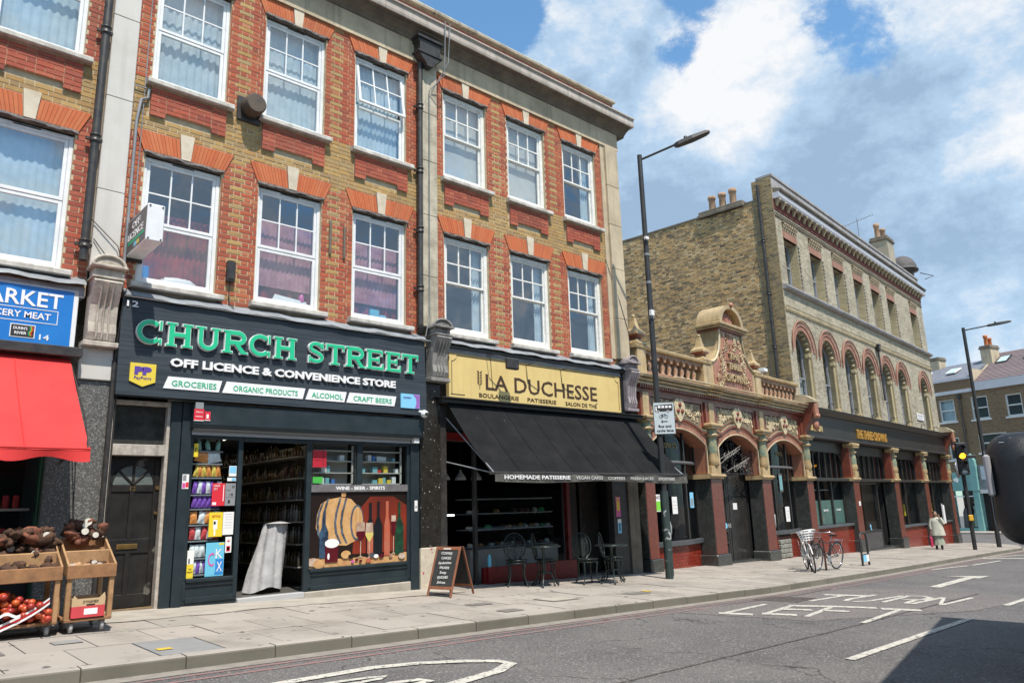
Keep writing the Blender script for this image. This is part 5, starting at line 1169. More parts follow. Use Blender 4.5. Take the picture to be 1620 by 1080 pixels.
mb = MB(); mb.box(8.1,.16,-.4,13.2,4.5,g1(10)-.03); part(b10,'interior_floor',mb,m_floor)
mb = MB(); mb.cbox(12.3,.55,-.3,12.9,.60,2.1,.01); mb.cbox(11.75,.55,-.3,12.2,.60,2.45,.01); dr = part(b10,'shop_door',mb,m_iron)
mb = MB(); mb.lathe([(.015,.50),(.02,.55)],(12.35,0,.75),8,axis='y'); part(dr,'handle',mb,m_brass)
t = thing('display_counter','glass fronted cake counter inside the dark bakery window','counter',F1,(10.2,.5,-.2))
mb = MB(); mb.box(9.1,.45,-.22,11.45,.95,.45); part(t,'base',mb,M('counter_base',(0.30,0.28,0.25),(0.24,0.22,0.20),sc=2,rough=.6))
mb = MB()
for z in (.47,.80,1.10,1.38): mb.box(9.15,.46,z,11.35,.95,z+.02)
part(t,'shelf',mb,m_lead)
mb = MB(); mb.grid(lambda u,v: (9.12+2.3*u,.44+.25*v*v,.45+.97*v),2,6); part(t,'curved_glass',mb,m_glass_shop)
rnd = random.Random(4); mb = MB()
for z in (.49,.82,1.12):
    x = 9.2
    while x < 11.3:
        if rnd.random() < .8: mb.blob((x,.58,z+.03),(rnd.uniform(.04,.09),.08,rnd.uniform(.03,.07)),int(x*10),m=rnd.randrange(4),n=7,k=4)
        x += rnd.uniform(.12,.22)
part(t,'cakes',mb,[M('pastry',(0.35,0.18,0.06),rough=.7),M('cream_cake',(0.5,0.45,0.38),rough=.6),M('choc_cake',(0.08,0.03,0.015),rough=.5),m_pack[4]],kind='stuff')
for i,x in enumerate((8.45,8.85,9.25,9.65)):
    t = thing('pendant_lamp','dim white pendant shade hanging in the bakery, '+('first','second','third','fourth')[i]+' from the left','lamp',F1,(x,.9,2.0),group='pendant lamps in the bakery')
    mb = MB(); mb.lathe([(.02,1.98),(.03,1.93),(.10,1.84),(.12,1.78),(.115,1.78)],(x,.9,0),14); part(t,'shade',mb,m_pinknet if False else m_blind)
    mb = MB(); mb.tube([(x,.9,1.98),(x,.9,2.9)],.006,5); part(t,'flex',mb,m_iron)
t = thing('strip_light','short lit white strip light low inside the left of the bakery','light',F1,(8.6,.5,1.1)); mb = MB(); mb.box(8.40,.5,1.09,8.78,.54,1.12); part(t,'tube',mb,M('lit_strip',(1,1,1),emit=((0.9,0.95,1.0),3.0)))
poster('pink and yellow flyer on the dark pier right of the bakery door',12.83,12.98,.95,1.38,m_pm,y=-.024,blocks=((.2,.8,.3,.8,m_py),(.1,.9,.9,.95,m_py),(.1,.9,.84,.87,m_py)),texts=(('Q',.3,.1,.12,m_py,.2),))
poster('small pale flyer with a dark figure below the pink flyer',12.86,12.98,.60,.90,m_lblue,y=-.024,blocks=((.35,.65,.15,.7,m_blackprint),(.0,1,.75,1,m_pw)))
mb = MB(); mb.lathe([(.035,-.0),(.035,.15),(.02,.2),(.015,.22)],(9.22,.02,g1(9)+.30),10); mb.box(9.15,-.03,g1(9),9.3,.05,g1(9)+.30,1); solo('blue_bottle','pale blue bottle on a ledge at the foot of the bakery window','bottle',F1,(9.2,0,g1(9)),mb,[m_pc,m_redp])

# ------------------------------------------------------------------ market on the left
m_bluesign = M('blue_sign',(0.012,0.16,0.52),(0.015,0.19,0.56),sc=2,rough=.35)
sg = thing('shop_sign','blue market sign with white letters cut off by the left edge','shop sign',F1,(1.0,-.1,3.4))
mb = MB(); mb.cbox(-2.2,-.12,3.39,2.10,.0,4.19,.008); part(sg,'frame',mb,m_upvc); mb = MB(); mb.box(-2.2,-.126,3.42,2.04,-.11,4.155); part(sg,'sign_board',mb,m_bluesign)
mb = MB(); put_text(mb,'MARKET',1.90,-.130,3.90,.20,.005,.004,align='LEFT'); xs=[v[0] for v in mb.v]; dx = 1.92-max(xs); mb.v=[(v[0]+dx,v[1],v[2]) for v in mb.v]
m2 = MB(); put_text(m2,'N GROCERY MEAT',1.79,-.130,3.735,.085,.004,.002,align='LEFT'); xs=[v[0] for v in m2.v]; dx = 1.80-max(xs); m2.v=[(v[0]+dx,v[1],v[2]) for v in m2.v]; mb.merge(m2)
put_text(mb,'14',1.75,-.130,3.47,.075,.004,.001,width=.11); mb.box(1.20,-.130,3.475,1.235,-.126,3.66)
for a,b,c,d in ((-.5,1.88,3.685,3.693),(-.5,1.88,3.857,3.865),(1.872,1.88,3.693,3.857)): mb.box(a,-.130,c,b,-.126,d)
part(sg,'lettering',mb,m_wl)
mb = MB(); mb.box(1.375,-.132,3.475,1.645,-.126,3.645,0); mb.box(1.385,-.134,3.485,1.635,-.131,3.635,1); o = part(sg,'logo_plate',mb,[m_wl,m_blackprint])
mb = MB(); put_text(mb,"DUNN'S",1.485,-.136,3.575,.036,.003,.001,width=.15); put_text(mb,'RIVER',1.49,-.136,3.515,.036,.003,.001,width=.13); part(o,'lettering',mb,m_wl)
mb = MB()
for i,mt in enumerate((0,1,2)): mb.tube([(1.585+.016*i,-.136,3.50),(1.572+.016*i,-.136,3.54),(1.595+.016*i,-.136,3.58),(1.585+.016*i,-.136,3.625)],.006,4,m=mt)
part(o,'river_stripes',mb,[m_greenprint,m_py,m_pr])
m_redcloth = M('red_awning_cloth',(0.62,0.028,0.025),(0.52,0.022,0.022),sc=2,rough=.7,bump=.2,bsc=200)
aw = thing('awning','bright red cloth awning over the market stall at the left edge','awning',F1,(1.0,-.1,3.2))
def ra(u,v):
    x = -2.2+(2.07+2.2)*u; return (x,-.12+(-1.62+.12)*v, 3.26+(1.96-3.26)*v-.03*math.sin(v*3.14)+.004*math.sin(u*70)*v)
mb = MB(); mb.grid(ra,40,10); part(aw,'canopy',mb,m_redcloth)
mb = MB(); mb.grid(lambda u,v:(-2.2+4.27*u,-1.63-.02*math.sin(u*33)*v,1.965-(.10+.03*math.sin(u*40))*v),60,3); part(aw,'valance',mb,m_redcloth)
mb = MB(); mb.cbox(-2.2,-.25,3.27,2.18,0,3.40,.01); part(aw,'cassette',mb,m_iron)
mb = MB()
for x in (1.45,.5): mb.tube([(x,ra(0,v/5)[1]-.006,ra(0,v/5)[2]+.003) for v in range(6)],.005,4)
mb.tube([(-2.2,-1.63,1.985),(2.07,-1.63,1.985)],.014,6); part(aw,'seams',mb,m_redcloth)
mb = MB(); mb.tube([(2.08,-.15,3.2),(2.12,-1.0,2.4),(2.05,-1.6,1.99)],.010,5); mb.tube([(2.15,-.15,3.2),(2.25,-.12,1.9),(2.28,-.1,1.2)],.008,5); mb.tube([(2.10,-.05,1.95),(1.9,-1.55,1.95)],.018,6); part(aw,'arm',mb,m_iron)
m_grn = M('green_shop_paint',(0.012,0.10,0.045),(0.01,0.085,0.04),sc=3,rough=.4)
fbox(b14,'shopfront_post',1.90,2.14,g1(2),3.25,.06,.2,m_grn)
mb = MB(); mb.box(-2.2,.05,2.35,2.0,.2,3.3); part(b14,'fascia_beam',mb,m_dark)
pane(b14,-2.2,1.90,.6,2.4,y=.10)
mb = MB(); mb.box(-2.2,.06,0,1.9,.16,.6); mb.box(-2.2,2.4,0,2.1,2.5,3); mb.box(2.1,.1,0,2.15,2.4,3); mb.box(-2.2,.1,-.02,2.1,2.4,.05); mb.box(-2.2,.1,2.9,2.1,2.4,3.0); part(b14,'interior_walls',mb,m_room)
for i,(x,z,mt) in enumerate(((1.98,1.75,m_pm),(2.05,1.85,m_lblue),(2.06,1.72,m_py),(1.98,1.62,m_py),(1.97,1.50,m_pm),(2.06,1.47,m_pr))):
    mb = MB(); mb.box(x,.052,z,x+.055,.058,z+.055); solo('sticker','one of the small coloured stickers on the green shop post','sticker',F1,(x,.05,z),mb,mt,group='stickers on the green post')
mb = MB()
for z in (.95,1.35): mb.box(.4,.2,z,1.85,.45,z+.03)
rn = random.Random(5)
for z in (.98,1.38):
    x = .5
    while x < 1.8: mb.lathe([(.04,0),(.04,.14),(.03,.16)],(x,.3,z),8,m=1+rn.randrange(3)); x += .11
solo('market_shelves','shelves of tins behind the dark market window','shelves',F1,(1.2,.3,.95),mb,[m_shelf,m_pack[2],m_pack[7],m_pack[6]])

# produce carts
m_wood = M('cart_wood',(0.33,0.165,0.07),(0.20,0.10,0.045),sc=7,rough=.75,bump=.25,bsc=30,grime=.4,speck=((0.06,0.03,0.015),5,0.72))
m_wood2 = M('cart_wood_pale',(0.42,0.25,0.12),(0.28,0.155,0.07),sc=7,rough=.7,bump=.25,bsc=30)
m_yam = M('yam_skin',(0.045,0.022,0.014),(0.11,0.055,0.03),sc=14,rough=.9,bump=.9,bsc=50)
m_yam2 = M('reddish_root',(0.22,0.07,0.035),(0.12,0.045,0.025),sc=12,rough=.75,bump=.6,bsc=40)
m_cut = M('cut_root',(0.72,0.70,0.62),(0.6,0.56,0.46),sc=14,rough=.6)
m_gin = M('ginger',(0.48,0.30,0.16),(0.36,0.21,0.11),sc=12,rough=.8,bump=.6)
m_cast = M('caster_grey',(0.42,0.42,0.42),(0.3,0.3,0.3),sc=9,rough=.5)
ZG = g1(1.9,-1.4)
def cart(name,label,x0,x1,yf,yb,slots):
    t = thing(name,label,'market cart',F1,((x0+x1)/2,(yf+yb)/2,ZG)); z = lambda h: ZG+h*.95
    def bd(nm,*a,mt=m_wood): mb = MB(); mb.cbox(a[0],a[1],z(a[2]),a[3],a[4],z(a[5]),.006); return part(t,nm,mb,mt)
    for x in (x0,x1-.05):
        bd('leg',x,yf+.01,.14,x+.05,yf+.07,.60,mt=m_wood2); bd('leg',x,yb-.07,.14,x+.05,yb-.01,.9,mt=m_wood2)
    bd('base_shelf',x0+.002,yf,.12,x1-.002,yb,.155); bd('front_board',x0-.01,yf-.012,.585,x1+.01,yf+.012,.735)
    for x in (x0-.008,x1-.012):
        mb = MB(); mb.prism([(yf,z(.58)),(yb,z(.80)),(yb,z(1.03)),(yf,z(.73))],x,x+.02,'x'); part(t,'side_board',mb,m_wood2)
    bd('rear_board',x0+.012,yb-.02,.6,x1-.012,yb,1.02)
    mb = MB(); mb.prism([(yf+.012,z(.60)),(yb-.02,z(.84)),(yb-.02,z(.86)),(yf+.012,z(.62))],x0+.013,x1-.013,'x'); part(t,'tray_floor',mb,m_wood)
    ym = (yf+yb)/2; mb = MB(); mb.prism([(ym-.01,z(.70)),(ym+.01,z(.72)),(ym+.01,z(.885)),(ym-.01,z(.875))],x0+.013,x1-.013,'x'); part(t,'divider',mb,m_wood2)
    for sx in slots: mb = MB(); mb.prism([(yf+.013,z(.62)),(yb-.022,z(.84)),(yb-.022,z(1.0)),(yf+.013,z(.725))],sx-.009,sx+.009,'x'); part(t,'divider',mb,m_wood2)
    for x in (x0+.08,x1-.08):
        for y in (yf+.08,yb-.08):
            mb = MB(); mb.lathe([(.02,-.018),(.052,-.016),(.058,-.008),(.058,.008),(.052,.016),(.02,.018)],(x,y,ZG+.058),14,axis='x'); w_ = part(t,'caster',mb,m_cast)
            mb = MB(); mb.box(x-.03,y-.02,ZG+.10,x+.03,y+.02,ZG+.12); mb.box(x-.03,y-.012,ZG+.05,x-.022,y+.012,ZG+.11); mb.box(x+.022,y-.012,ZG+.05,x+.03,y+.012,ZG+.11); part(w_,'fork',mb,m_lead)
    return t
YF, YB = -1.65, -1.12
cart('produce_cart','larger wooden produce cart on casters at the left edge, heaped with roots',.35,1.90,YF-.02,YB,(1.32,))
cart('produce_cart','small wooden produce cart on casters beside the black front door',1.96,2.42,YF-.02,YB,())
def roots(n,x0,x1,y0,y1,zf,size,mts,nm,label,cat,seed,cut=0.2,layers=1,long_=1.9):
    rn = random.Random(seed)
    for i in range(n):
        x = rn.uniform(x0,x1); v = rn.random(); y = y0+(y1-y0)*v; s_ = rn.uniform(.8,1.25)*size
        mb = MB(); L_ = layers; zz = zf(v)+s_*.6+rn.random()*size*1.1*(L_-1)
        mb.blob((x,y,zz),(s_*long_*rn.uniform(.7,1.1),s_*rn.uniform(.7,1),s_*rn.uniform(.7,1)),rn.randrange(9999),n=9,k=7,rough=.30,ax=(rn.uniform(0,6.28),rn.uniform(-.5,.5)))
        if rn.random() < cut:
            a = rn.uniform(-.6,.2); c = Vector((x+math.sin(a)*s_*.9,y-s_*.95,zz+.01)); mb.lathe([(s_*.62,-.01),(s_*.60,.01)],tuple(c),12,m=1,axis='y')
        solo(nm,label,cat,F1,(x,y,zz),mb,[rn.choice(mts),m_cut],group=label)
sl = lambda a,b: (lambda v: ZG+(a+(b-a)*v)*.95)
roots(34,.70,1.28,YF+.35,YB-.05,sl(.78,.88),.052,[m_yam,m_yam2],'yam','brown yam in the upper left heap of the larger cart','yam',1,.15,5)
roots(38,1.36,1.86,YF+.33,YB-.02,sl(.80,.90),.055,[m_yam,m_yam,m_yam2],'yam','dark yam in the upper right heap of the larger cart','yam',2,.12,5)
roots(10,.8,1.28,YF+.06,YF+.26,sl(.63,.70),.035,[m_yam,m_gin],'small_root','small pale root in the front left tray of the larger cart','root',3,.3)
roots(13,1.38,1.86,YF+.06,YF+.28,sl(.64,.72),.045,[m_yam],'cocoyam','dark cocoyam in the front right tray of the larger cart','cocoyam',4,.1,2)
roots(18,2.0,2.38,YB-.12,YB+.02,sl(.92,.98),.058,[m_yam,m_yam2],'yam','big yam stacked behind the small cart','yam',5,.3,4,1.3)
roots(16,2.02,2.37,YF+.34,YF+.50,sl(.745,.79),.026,[m_gin],'ginger_root','ginger piece in the upper tray of the small cart','ginger',6,.0,1,1.7)
roots(9,2.02,2.37,YF+.05,YF+.24,sl(.63,.70),.042,[m_yam,m_gin],'cassava','root with a white cut end in the front tray of the small cart','cassava',7,.55)
# melon half
mb = MB(); mb.lathe([(.01,ZG+.63),(.06,ZG+.65),(.085,ZG+.71),(.08,ZG+.715)],(1.43-.38,YF+.14,0),14); mb.lathe([(.08,ZG+.712),(.0,ZG+.722)],(1.05,YF+.14,0),14,m=1)
solo('cut_squash','cut squash with orange flesh in the front tray of the larger cart','squash',F1,(1.05,YF+.14,ZG+.63),mb,[m_pack[5],m_pack[7]])
# net sacks of onions below
m_oni = M('red_onion',(0.33,0.03,0.02),(0.50,0.09,0.02),sc=8,rough=.35,isl=[(0.38,0.03,0.02),(0.25,0.015,0.02),(0.55,0.12,0.02),(0.42,0.05,0.02)]); m_net2 = M('red_net',(0.45,0.01,0.015),rough=.5)
rn = random.Random(8); mb = MB()
for i in range(290):
    x = rn.uniform(.85,1.80); v = rn.random(); y = YF-.08+.45*v; z = ZG+.17+rn.random()*(.10+.34*min(1,(1.95-x)*1.1))*(1-.3*abs(v-.5))
    mb.blob((x,y,z),(.04,.04,.036),rn.randrange(999),n=8,k=5,rough=.05)
solo('onion_sack','red net sack of onions spilling over the base of the larger cart','sack',F1,(1.3,YF+.1,ZG),mb,m_oni)
mb = MB()
for k in range(3):
    mb.grid(lambda u,v,k=k:(1.0+.80*u, YF-.09-.02*math.sin(u*9)+.012*k, ZG+.03+.022*k+.30*u*u+.022*v),16,1,m=0 if k != 1 else 1)
mb.grid(lambda u,v:(1.20+.35*u,YF-.11,ZG+.24+.02*math.sin(u*12)+.03*v),10,1,m=0)
solo('sack_label','white and red paper band hanging off the onion sack','label',F1,(1.4,YF-.1,ZG+.1),mb,[m_pw,m_net2])
# cardboard carton
t = thing('carton','red and buff open cardboard carton under the small cart','box',F1,(2.20,YF+.1,ZG+.16)); m_card = M('cardboard',(0.52,0.38,0.22),(0.46,0.32,0.18),sc=6,rough=.85); m_cred = M('carton_red',(0.60,0.06,0.07),(0.50,0.05,0.06),sc=6,rough=.6)
x0,x1,y0,y1,z0 = 2.02,2.34,YF-.03,YF+.24,ZG+.150
mb = MB(); mb.box(x0,y0,z0,x1,y0+.008,z0+0.122,0); mb.box(x0,y0,z0+0.122,x1,y0+.008,z0+0.198,1); mb.box(x0,y1,z0,x1,y1+.008,z0+0.213,1); mb.box(x0,y0+.008,z0,x0+.008,y1,z0+0.122,0); mb.box(x0,y0+.008,z0+0.122,x0+.008,y1,z0+0.205,1); mb.box(x1-.008,y0+.008,z0,x1,y1,z0+0.205,1); mb.box(x0,y0,z0,x1,y1,z0+0.005,1)
part(t,'box',mb,[m_cred,m_card])
mb = MB(); mb.prism([(x0,z0+0.198),(x0+.05,z0+0.198),(x0+.02,z0+0.236)],y0,y0+.006,'y'); mb.prism([(x1-.06,z0+0.198),(x1,z0+0.198),(x1-.01,z0+0.251)],y0,y0+.006,'y'); part(t,'torn_flap',mb,m_card)
mb = MB(); mb.box(x0+.12,y0-.002,z0+0.034,x0+.25,y0,z0+0.095); part(t,'white_label',mb,m_pw)
mb = MB(); mb.box(x0+.14,y0-.002,z0+0.125,x0+.22,y0,z0+0.141); put_text(mb,'DYNAMEX',x0+.18,y0-.003,z0+0.152,.028,.002,0,width=.15); part(t,'print',mb,m_blackprint)

# ------------------------------------------------------------------ saloon lounge (faience)
m_fa = M('red_faience',(0.25,0.065,0.038),(0.16,0.042,0.026),sc=3,rough=.35,streak=.35,coat=.1,grime=.4); m_fab = M('buff_faience',(0.54,0.40,0.21),(0.40,0.29,0.15),sc=3,rough=.4,streak=.35,grime=.45)
m_pinkf = M('salmon_faience',(0.42,0.19,0.115),(0.32,0.135,0.085),sc=3,rough=.4,streak=.3,grime=.45)
m_balu = M('tan_faience',(0.40,0.24,0.14),(0.28,0.155,0.09),sc=5,rough=.5,streak=.3,grime=.4); m_fg = M('green_faience',(0.12,0.22,0.18),(0.40,0.34,0.18),sc=11,rough=.35,grime=.4)
m_tile = M('oxblood_tile',(0.22,0.026,0.014),(0.17,0.02,0.011),sc=2,rough=.18,grime=.3,isl=[(0.24,0.028,0.014),(0.18,0.02,0.011),(0.27,0.036,0.018)]); m_grout = M('grout',(0.12,0.04,0.03),rough=.9)
m_pg2 = M('dark_polished_granite',(0.035,0.038,0.036),(0.055,0.058,0.054),sc=6,rough=.25,speck=((0.14,0.14,0.13),60,0.62)); m_redgran = M('red_granite',(0.17,0.042,0.026),(0.11,0.028,0.019),sc=10,rough=.3,grime=.4,speck=((0.26,0.11,0.08),50,0.62))
m_relf = M('relief_cream',(0.64,0.54,0.34),(0.46,0.38,0.24),sc=12,rough=.5); m_relg = M('relief_green_ground',(0.22,0.16,0.10),rough=.6); m_cream2 = M('cream_stone',(0.58,0.49,0.32),(0.42,0.35,0.23),sc=3,rough=.6,streak=.35,grime=.4)
m_frame = M('dark_pub_paint',(0.022,0.021,0.020),(0.035,0.033,0.031),sc=5,rough=.35)
lg = thing('public_house_lounge','single storey red and cream faience lounge with three arches and balustrade','building',F2,(0,0,g2(0)))
PX = [(.28,.70),(3.41,4.02),(6.50,7.10),(9.84,10.36)]       # piers
def pbox(par,nm,x0,x1,y0,y1,z0,z1,mat,c=.008): mb = MB(); mb.cbox(x0,y0,z0,x1,y1,z1,c); return part(par,nm,mb,mat)
for i,(a,b) in enumerate(PX):
    g = g2((a+b)/2,-.1)
    pbox(lg,'pier_base',a-.07,b+.07,-.17,.35,g-.1,g+.28,m_pg2,.02)
    pbox(lg,'granite_pier',a,b,-.10,.32,g+.28,1.80,m_pg2); pbox(lg,'granite_facing',a+.012,b-.012,-.112,-.10,g+.285,1.79,m_redgran,.003)
    mb = MB(); moulding(mb,[(-.20,1.86),(-.20,1.89),(-.17,1.92),(.35,1.92),(.35,1.80),(-.13,1.80),(-.14,1.84)],a-.10,b+.10); part(lg,'pier_cap',mb,m_fab)
    xc = (a+b)/2; w = .17; fx = a+.20
    pbox(lg,'buff_block',a+.06,b-.06,-.14,.1,1.92,2.13,m_fab)
    mb = MB(); mb.lathe([(.12,2.13),(.14,2.17),(.165,2.27),(.13,2.42),(.14,2.46)],(xc,-.06,0),14); part(lg,'column_vase',mb,m_fab)
    mb = MB(); mb.lathe([(.135,2.46),(.15,2.6),(.135,2.8),(.14,2.9)],(xc,-.06,0),14); part(lg,'column_shaft',mb,m_fg)
    mb = MB(); mb.lathe([(.16,2.90),(.20,2.92),(.20,2.95),(.16,2.97)],(xc,-.06,0),14); part(lg,'column_ring',mb,m_fab)
    mb = MB(); mb.lathe([(.155,2.97),(.155,3.10)],(xc,-.06,0),14); part(lg,'column_neck',mb,m_fg)
    pbox(lg,'capital',a+.02,b-.02,-.26,.1,3.10,3.16,m_fab); pbox(lg,'capital',a-.03,b+.03,-.30,.1,3.16,3.24,m_fab,.02)
    pbox(lg,'buff_pilaster',xc-.13,xc+.13,-.15,.0,3.24,3.80,m_fab); pbox(lg,'red_margin',a+.02,xc-.135,-.12,.0,3.24,3.80,m_fa); pbox(lg,'red_margin',xc+.135,b-.02,-.12,.0,3.24,3.80,m_fa)
BAYS = [(.70,3.41),(4.02,6.50),(7.10,9.84)]
def seg_arch(x0,x1,zs,rise,n=18):
    xc=(x0+x1)/2; h=(x1-x0)/2; r=(h*h+rise*rise)/(2*rise); zc=zs+rise-r; a=math.asin(h/r)
    return [(xc+r*math.sin(-a+2*a*i/n), zc+r*math.cos(-a+2*a*i/n)) for i in range(n+1)]
for i,(a,b) in enumerate(BAYS):
    ar = seg_arch(a+.02,b-.02,2.62,.40); top = [(p[0],p[1]+.20) for p in ar]
    mb = MB(); mb.prism([(a-.1,1.93),(a+.02,1.93)]+ar+[(b-.02,1.93),(b+.1,1.93),(b+.1,3.60),(a-.1,3.60)],-.03,.40,'y'); part(lg,'arch_wall',mb,m_pinkf)
    # gauged arch face: voussoirs, cream inner bead, moulded hood
    mb = MB()
    for k in range(18):
        q = [ar[k],ar[k+1],(ar[k+1][0],ar[k+1][1]+.17),(ar[k][0],ar[k][1]+.17)]; q = [(p[0]+(.004 if j in (0,3) else -.002),p[1]) for j,p in enumerate(q)]; mb.prism(q,-.075,-.02,'y')
    part(lg,'arch_voussoirs',mb,m_pinkf)
    mb = MB(); mb.tube([(a+.03,-.075,1.94)]+[(p[0],-.075,p[1]+.008) for p in ar]+[(b-.03,-.075,1.94)],.020,6); part(lg,'arch_bead',mb,m_cream2)
    mb = MB(); hood = [(a-.05,2.98)]+[(p[0],p[1]+.19) for p in seg_arch(a+.25,b-.25,2.80,.26)]+[(b+.05,2.98)]; mb.tube([(p[0],-.09,p[1]) for p in hood],.035,6); mb.tube([(p[0],-.10,p[1]+.055) for p in hood],.020,6,m=1); part(lg,'hood_mould',mb,[m_fa,m_fg])
    mb = MB(); pan = [(a+.14,3.30)]+[(p[0],p[1]+.34) for p in seg_arch(a+.3,b-.3,2.78,.26)]+[(b-.14,3.30),(b-.14,3.72),(a+.14,3.72)]; mb.prism(pan,-.045,-.02,'y'); part(lg,'relief_panel',mb,m_relg)
    mb = MB()
    for z in (3.74,): mb.box(a,-.07,z,b,-.02,3.80)
    for x in (a+.03,b-.10): mb.box(x,-.07,3.15,x+.07,-.02,3.74)
    part(lg,'red_frame',mb,m_fa)
    # strapwork and leaf relief
    rn = random.Random(30+i); mb = MB(); xc = (a+b)/2
    for k in range(110):
        x = rn.uniform(a+.2,b-.2); zlo = 3.12+.22*max(0,1-((x-xc)/1.1)**2)+.06; z = rn.uniform(zlo+.05,3.68)
        if abs(x-xc) < .25: continue
        r = rn.uniform(.035,.075); a0 = rn.uniform(0,6.28); pts = [(x+r*(1-j/11)*math.cos(a0+j*.75),-.055,z+r*(1-j/11)*math.sin(a0+j*.75)) for j in range(10)]; mb.tube(pts,[.020*(1-j/14) for j in range(10)],5)
    part(lg,'leaf_relief',mb,m_relf,kind='stuff')
    mb = MB(); sh = [(xc-.20,3.72),(xc-.26,3.60),(xc-.22,3.40),(xc-.08,3.24),(xc,3.19),(xc+.08,3.24),(xc+.22,3.40),(xc+.26,3.60),(xc+.20,3.72),(xc+.1,3.78),(xc,3.74),(xc-.1,3.78)]; mb.prism(sh,-.14,-.03,'y'); cr = part(lg,'shield',mb,m_relf)
    mb = MB()
    for dx,dz in ((0,3.62),(-.10,3.46),(.10,3.46)): mb.lathe([(.02,-.18),(.055,-.17),(.065,-.15),(.065,-.13)],(xc+dx,0,dz),10,axis='y')
    part(cr,'crown_boss',mb,m_fa)
    # recessed window / door
    g = g2((a+b)/2)
    mb = MB(); mb.box(a-.05,1.6,g-.1,b+.05,1.7,3.3); mb.box(a-.06,.4,g,a-.02,1.6,3.3); mb.box(b+.02,.4,g,b+.06,1.6,3.3); mb.box(a,.4,3.05,b,1.6,3.1); mb.box(a,.4,g-.1,b,1.6,g-.02); part(lg,'dark_interior',mb,m_room)
    if i != 1:
        bow = lambda u,amp=.18: .30-amp*math.sin(u*math.pi)   # bowed front
        n = 8
        mb = MB(); mb.grid(lambda u,v:(a+(b-a)*u,bow(u)+.04,g-.05+(.17-g)*v),n,1); part(lg,'grout_bed',mb,m_grout)
        if i == 2: xl, xr = a, a+.62
        else: xl, xr = a, b
        z = g-.02; k = 0; tm = MB()
        while z < .16:
            x = a+(0 if k % 2 else .078)
            while x < b-.03:
                if i == 2 and a+.72 < x < a+1.60: x += .155; continue
                x2 = min(x+.15,b); u0=(x-a)/(b-a); u1=(x2-a)/(b-a); zz = min(z+.071,.17); y0=bow(u0)+.030; y1=bow(u1)+.030
                tm.add([(x+.003,y0,z),(x2-.003,y1,z),(x2-.003,y1,zz),(x+.003,y0,zz),(x+.003,y0+.02,z),(x2-.003,y1+.02,z),(x2-.003,y1+.02,zz),(x+.003,y0+.02,zz)],[(0,1,2,3),(3,2,6,7),(0,4,5,1),(0,3,7,4),(1,5,6,2)]); x += .155
            z += .076; k += 1
        part(lg,'wall_tiles',tm,m_tile,kind='stuff')
        mb = MB(); V = []
        for j in range(n+1):
            u = j/n; V += [(a+(b-a)*u,bow(u)-.06,.20),(a+(b-a)*u,bow(u)-.07,.30),(a+(b-a)*u,bow(u)+.02,.31),(a+(b-a)*u,bow(u)+.02,.17)]
        mb.add(V,[(4*j+q,4*j+4+q,4*j+4+(q+1)%4,4*j+(q+1)%4) for j in range(n) for q in range(4)]); part(lg,'window_ledge',mb,M('ledge_grey',(0.09,0.10,0.11),(0.06,0.065,0.07),sc=4,rough=.4) if i == 0 else bpy.data.materials['ledge_grey'])
        for u in (0,.30,.70,1):
            x = a+(b-a)*u; x = min(max(x,a+.03),b-.03); mb = MB(); mb.cbox(x-.03,bow(u)-.0,.31,x+.03,bow(u)+.06,2.95,.006); part(lg,'mullion',mb,m_frame)
        mb = MB(); mb.tube([(a+(b-a)*j/n,bow(j/n)+.0,2.20) for j in range(n+1)],.045,6); part(lg,'transom_rail',mb,M('worn_rail',(0.11,0.11,0.115),rough=.5) if i == 0 else bpy.data.materials['worn_rail'])
        mb = MB(); mb.grid(lambda u,v:(a+(b-a)*u,bow(u)+.035,.31+2.7*v),n,1); part(lg,'bow_window_pane',mb,m_glass_shop)
        for k in range(5):
            u = (k+.5)/5; mb = MB(); mb.blob((a+(b-a)*u,.75,.45+.1*(k%2)),(.12,.06,.24),k,rough=.05) ; part(lg,'seat_back',mb,m_blind) if k in (0,1,3) else None
    else:
        pbox(lg,'door_frame',a+.15,a+.23,.45,.55,g,2.2,m_frame); pbox(lg,'door_frame',a+1.30,a+1.38,.45,.55,g,2.2,m_frame); pbox(lg,'door_head',a,b,.45,.55,1.95,2.02,m_frame)
        pbox(lg,'side_panel',a+1.40,b,.44,.55,g,1.95,m_frame)
        mb = MB(); mb.box(a+.23,.49,g+.02,a+1.30,.53,1.95); dd = part(lg,'lounge_door',mb,m_dark)
        mb = MB(); mb.cbox(a+.24,.46,g+.05,a+1.29,.49,g+.12,.004); mb.cbox(a+.24,.46,.38,a+1.29,.49,.46,.004); mb.cbox(a+.24,.46,g+.5,a+1.29,.49,g+.56,.004); mb.cbox(a+.24,.461,g+.12,a+.31,.489,1.9,.004); mb.cbox(a+1.22,.461,g+.12,a+1.29,.489,1.9,.004); part(dd,'door_rails',mb,m_frame)
        pbox(lg,'door_step',a-.02,b+.02,.1,.6,g-.1,g+.03,m_pg2)
tiles = None
# glazed block panel in the right bay
mb = MB(); a = 7.10
for r in range(6):
    for c in range(3):
        x = a+.74+c*.27; z = g2(8.3)+.03+r*.135
        if z+.12 < .16: mb.cbox(x,.10,z,x+.25,.20,z+.12,.015)
part(lg,'glass_blocks',mb,M('glass_block',(0.16,0.16,0.14),(0.30,0.30,0.26),sc=12,rough=.25),kind='stuff')
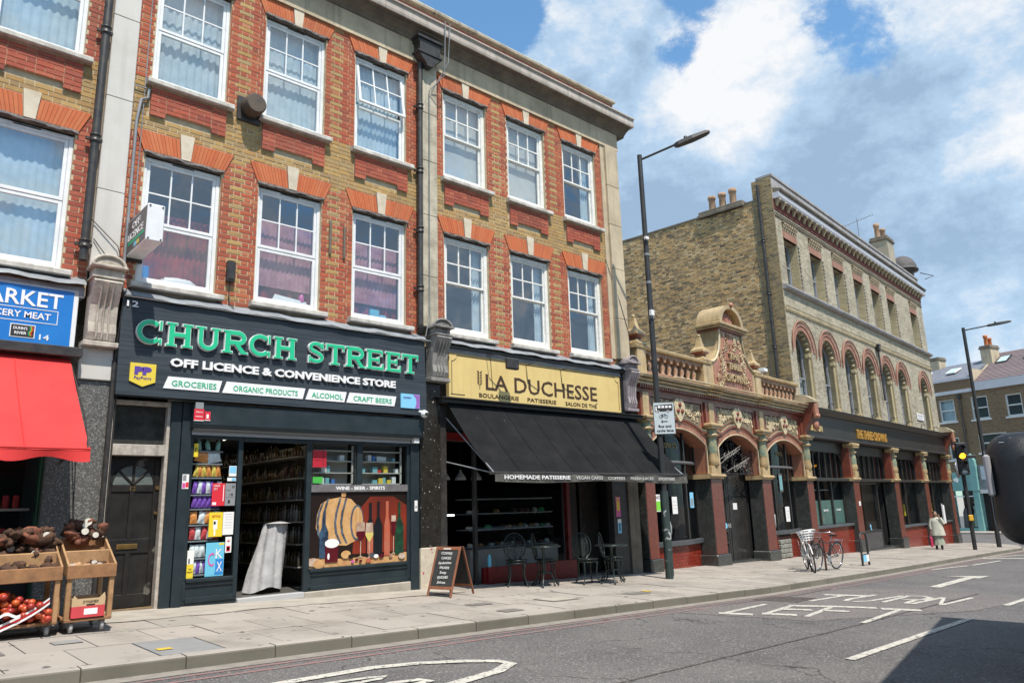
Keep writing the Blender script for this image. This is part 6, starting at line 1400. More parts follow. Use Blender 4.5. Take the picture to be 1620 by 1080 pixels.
# cornice with dentils, gutter strip
mb = MB(); moulding(mb,[(-.02,3.80),(-.07,3.80),(-.08,3.90),(.1,3.90),(.1,3.80)],.2,10.2); part(lg,'frieze_band',mb,m_fa)
mb = MB(); x = .22
while x < 10.1: mb.box(x,-.19,3.90,x+.055,-.02,3.975); x += .10
part(lg,'dentils',mb,m_fa,kind='stuff')
xs = [0.12,3.36,4.07,6.45,7.15,10.25]
for k in range(5):
    o = .06 if k in (1,3) else 0
    mb = MB(); moulding(mb,[(-.20-o,3.976),(-.22-o,3.985),(-.22-o,4.02),(-.17-o,4.03),(-.17-o,4.055),(-.26-o,4.065),(-.29-o,4.09),(-.24-o,4.11),(-.24-o,4.125),(-.36-o,4.135),(-.38-o,4.175),(-.33-o,4.19),(.2,4.20),(.2,3.976)],xs[k]+.002,xs[k+1]-.002); part(lg,'cornice_stone',mb,m_fab if k in (1,3) else m_cream2)
mb = MB(); mb.tube([(1.6,-.30,4.25),(10.15,-.30,4.25)],.022,6); mb.tube([(1.6,-.40,4.235),(10.15,-.40,4.235)],.016,6)
for k in range(60): mb.tube([(1.6+.145*k,-.30,4.25),(1.6+.145*k,-.40,4.235)],.007,4)
part(lg,'cable_tray',mb,m_cream2)
# wall behind the balustrade base, balustrade
def pedestal(x0,x1,zt=4.86): 
    pbox(lg,'pedestal',x0,x1,-.12,.22,4.2,zt,m_fab,.012)
for x0,x1 in ((.30,.68),(3.52,3.92),(6.72,7.12)): pedestal(x0,x1)
mb = MB(); moulding(mb,[(-.15,4.88),(-.16,4.93),(-.12,4.96),(.22,4.96),(.22,4.86),(-.12,4.86)],.22,3.96); part(lg,'balustrade_rail',mb,m_fab); mb = MB(); moulding(mb,[(-.15,4.88),(-.16,4.93),(-.12,4.96),(.22,4.96),(.22,4.86),(-.12,4.86)],6.68,9.93); part(lg,'balustrade_rail',mb,m_fab)
mb = MB(); mb.box(.68,-.09,4.20,3.52,.16,4.34); mb.box(7.12,-.09,4.20,9.9,.16,4.34); part(lg,'balustrade_plinth',mb,m_balu)
bal = MB(); bal.lathe([(.075,0),(.075,.04),(.045,.07),(.075,.17),(.06,.25),(.04,.36),(.055,.40),(.065,.42)],(0,0,0),10); bm = bal.mesh('baluster',m_balu)
ac = MB(); ac.prism([(-.165,.42),(-.165,.30)]+[( -.165+.045+ .12*(1-math.cos(math.pi*i/10)),.30+.12*math.sin(math.pi*i/10)) for i in range(11)]+[(.165,.30),(.165,.54),(-.165,.54)],-.08,.12,'y')
for x0,x1,n in ((.68,3.52,9),(7.12,9.9,9)):
    d = (x1-x0)/n
    for k in range(n):
        share(lg,'baluster',bm,(x0+d*(k+.5)-d/2+(.03 if k == 0 else 0),.03,4.34),scale=None) if k else None
    mb = MB()
    for k in range(n):
        c0 = x0+d*(k+.5); hw = d/2
        mb.prism([(c0-hw+.001,4.86),(c0-hw+.001,4.66)]+[(c0-(hw-.045)*math.cos(math.pi*i/10),4.66+.13*math.sin(math.pi*i/10)) for i in range(11)]+[(c0+hw-.001,4.66),(c0+hw-.001,4.86)],-.07,.14,'y')
    part(lg,'balustrade_arches',mb,m_balu)
def finial(x):
    mb = MB(); y = .05
    def sq(prof,m_=0):
        V = []; 
        for r,z in prof: V += [(x-r,y-r,z),(x+r,y-r,z),(x+r,y+r,z),(x-r,y+r,z)]
        n = len(prof); mb.add(V,[(4*i+j,4*i+(j+1)%4,4*i+4+(j+1)%4,4*i+4+j) for i in range(n-1) for j in range(4)]+[(0,1,2,3),(4*n-4,4*n-3,4*n-2,4*n-1)],m_)
    sq([(.20,4.96),(.20,5.01),(.14,5.06),(.10,5.10)],0); sq([(.10,5.10),(.12,5.15),(.19,5.20),(.19,5.21)],1); sq([(.19,5.21),(.19,5.27),(.10,5.36),(.055,5.55),(.045,5.64)],0); mb.blob((x,y,5.68),(.05,.05,.05),1)
    part(lg,'finial',mb,[m_fab,m_fa])
for x in (.49,3.72,6.92): finial(x)
# gable with THE THREE CROWNS
xc = 5.32
side = [(3.95,4.96),(4.12,5.00),(4.32,5.12),(4.50,5.38),(4.60,5.70),(4.62,5.98)]
outline = [(3.95,4.2),(3.95,4.96)]+side[1:]+[(2*xc-p[0],p[1]) for p in side[::-1]]+[(2*xc-3.95,4.2)]
mb = MB(); mb.prism(outline,-.10,.55,'y'); part(lg,'gable',mb,m_fab)
inner = [(4.12,4.24),(4.12,4.90)]+[(p[0]+.14,p[1]-.02) for p in side[1:]]; inner = inner+[(2*xc-p[0],p[1]) for p in inner[::-1]]
mb = MB(); mb.prism(inner,-.115,-.09,'y'); part(lg,'gable_panel',mb,m_pinkf)
mb = MB()
for sgn in (1,-1):
    pts = [((p[0]-xc)*sgn+xc,-.12,p[1]) for p in [(3.95,4.97)]+side[1:]]; mb.tube(pts,.035,6)
part(lg,'gable_edge_mould',mb,m_cream2)
for (z0,z1,o,mt) in ((5.98,6.04,.03,m_fa),(6.04,6.10,.09,m_fab),(6.10,6.18,.15,m_fab)): pbox(lg,'gable_cornice',4.58-o,2*xc-4.58+o,-.14-o,.55,z0,z1,mt,.012)
arc_ = [(xc+.74*math.cos(math.pi*i/18),6.18+.62*math.sin(math.pi*i/18)) for i in range(19)]; arci = [(xc+.60*math.cos(math.pi*i/18),6.18+.50*math.sin(math.pi*i/18)) for i in range(19)]
for k in range(18):
    mb = MB(); q = [arci[k],arc_[k],arc_[k+1],arci[k+1]]; mb.prism(q,-.20,.55,'y')
    if k % 3 == 0: acc = MB()
    acc.merge(mb)
    if k % 3 == 2: part(lg,'hood_stone',acc,m_fab)
mb = MB(); mb.prism(arci[::-1][::-1],.02,.30,'y'); part(lg,'tympanum',mb,m_pinkf)
mb = MB()
for k in range(9):
    a = math.pi*(k+.5)/9; mb.tube([(xc,-.0,6.2),(xc+.2*math.cos(a),-.05,6.2+.2*math.sin(a)),(xc+.42*math.cos(a),0,6.2+.36*math.sin(a))],[.03,.04,.05],6)
mb.blob((xc,-.22,6.80),(.07,.07,.08),2); part(lg,'shell_relief',mb,m_pinkf)
mb = MB(); put_text(mb,'THE',xc+.02,-.155,5.18,.19,.06,.006,width=.60); part(lg,'gable_word',mb,m_fab); mb = MB(); put_text(mb,'THREE',xc+.02,-.155,4.88,.19,.06,.006,width=.82); part(lg,'gable_word',mb,m_fab); mb = MB(); put_text(mb,'CROWNS',xc+.02,-.155,4.52,.23,.06,.006,width=1.30); part(lg,'gable_word',mb,m_fab)
rn = random.Random(77); mb = MB()
for k in range(150):
    side_ = rn.choice((-1,1)); z = rn.uniform(4.3,5.9); lim = .50 if z > 5.4 else (1.05 if z < 4.85 else .75)
    x = xc+side_*rn.uniform(.08 if z > 5.45 else .52,lim)
    r = rn.uniform(.04,.09); a0 = rn.uniform(0,6.28); pts = [(x+r*(1-j/11)*math.cos(a0+j*.75),-.125,z+r*(1-j/11)*math.sin(a0+j*.75)) for j in range(10)]; mb.tube(pts,[.022*(1-j/14) for j in range(10)],5,m=rn.choice((0,0,1)))
part(lg,'gable_scroll_relief',mb,[m_balu,m_relf],kind='stuff')
for z in (5.12,4.82): mb = MB(); mb.box(xc-.42,-.13,z,xc+.45,-.11,z+.015); part(lg,'gable_line',mb,m_fa)
mb = MB(); mb.box(.3,.55,4.15,3.9,.60,4.82); mb.box(6.7,.55,4.15,9.9,.60,4.82); part(lg,'shade_backing',mb,m_dark); mb = MB(); mb.box(.2,.60,4.1,9.9,6.5,4.2); mb.box(-.1,.55,3.0,10,6.6,4.1); part(lg,'flat_roof',mb,m_lead)  # black backing added behind the balusters so the openings read as shaded
# console between lounge and pub
def big_console(par,x0,x1):
    mb = MB(); mb.prism([(-.10,3.16),(-.16,3.2),(-.20,3.45),(-.40,3.75),(-.52,4.0),(-.52,4.30),(.1,4.30),(.1,3.16)],x0+.04,x1-.04,'x'); part(par,'end_console',mb,m_fa)
    mb = MB(); mb.prism([(-.60,4.30),(-.60,4.38),(-.30,4.56),(.1,4.60),(.1,4.30)],x0-.03,x1+.03,'x'); part(par,'console_cap',mb,m_cream2)
    mb = MB(); mb.cbox(x0+.06,-.60,3.78,x1-.06,-.50,4.26,.02); mb.blob(((x0+x1)/2,-.50,3.55),(.12,.10,.18),3); mb.blob(((x0+x1)/2,-.60,3.85),(.15,.06,.08),3); part(par,'console_scroll',mb,m_pinkf)
big_console(lg,9.93,10.33)
# iron scrollwork and neon in the middle arch
a,b = BAYS[1]; t = thing('iron_grille','black iron scrollwork filling the top of the middle arch','grille',F2,(5.25,.12,1.95)); rn = random.Random(9); mb = MB()
for k in range(60):
    x = rn.uniform(a+.12,b-.12); h = .40*(1-((x-xc)/1.25)**2); z = rn.uniform(1.98,2.55+max(0,h)*.8); r = rn.uniform(.07,.16); a0 = rn.uniform(0,6.28); s_ = rn.choice((-1,1))
    mb.tube([(x+r*(1-j/13)*math.cos(a0+s_*j*.6),.12,z+r*(1-j/13)*math.sin(a0+s_*j*.6)) for j in range(12)],.009,4)
for x in (a+.05,a+.65,xc-.1,b-.65,b-.06): mb.tube([(x,.12,1.93),(x,.12,2.75)],.010,4)
mb.tube([(a,.12,1.96),(b,.12,1.96)],.014,5)
for j in range(4): mb.tube([(xc-.15+.3*math.sin(q*.5+j),.12,1.95-.03*q*(.5+.3*j)) for q in range(6)],.008,4)
part(t,'scrollwork',mb,m_iron)
t = thing('neon_sign','unlit white script sign Saloon Lounge across the middle arch','sign',F2,(5.2,.02,2.1)); m_neon = M('unlit_neon',(0.30,0.28,0.25),rough=.3); mb = MB()
put_text(mb,'Saloon',4.92,.02,2.42,.20,.012,-.006,width=.85,roll=R(16),shear=.35); put_text(mb,'Lounge',5.50,.02,2.13,.20,.012,-.006,width=.88,roll=R(17),shear=.35); part(t,'script',mb,m_neon)
mb = MB(); mb.tube([(4.25,.03,2.20),(5.55,.03,2.66)],.008,5); mb.tube([(4.25,.03,2.32),(5.6,.03,2.74)],.008,5); mb.tube([(4.6,.03,2.0),(6.1,.03,2.42)],.008,5); part(t,'rails',mb,m_neon)
for lb,x0,x1,z0,z1,mt,tx in (('JAZZ flyer with green print in the left lounge window',1.02,1.30,1.02,1.42,m_pw,(('JAZZ',.5,.75,.18,m_blackprint,.9),)),('plain white notice in the left lounge window',1.78,2.02,.95,1.36,m_pw,()),('narrow pale flyer with dark print at the right of the left lounge window',2.66,2.84,1.08,1.46,m_lblue,()),('white hanging card low in the right lounge window',8.45,8.75,.55,1.0,m_pw,())):
    poster(lb,x0,x1,z0,z1,mt,y=.12,fr=F2,texts=tx,blocks=((.1,.9,.05,.6,M('jazz_green',(0.2,0.6,0.05),rough=.5)),) if 'JAZZ' in lb else (((.2,.8,.1,.6,m_pg),) if 'narrow' in lb else ((.2,.8,.3,.32,m_pg),(.2,.8,.5,.52,m_pg),(.2,.8,.7,.72,m_pg))))
poster('black framed notice hanging high in the right lounge window',8.25,8.50,1.45,2.0,m_drk,y=.14,fr=F2,blocks=((.1,.9,.1,.9,m_pack[5]),))
for lb,x,z,mt in (('small blue round sticker on the lounge door',5.15,.55,m_lblue),('white round sticker on the lounge door beside the blue one',5.37,.55,m_pw)):
    mb = MB(); mb.lathe([(.075,.455),(.075,.458)],(x,0,z),16,axis='y'); solo('sticker',lb,'sticker',F2,(x,.45,z),mb,mt)
mb = MB(); mb.box(5.62,.43,.98,5.86,.44,1.16); solo('notice_card','pale notice card on the dark panel right of the lounge door','notice',F2,(5.7,.43,1.0),mb,m_pw)
mb = MB(); put_text(mb,'SPIRITS',1.95,.145,2.55,.13,.004,0,width=.62); put_text(mb,'SPIRITS',8.45,.145,2.55,.13,.004,0,width=.5); solo('gilt_lettering','faded gold word spirits on the lounge transom glass','lettering',F2,(2,.14,2.5),mb,m_brass)
mb = MB(); mb.cbox(3.05,2.0,5.45,3.5,2.4,6.05,.02); solo('chimney_cowl','small black box behind the left finial of the gable','flue',F2,(3.2,2.2,4.2),mb,m_iron)
mb = MB(); mb.cbox(8.3,.25,5.25,8.55,.45,5.36,.01); mb.tube([(8.3,.35,4.96),(8.4,.35,5.3)],.015,5); solo('flood_light','small white flood light on the roof right of the gable','light',F2,(8.4,.35,4.96),mb,m_upvc)
# ------------------------------------------------------------------ the public house
PUB0, PUB1 = 9.93, 28.45
pb = thing('public_house','tall pale brick public house with seven arched windows and a black shop front','building',F2,(PUB0,0,g2(PUB0)))
AC = [11.17,13.58,15.95,18.30,20.60,22.88,26.58]; AR, AS = .70, 6.28
TC = [11.07,13.48,15.87,18.26,20.56,22.85,26.60]
holes = [(c-AR,c+AR,4.35,AS+AR) for c in AC]+[(c-.60,c+.60,8.50,10.28) for c in TC]
mb = MB(); wall_cells(mb,PUB0,PUB1,4.0,12.45,holes,0,.45)
for c in AC:
    for s_ in (-1,1):
        cv = [(c+s_*AR*math.cos(a),AS+AR*math.sin(a)) for a in [math.pi/2*i/8 for i in range(9)]]; poly = cv+[(c+s_*AR,AS+AR)]
        mb.prism(poly if s_ > 0 else poly[::-1],0,.45,'y')
part(pb,'wall',mb,m_mortd)
m_gred = M('red_arch_brick',(0.35,0.18,0.13),(0.26,0.13,0.09),sc=9,rough=.85,grime=.4,isl=[(0.36,0.19,0.135),(0.29,0.14,0.10),(0.40,0.23,0.17)])
ex = [(c-AR,c+AR,4.3,AS) for c in AC]+[(c-.60,c+.60,8.4,10.85) for c in TC]+[(PUB0,PUB1,8.28,8.46),(PUB0,PUB1,7.52,7.68),(PUB0,PUB1,10.93,11.02),(PUB0,PUB1,11.22,12.0)]
bl = brick_list(PUB0,PUB1,4.2,12.45,ex,lambda x,z,k:0,arcs=[(c,AS,1.04) for c in AC],seed=21)
lay_bricks(pb,F2,bl,[m_gault],seed=21,name='front_bricks')
def rev(x0,x1,z0,z1,yn=.30):    # brick lined reveals
    mb = MB(); z = z0; k = 0
    while z < z1-.02:
        for x,d in ((x1-.012,1),(x0,1)):
            for yy in ((.0,.11),(.12,.30)) if k % 2 else ((.0,.20),(.21,.30)): mb.box(x,yy[0]+.004,z,x+.012,yy[1],min(z+.065,z1))
        z += .075; k += 1
    return mb
m_gault2 = M('gault_reveal',(0.50,0.42,0.25),(0.34,0.28,0.18),sc=3,rough=.9,grime=.4,isl=[(0.52,0.44,0.26),(0.40,0.33,0.20),(0.56,0.48,0.31)])
def pub_sash(x0,x1,z0,z1,arch=False,mid=None,seed=0):
    y = .30; fw = .06; mb = MB()
    mb.cbox(x0,y,z0,x0+fw,y+.08,z1,.005); mb.cbox(x1-fw,y,z0,x1,y+.08,z1,.005); mb.cbox(x0+fw,y+.001,z0,x1-fw,y+.08,z0+.08,.005)
    if arch:
        pts = [((x0+x1)/2+(x1-x0-fw)/2*math.cos(math.pi*i/12),y+.03,z1+(x1-x0-fw)/2*math.sin(math.pi*i/12)) for i in range(13)]; mb.tube(pts,.04,6)
    else: mb.cbox(x0+fw,y+.001,z1-fw,x1-fw,y+.08,z1,.005)
    w = part(pb,'window',mb,m_frame2)
    mb = MB(); mb.cbox(x0+fw,y-.01,mid-.03,x1-fw,y+.05,mid+.03,.005); mb.cbox((x0+x1)/2-.015,y+.005,mid+.03,(x0+x1)/2+.015,y+.04,z1,.004); part(w,'meeting_rail',mb,m_frame2)
    g = MB()
    if arch:
        h = (x1-x0)/2; g.add([(x0,y+.04,z0),(x1,y+.04,z0)]+[((x0+x1)/2+h*math.cos(math.pi*i/12),y+.04,z1+h*math.sin(math.pi*i/12)) for i in range(13)],[tuple(range(15))])
    else: g.add([(x0,y+.04,z0),(x1,y+.04,z0),(x1,y+.04,z1),(x0,y+.04,z1)],[(0,1,2,3)])
    part(w,'pane',g,m_glass); zt = z1+(.7 if arch else 0)
    r = MB(); r.add([(x0,y+.9,z0),(x1,y+.9,z0),(x1,y+.9,zt),(x0,y+.9,zt),(x0,y+.1,z0),(x1,y+.1,z0),(x1,y+.1,zt),(x0,y+.1,zt)],[(0,1,2,3),(0,4,5,1),(1,5,6,2),(2,6,7,3),(3,7,4,0)]); part(w,'room_beyond',r,m_room)
    part(w,'blind',sheet_curtain(x0+.08,x1-.08,z0+.1,mid,y+.12,.01,4,seed),m_net)
m_frame2 = M('grey_sash_paint',(0.30,0.31,0.34),(0.22,0.23,0.25),sc=6,rough=.5)
for i,c in enumerate(AC):
    pub_sash(c-AR+.02,c+AR-.02,4.36,AS,True,5.35,i); part(pb,'brick_reveal',rev(c-AR,c+AR,4.36,AS),m_gault2,kind='stuff')
    mb = MB(); n = 22
    for k in range(n):
        a0 = math.pi*k/n+.008; a1 = math.pi*(k+1)/n-.008
        for r0,r1,y in ((AR+.0,AR+.15,-.01),(AR+.16,AR+.30,-.035)):
            mb.prism([(c+r0*math.cos(a0),AS+r0*math.sin(a0)),(c+r1*math.cos(a0),AS+r1*math.sin(a0)),(c+r1*math.cos(a1),AS+r1*math.sin(a1)),(c+r0*math.cos(a1),AS+r0*math.sin(a1))],y,.02,'y')
    part(pb,'arch_bricks',mb,m_gred,kind='stuff')
    mb = MB(); hp = [(c+(AR+.34)*math.cos(math.pi*j/20),-.06,AS+(AR+.34)*math.sin(math.pi*j/20)) for j in range(21)]; mb.tube([(hp[0][0],-.045,AS-.18)]+hp+[(hp[-1][0],-.045,AS-.18)],.024,6); part(pb,'hood_mould',mb,m_gred)
    mb = MB()
    for k in range(9):
        a = math.pi*(k+.5)/9; mb.blob((c+(AR-.05)*math.cos(a),.14,AS+(AR-.05)*math.sin(a)),(.06,.10,.06),k,n=6,k=4)
    part(pb,'cusped_soffit',mb,m_gault2,kind='stuff')
    # colonnette in the reveal
    mb = MB(); x = c+AR-.05; mb.tube([(x,.10,4.45),(x,.10,6.10)],.045,8); mb.cbox(x-.07,.03,6.10,x+.05,.2,6.22,.01); mb.cbox(x-.07,.03,4.36,x+.05,.2,4.46,.01); part(pb,'colonnette',mb,m_gault2)
for i,c in enumerate(TC):
    pub_sash(c-.58,c+.58,8.50,10.27,False,9.40,10+i); part(pb,'brick_reveal',rev(c-.60,c+.60,8.50,10.28),m_gault2,kind='stuff')
    mb = MB(); n = 15
    for k in range(n): x = c-.62+1.24*k/n; mb.box(x+.004,-.02,10.28,x+1.24/n-.004,.1,10.54)
    part(pb,'red_lintel',mb,m_gred,kind='stuff')
    mb = MB()
    for r in range(3):
        for k in range(6-0): x = c-.62+.21*k+(.05*r); mb.box(x,-.03-.03*r,10.56+.10*r,x+.11,.02,10.64+.10*r)
        mb.box(c-.64,-.02-.03*r,10.64+.10*r,c+.66,.02,10.66+.10*r)
    mb.box(c-.64,-.005,10.54,c+.64,.02,10.86,1); part(pb,'corbelled_header',mb,[m_mortd,m_soot],kind='stuff')
    mb = MB(); z = 8.5
    while z < 10.25: mb.box(c+.62,-.035,z,c+.74,.01,z+.06); z += .15
    part(pb,'toothed_jamb',mb,m_soot,kind='stuff')
# bands and cornice
m_band = M('grey_band_stone',(0.38,0.36,0.36),(0.26,0.245,0.24),sc=2,rough=.8,streak=.3)
mb = MB(); moulding(mb,[(-.14,8.30),(-.17,8.36),(-.17,8.42),(.05,8.48),(.05,8.28),(-.05,8.28)],PUB0,PUB1+.15); part(pb,'sill_band',mb,m_band)
mb = MB(); moulding(mb,[(-.05,7.66),(-.07,7.70),(.02,7.72),(.02,7.52),(-.03,7.52)],PUB0,PUB1+.03); x = PUB0
while x < PUB1-.1: mb.box(x,-.08,7.56,x+.06,-.0,7.64); x += .12
part(pb,'string_course',mb,m_cream2)
mb = MB(); mb.box(PUB0,-.03,10.935,PUB1,.02,10.955); mb.box(PUB0,-.03,10.99,PUB1,.02,11.01); x = PUB0
while x < PUB1-.05: mb.box(x,-.045,11.05,x+.05,.0,11.10); x += .11
part(pb,'string_course',mb,m_soot)
mb = MB(); mb.box(PUB0,-.03,11.20,PUB1,.02,11.62); part(pb,'red_frieze',mb,M('dark_red_frieze',(0.12,0.028,0.02),rough=.9))
br = MB(); br.prism([(0,11.585),(-.16,11.585),(-.16,11.53),(-.09,11.46),(-.05,11.36),(0,11.34)],-.055,.055,'x'); br.cbox(-.07,-.18,11.54,.07,0,11.585,.005); bmesh_ = br.mesh('cornice_bracket',m_gault2)
n = 38
for k in range(n): share(pb,'cornice_bracket',bmesh_,(PUB0+.18+(PUB1-PUB0-.3)*k/(n-1),-.02,0))
for o in [o for o in pb.children if o.name.startswith('cornice_bracket')]: o.location.z = -OFF[pb.name][2]
mb = MB(); moulding(mb,[(-.20,11.60),(-.22,11.64),(-.23,11.80),(.1,11.80),(.1,11.585),(-.20,11.585)],PUB0,PUB1+.30); part(pb,'cornice_fascia',mb,M('pale_cornice',(0.50,0.50,0.54),(0.42,0.42,0.45),sc=2,rough=.6))
mb = MB(); moulding(mb,[(-.20,11.802),(-.28,11.86),(-.30,11.92),(-.05,12.0),(.1,12.0),(.1,11.802)],PUB0+.05,PUB1+.28); part(pb,'cornice_top',mb,m_soot)
mb = MB(); mb.box(PUB0,-.012,12.0,PUB1,-.001,12.44); part(pb,'rendered_parapet',mb,m_band)
mb = MB(); mb.box(PUB0-.03,-.05,12.45,PUB1+.03,.55,12.53); part(pb,'coping',mb,m_band)
# flank wall facing the lounge roof: bricks run along y
ZT1, ZT2 = 11.66, 12.42
mb = MB(); mb.box(PUB0-.02,.45,4.0,PUB0+.3,.72,ZT2); mb.box(PUB0-.02,.72,4.0,PUB0+.3,7.5,ZT1); mb.box(PUB0-.02,.0,4.0,PUB0-.0,.45,ZT2+.02); part(pb,'flank_wall',mb,m_mortd)
def flank_bricks(y0,y1,z0,z1,seed,mats):
    bl = brick_list(y0,y1,z0,z1,[],lambda x,z,k:0,seed=seed); rnd = random.Random(seed); mb = MB()
    for p,q,z,zt,c,_ in bl:
        x0 = PUB0-.02-.012+rnd.uniform(-.006,.006); x1 = PUB0-.018; V = [(x0,q,z),(x0,p,z),(x0,p,zt),(x0,q,zt),(x1,q,z),(x1,p,z),(x1,p,zt),(x1,q,zt)]
        mb.add(V,[(0,1,2,3),(0,4,5,1),(1,5,6,2),(2,6,7,3),(3,7,4,0)],0)
    part(pb,'flank_bricks',mb,mats,kind='stuff')
flank_bricks(.74,7.5,4.1,ZT1,31,[m_flank]); flank_bricks(0,.72,4.1,ZT2,32,[M('corner_brick',(0.34,0.25,0.13),(0.20,0.16,0.10),sc=3,rough=.92,isl=[(0.42,0.30,0.14),(0.25,0.19,0.11),(0.36,0.27,0.14),(0.14,0.12,0.09)])])
mb = MB(); mb.box(PUB0-.06,.72,ZT1,PUB0+.34,7.55,ZT1+.06); part(pb,'flank_coping',mb,m_soot)
mb = MB(); mb.box(PUB0+.3,.45,4,PUB1-.3,7.5,11.4); mb.box(PUB1-.3,.45,4,PUB1,7.5,12.3); part(pb,'rear_body',mb,m_mortd)
# corner quoin strip and left brick shading: pilaster at the left end
mb = MB(); mb.box(PUB1,0,-1.4,PUB1+.02,7.5,12.3); part(pb,'side_street_wall',mb,m_gault)
downpipe('drainpipe','long black drainpipe on the brown flank wall beside the corner',F2,PUB0-.10,.46,5.0,12.2,.055,(6.3,8.2,10.1))
mb = MB(); mb.tube([(PUB0-.12,.40,4.0),(PUB0-.12,.40,5.0)],.05,8)
downpipe('drainpipe','short black rainwater pipe between the fourth and fifth arched windows',F2,19.45,-.10,5.2,7.55,.04,(6.4,),hopper=(19.45,7.45,.5))
# dome, chimneys, aerial
t = thing('corner_dome','grey domed turret at the far end of the pub parapet','dome',F2,(28.5,.45,12.4))
mb = MB(); mb.lathe([(.50,12.3),(.50,12.85),(.60,12.93),(.74,12.97),(.76,13.05)],(28.2,.55,0),24,m=1); mb.lathe([(.74,13.05)]+[(.70*math.cos(R(a)),13.07+.80*math.sin(R(a))) for a in range(0,90,9)]+[(.02,13.88)],(28.2,.55,0),28); part(t,'dome',mb,[M('dome_lead',(0.13,0.12,0.12),(0.09,0.085,0.085),sc=3,rough=.7,spec=.2),m_iron])
mb = MB(); mb.tube([(28.9,-.1,12.95),(29.5,-.6,12.8),(28.9,-.3,12.55)],.025,5); part(t,'bracket',mb,m_iron)
def chimney(name,label,fr,x,y,z0,z1,w,d,pots,mat,pz=.6):
    t = thing(name,label,'chimney',fr,(x,y,z0)); mb = MB(); mb.box(x-w/2,y-d/2,z0,x+w/2,y+d/2,z1-.25); part(t,'stack',mb,mat)
    mb = MB(); mb.cbox(x-w/2-.07,y-d/2-.07,z1-.25,x+w/2+.07,y+d/2+.07,z1-.12,.02); mb.cbox(x-w/2-.03,y-d/2-.03,z1-.12,x+w/2+.03,y+d/2+.03,z1,.02); part(t,'cap',mb,m_soot)
    for (dx,dy,h) in pots:
        mb = MB(); mb.lathe([(.13,z1),(.12,z1+h*.75),(.15,z1+h*.8),(.15,z1+h),(.10,z1+h),(.10,z1+h-.1)],(x+dx,y+dy,0),14); part(t,'chimney_pot',mb,m_pot)
    return t
m_pot = M('clay_pot',(0.42,0.27,0.17),(0.30,0.19,0.12),sc=5,rough=.85,streak=.5); 
chimney('chimney','low chimney with three clay pots on top of the brown flank wall',F2,PUB0+.15,1.95,11.70,11.86,.5,1.7,((0,.42,.58),(0,0,.58),(0,-.42,.62)),m_flank)
chimney('chimney','tall pale brick chimney with two clay pots behind the pub parapet',F2,26.5,.95,11.4,14.55,1.1,.8,((-.25,.1,.8),(.2,-.05,.6)),m_gault)
XA, YA = 22.9, 1.0
t = thing('tv_aerial','thin television aerial on a mast above the pub parapet','aerial',F2,(XA,YA,12.4))
mb = MB(); mb.tube([(XA,YA,11.4),(XA,YA,14.75)],.02,5); part(t,'mast',mb,m_lead)
BD = Vector((.24,-.97,.25)); PD = Vector((.97,.24,0)); C0 = Vector((XA,YA,14.6)); mb = MB(); mb.tube([tuple(C0-BD*.85),tuple(C0+BD*.75)],.014,5)
for k in range(13): q = C0+BD*(-.8+1.5*k/12); mb.tube([tuple(q-PD*.20-Vector((0,0,.03))),tuple(q+PD*.20+Vector((0,0,.03)))],.008,4)
for dz in (-.25,-.1,.1,.25): q = C0-BD*.9+Vector((0,0,dz)); mb.tube([tuple(q-PD*.25),tuple(q+PD*.25)],.008,4)
q = C0-BD*.9; mb.tube([tuple(q-Vector((0,0,.28))),tuple(q+Vector((0,0,.28)))],.008,4); part(t,'elements',mb,m_lead)
# pub shop front
PQ = [(14.10,14.72),(19.05,19.66),(23.55,24.18),(28.05,28.62)]
mb = MB(); moulding(mb,[(-.10,3.20),(-.16,3.26),(-.16,3.95),(-.20,4.0),(-.30,4.06),(-.42,4.12),(-.44,4.20),(-.0,4.34),(.02,4.34),(.02,3.20)],10.33,28.30); part(pb,'fascia',mb,m_frame)
mb = MB(); moulding(mb,[(-.20,3.20),(-.22,3.24),(-.16,3.27),(-.10,3.27),(-.10,3.18)],10.33,28.30); part(pb,'fascia_bead',mb,M('bead_dark',(0.05,0.05,0.052),rough=.4))
mb = MB(); x = 10.4
while x < 28.2: mb.box(x,-.23,3.98,x+.05,-.16,4.03); x += .1
part(pb,'dentils',mb,m_frame,kind='stuff')
mb = MB(); put_text(mb,'THE THREE CROWNS',16.75,-.19,3.40,.34,.05,.012,width=3.6); part(pb,'gilt_lettering',mb,M('gold_letter',(0.60,0.33,0.07),rough=.35,metal=.3))
mb = MB(); put_text(mb,'SALOON',10.95,-.19,3.44,.20,.04,.006,width=1.05); part(pb,'gilt_lettering',mb,M('pale_gold_letter',(0.55,0.42,0.20),rough=.4))
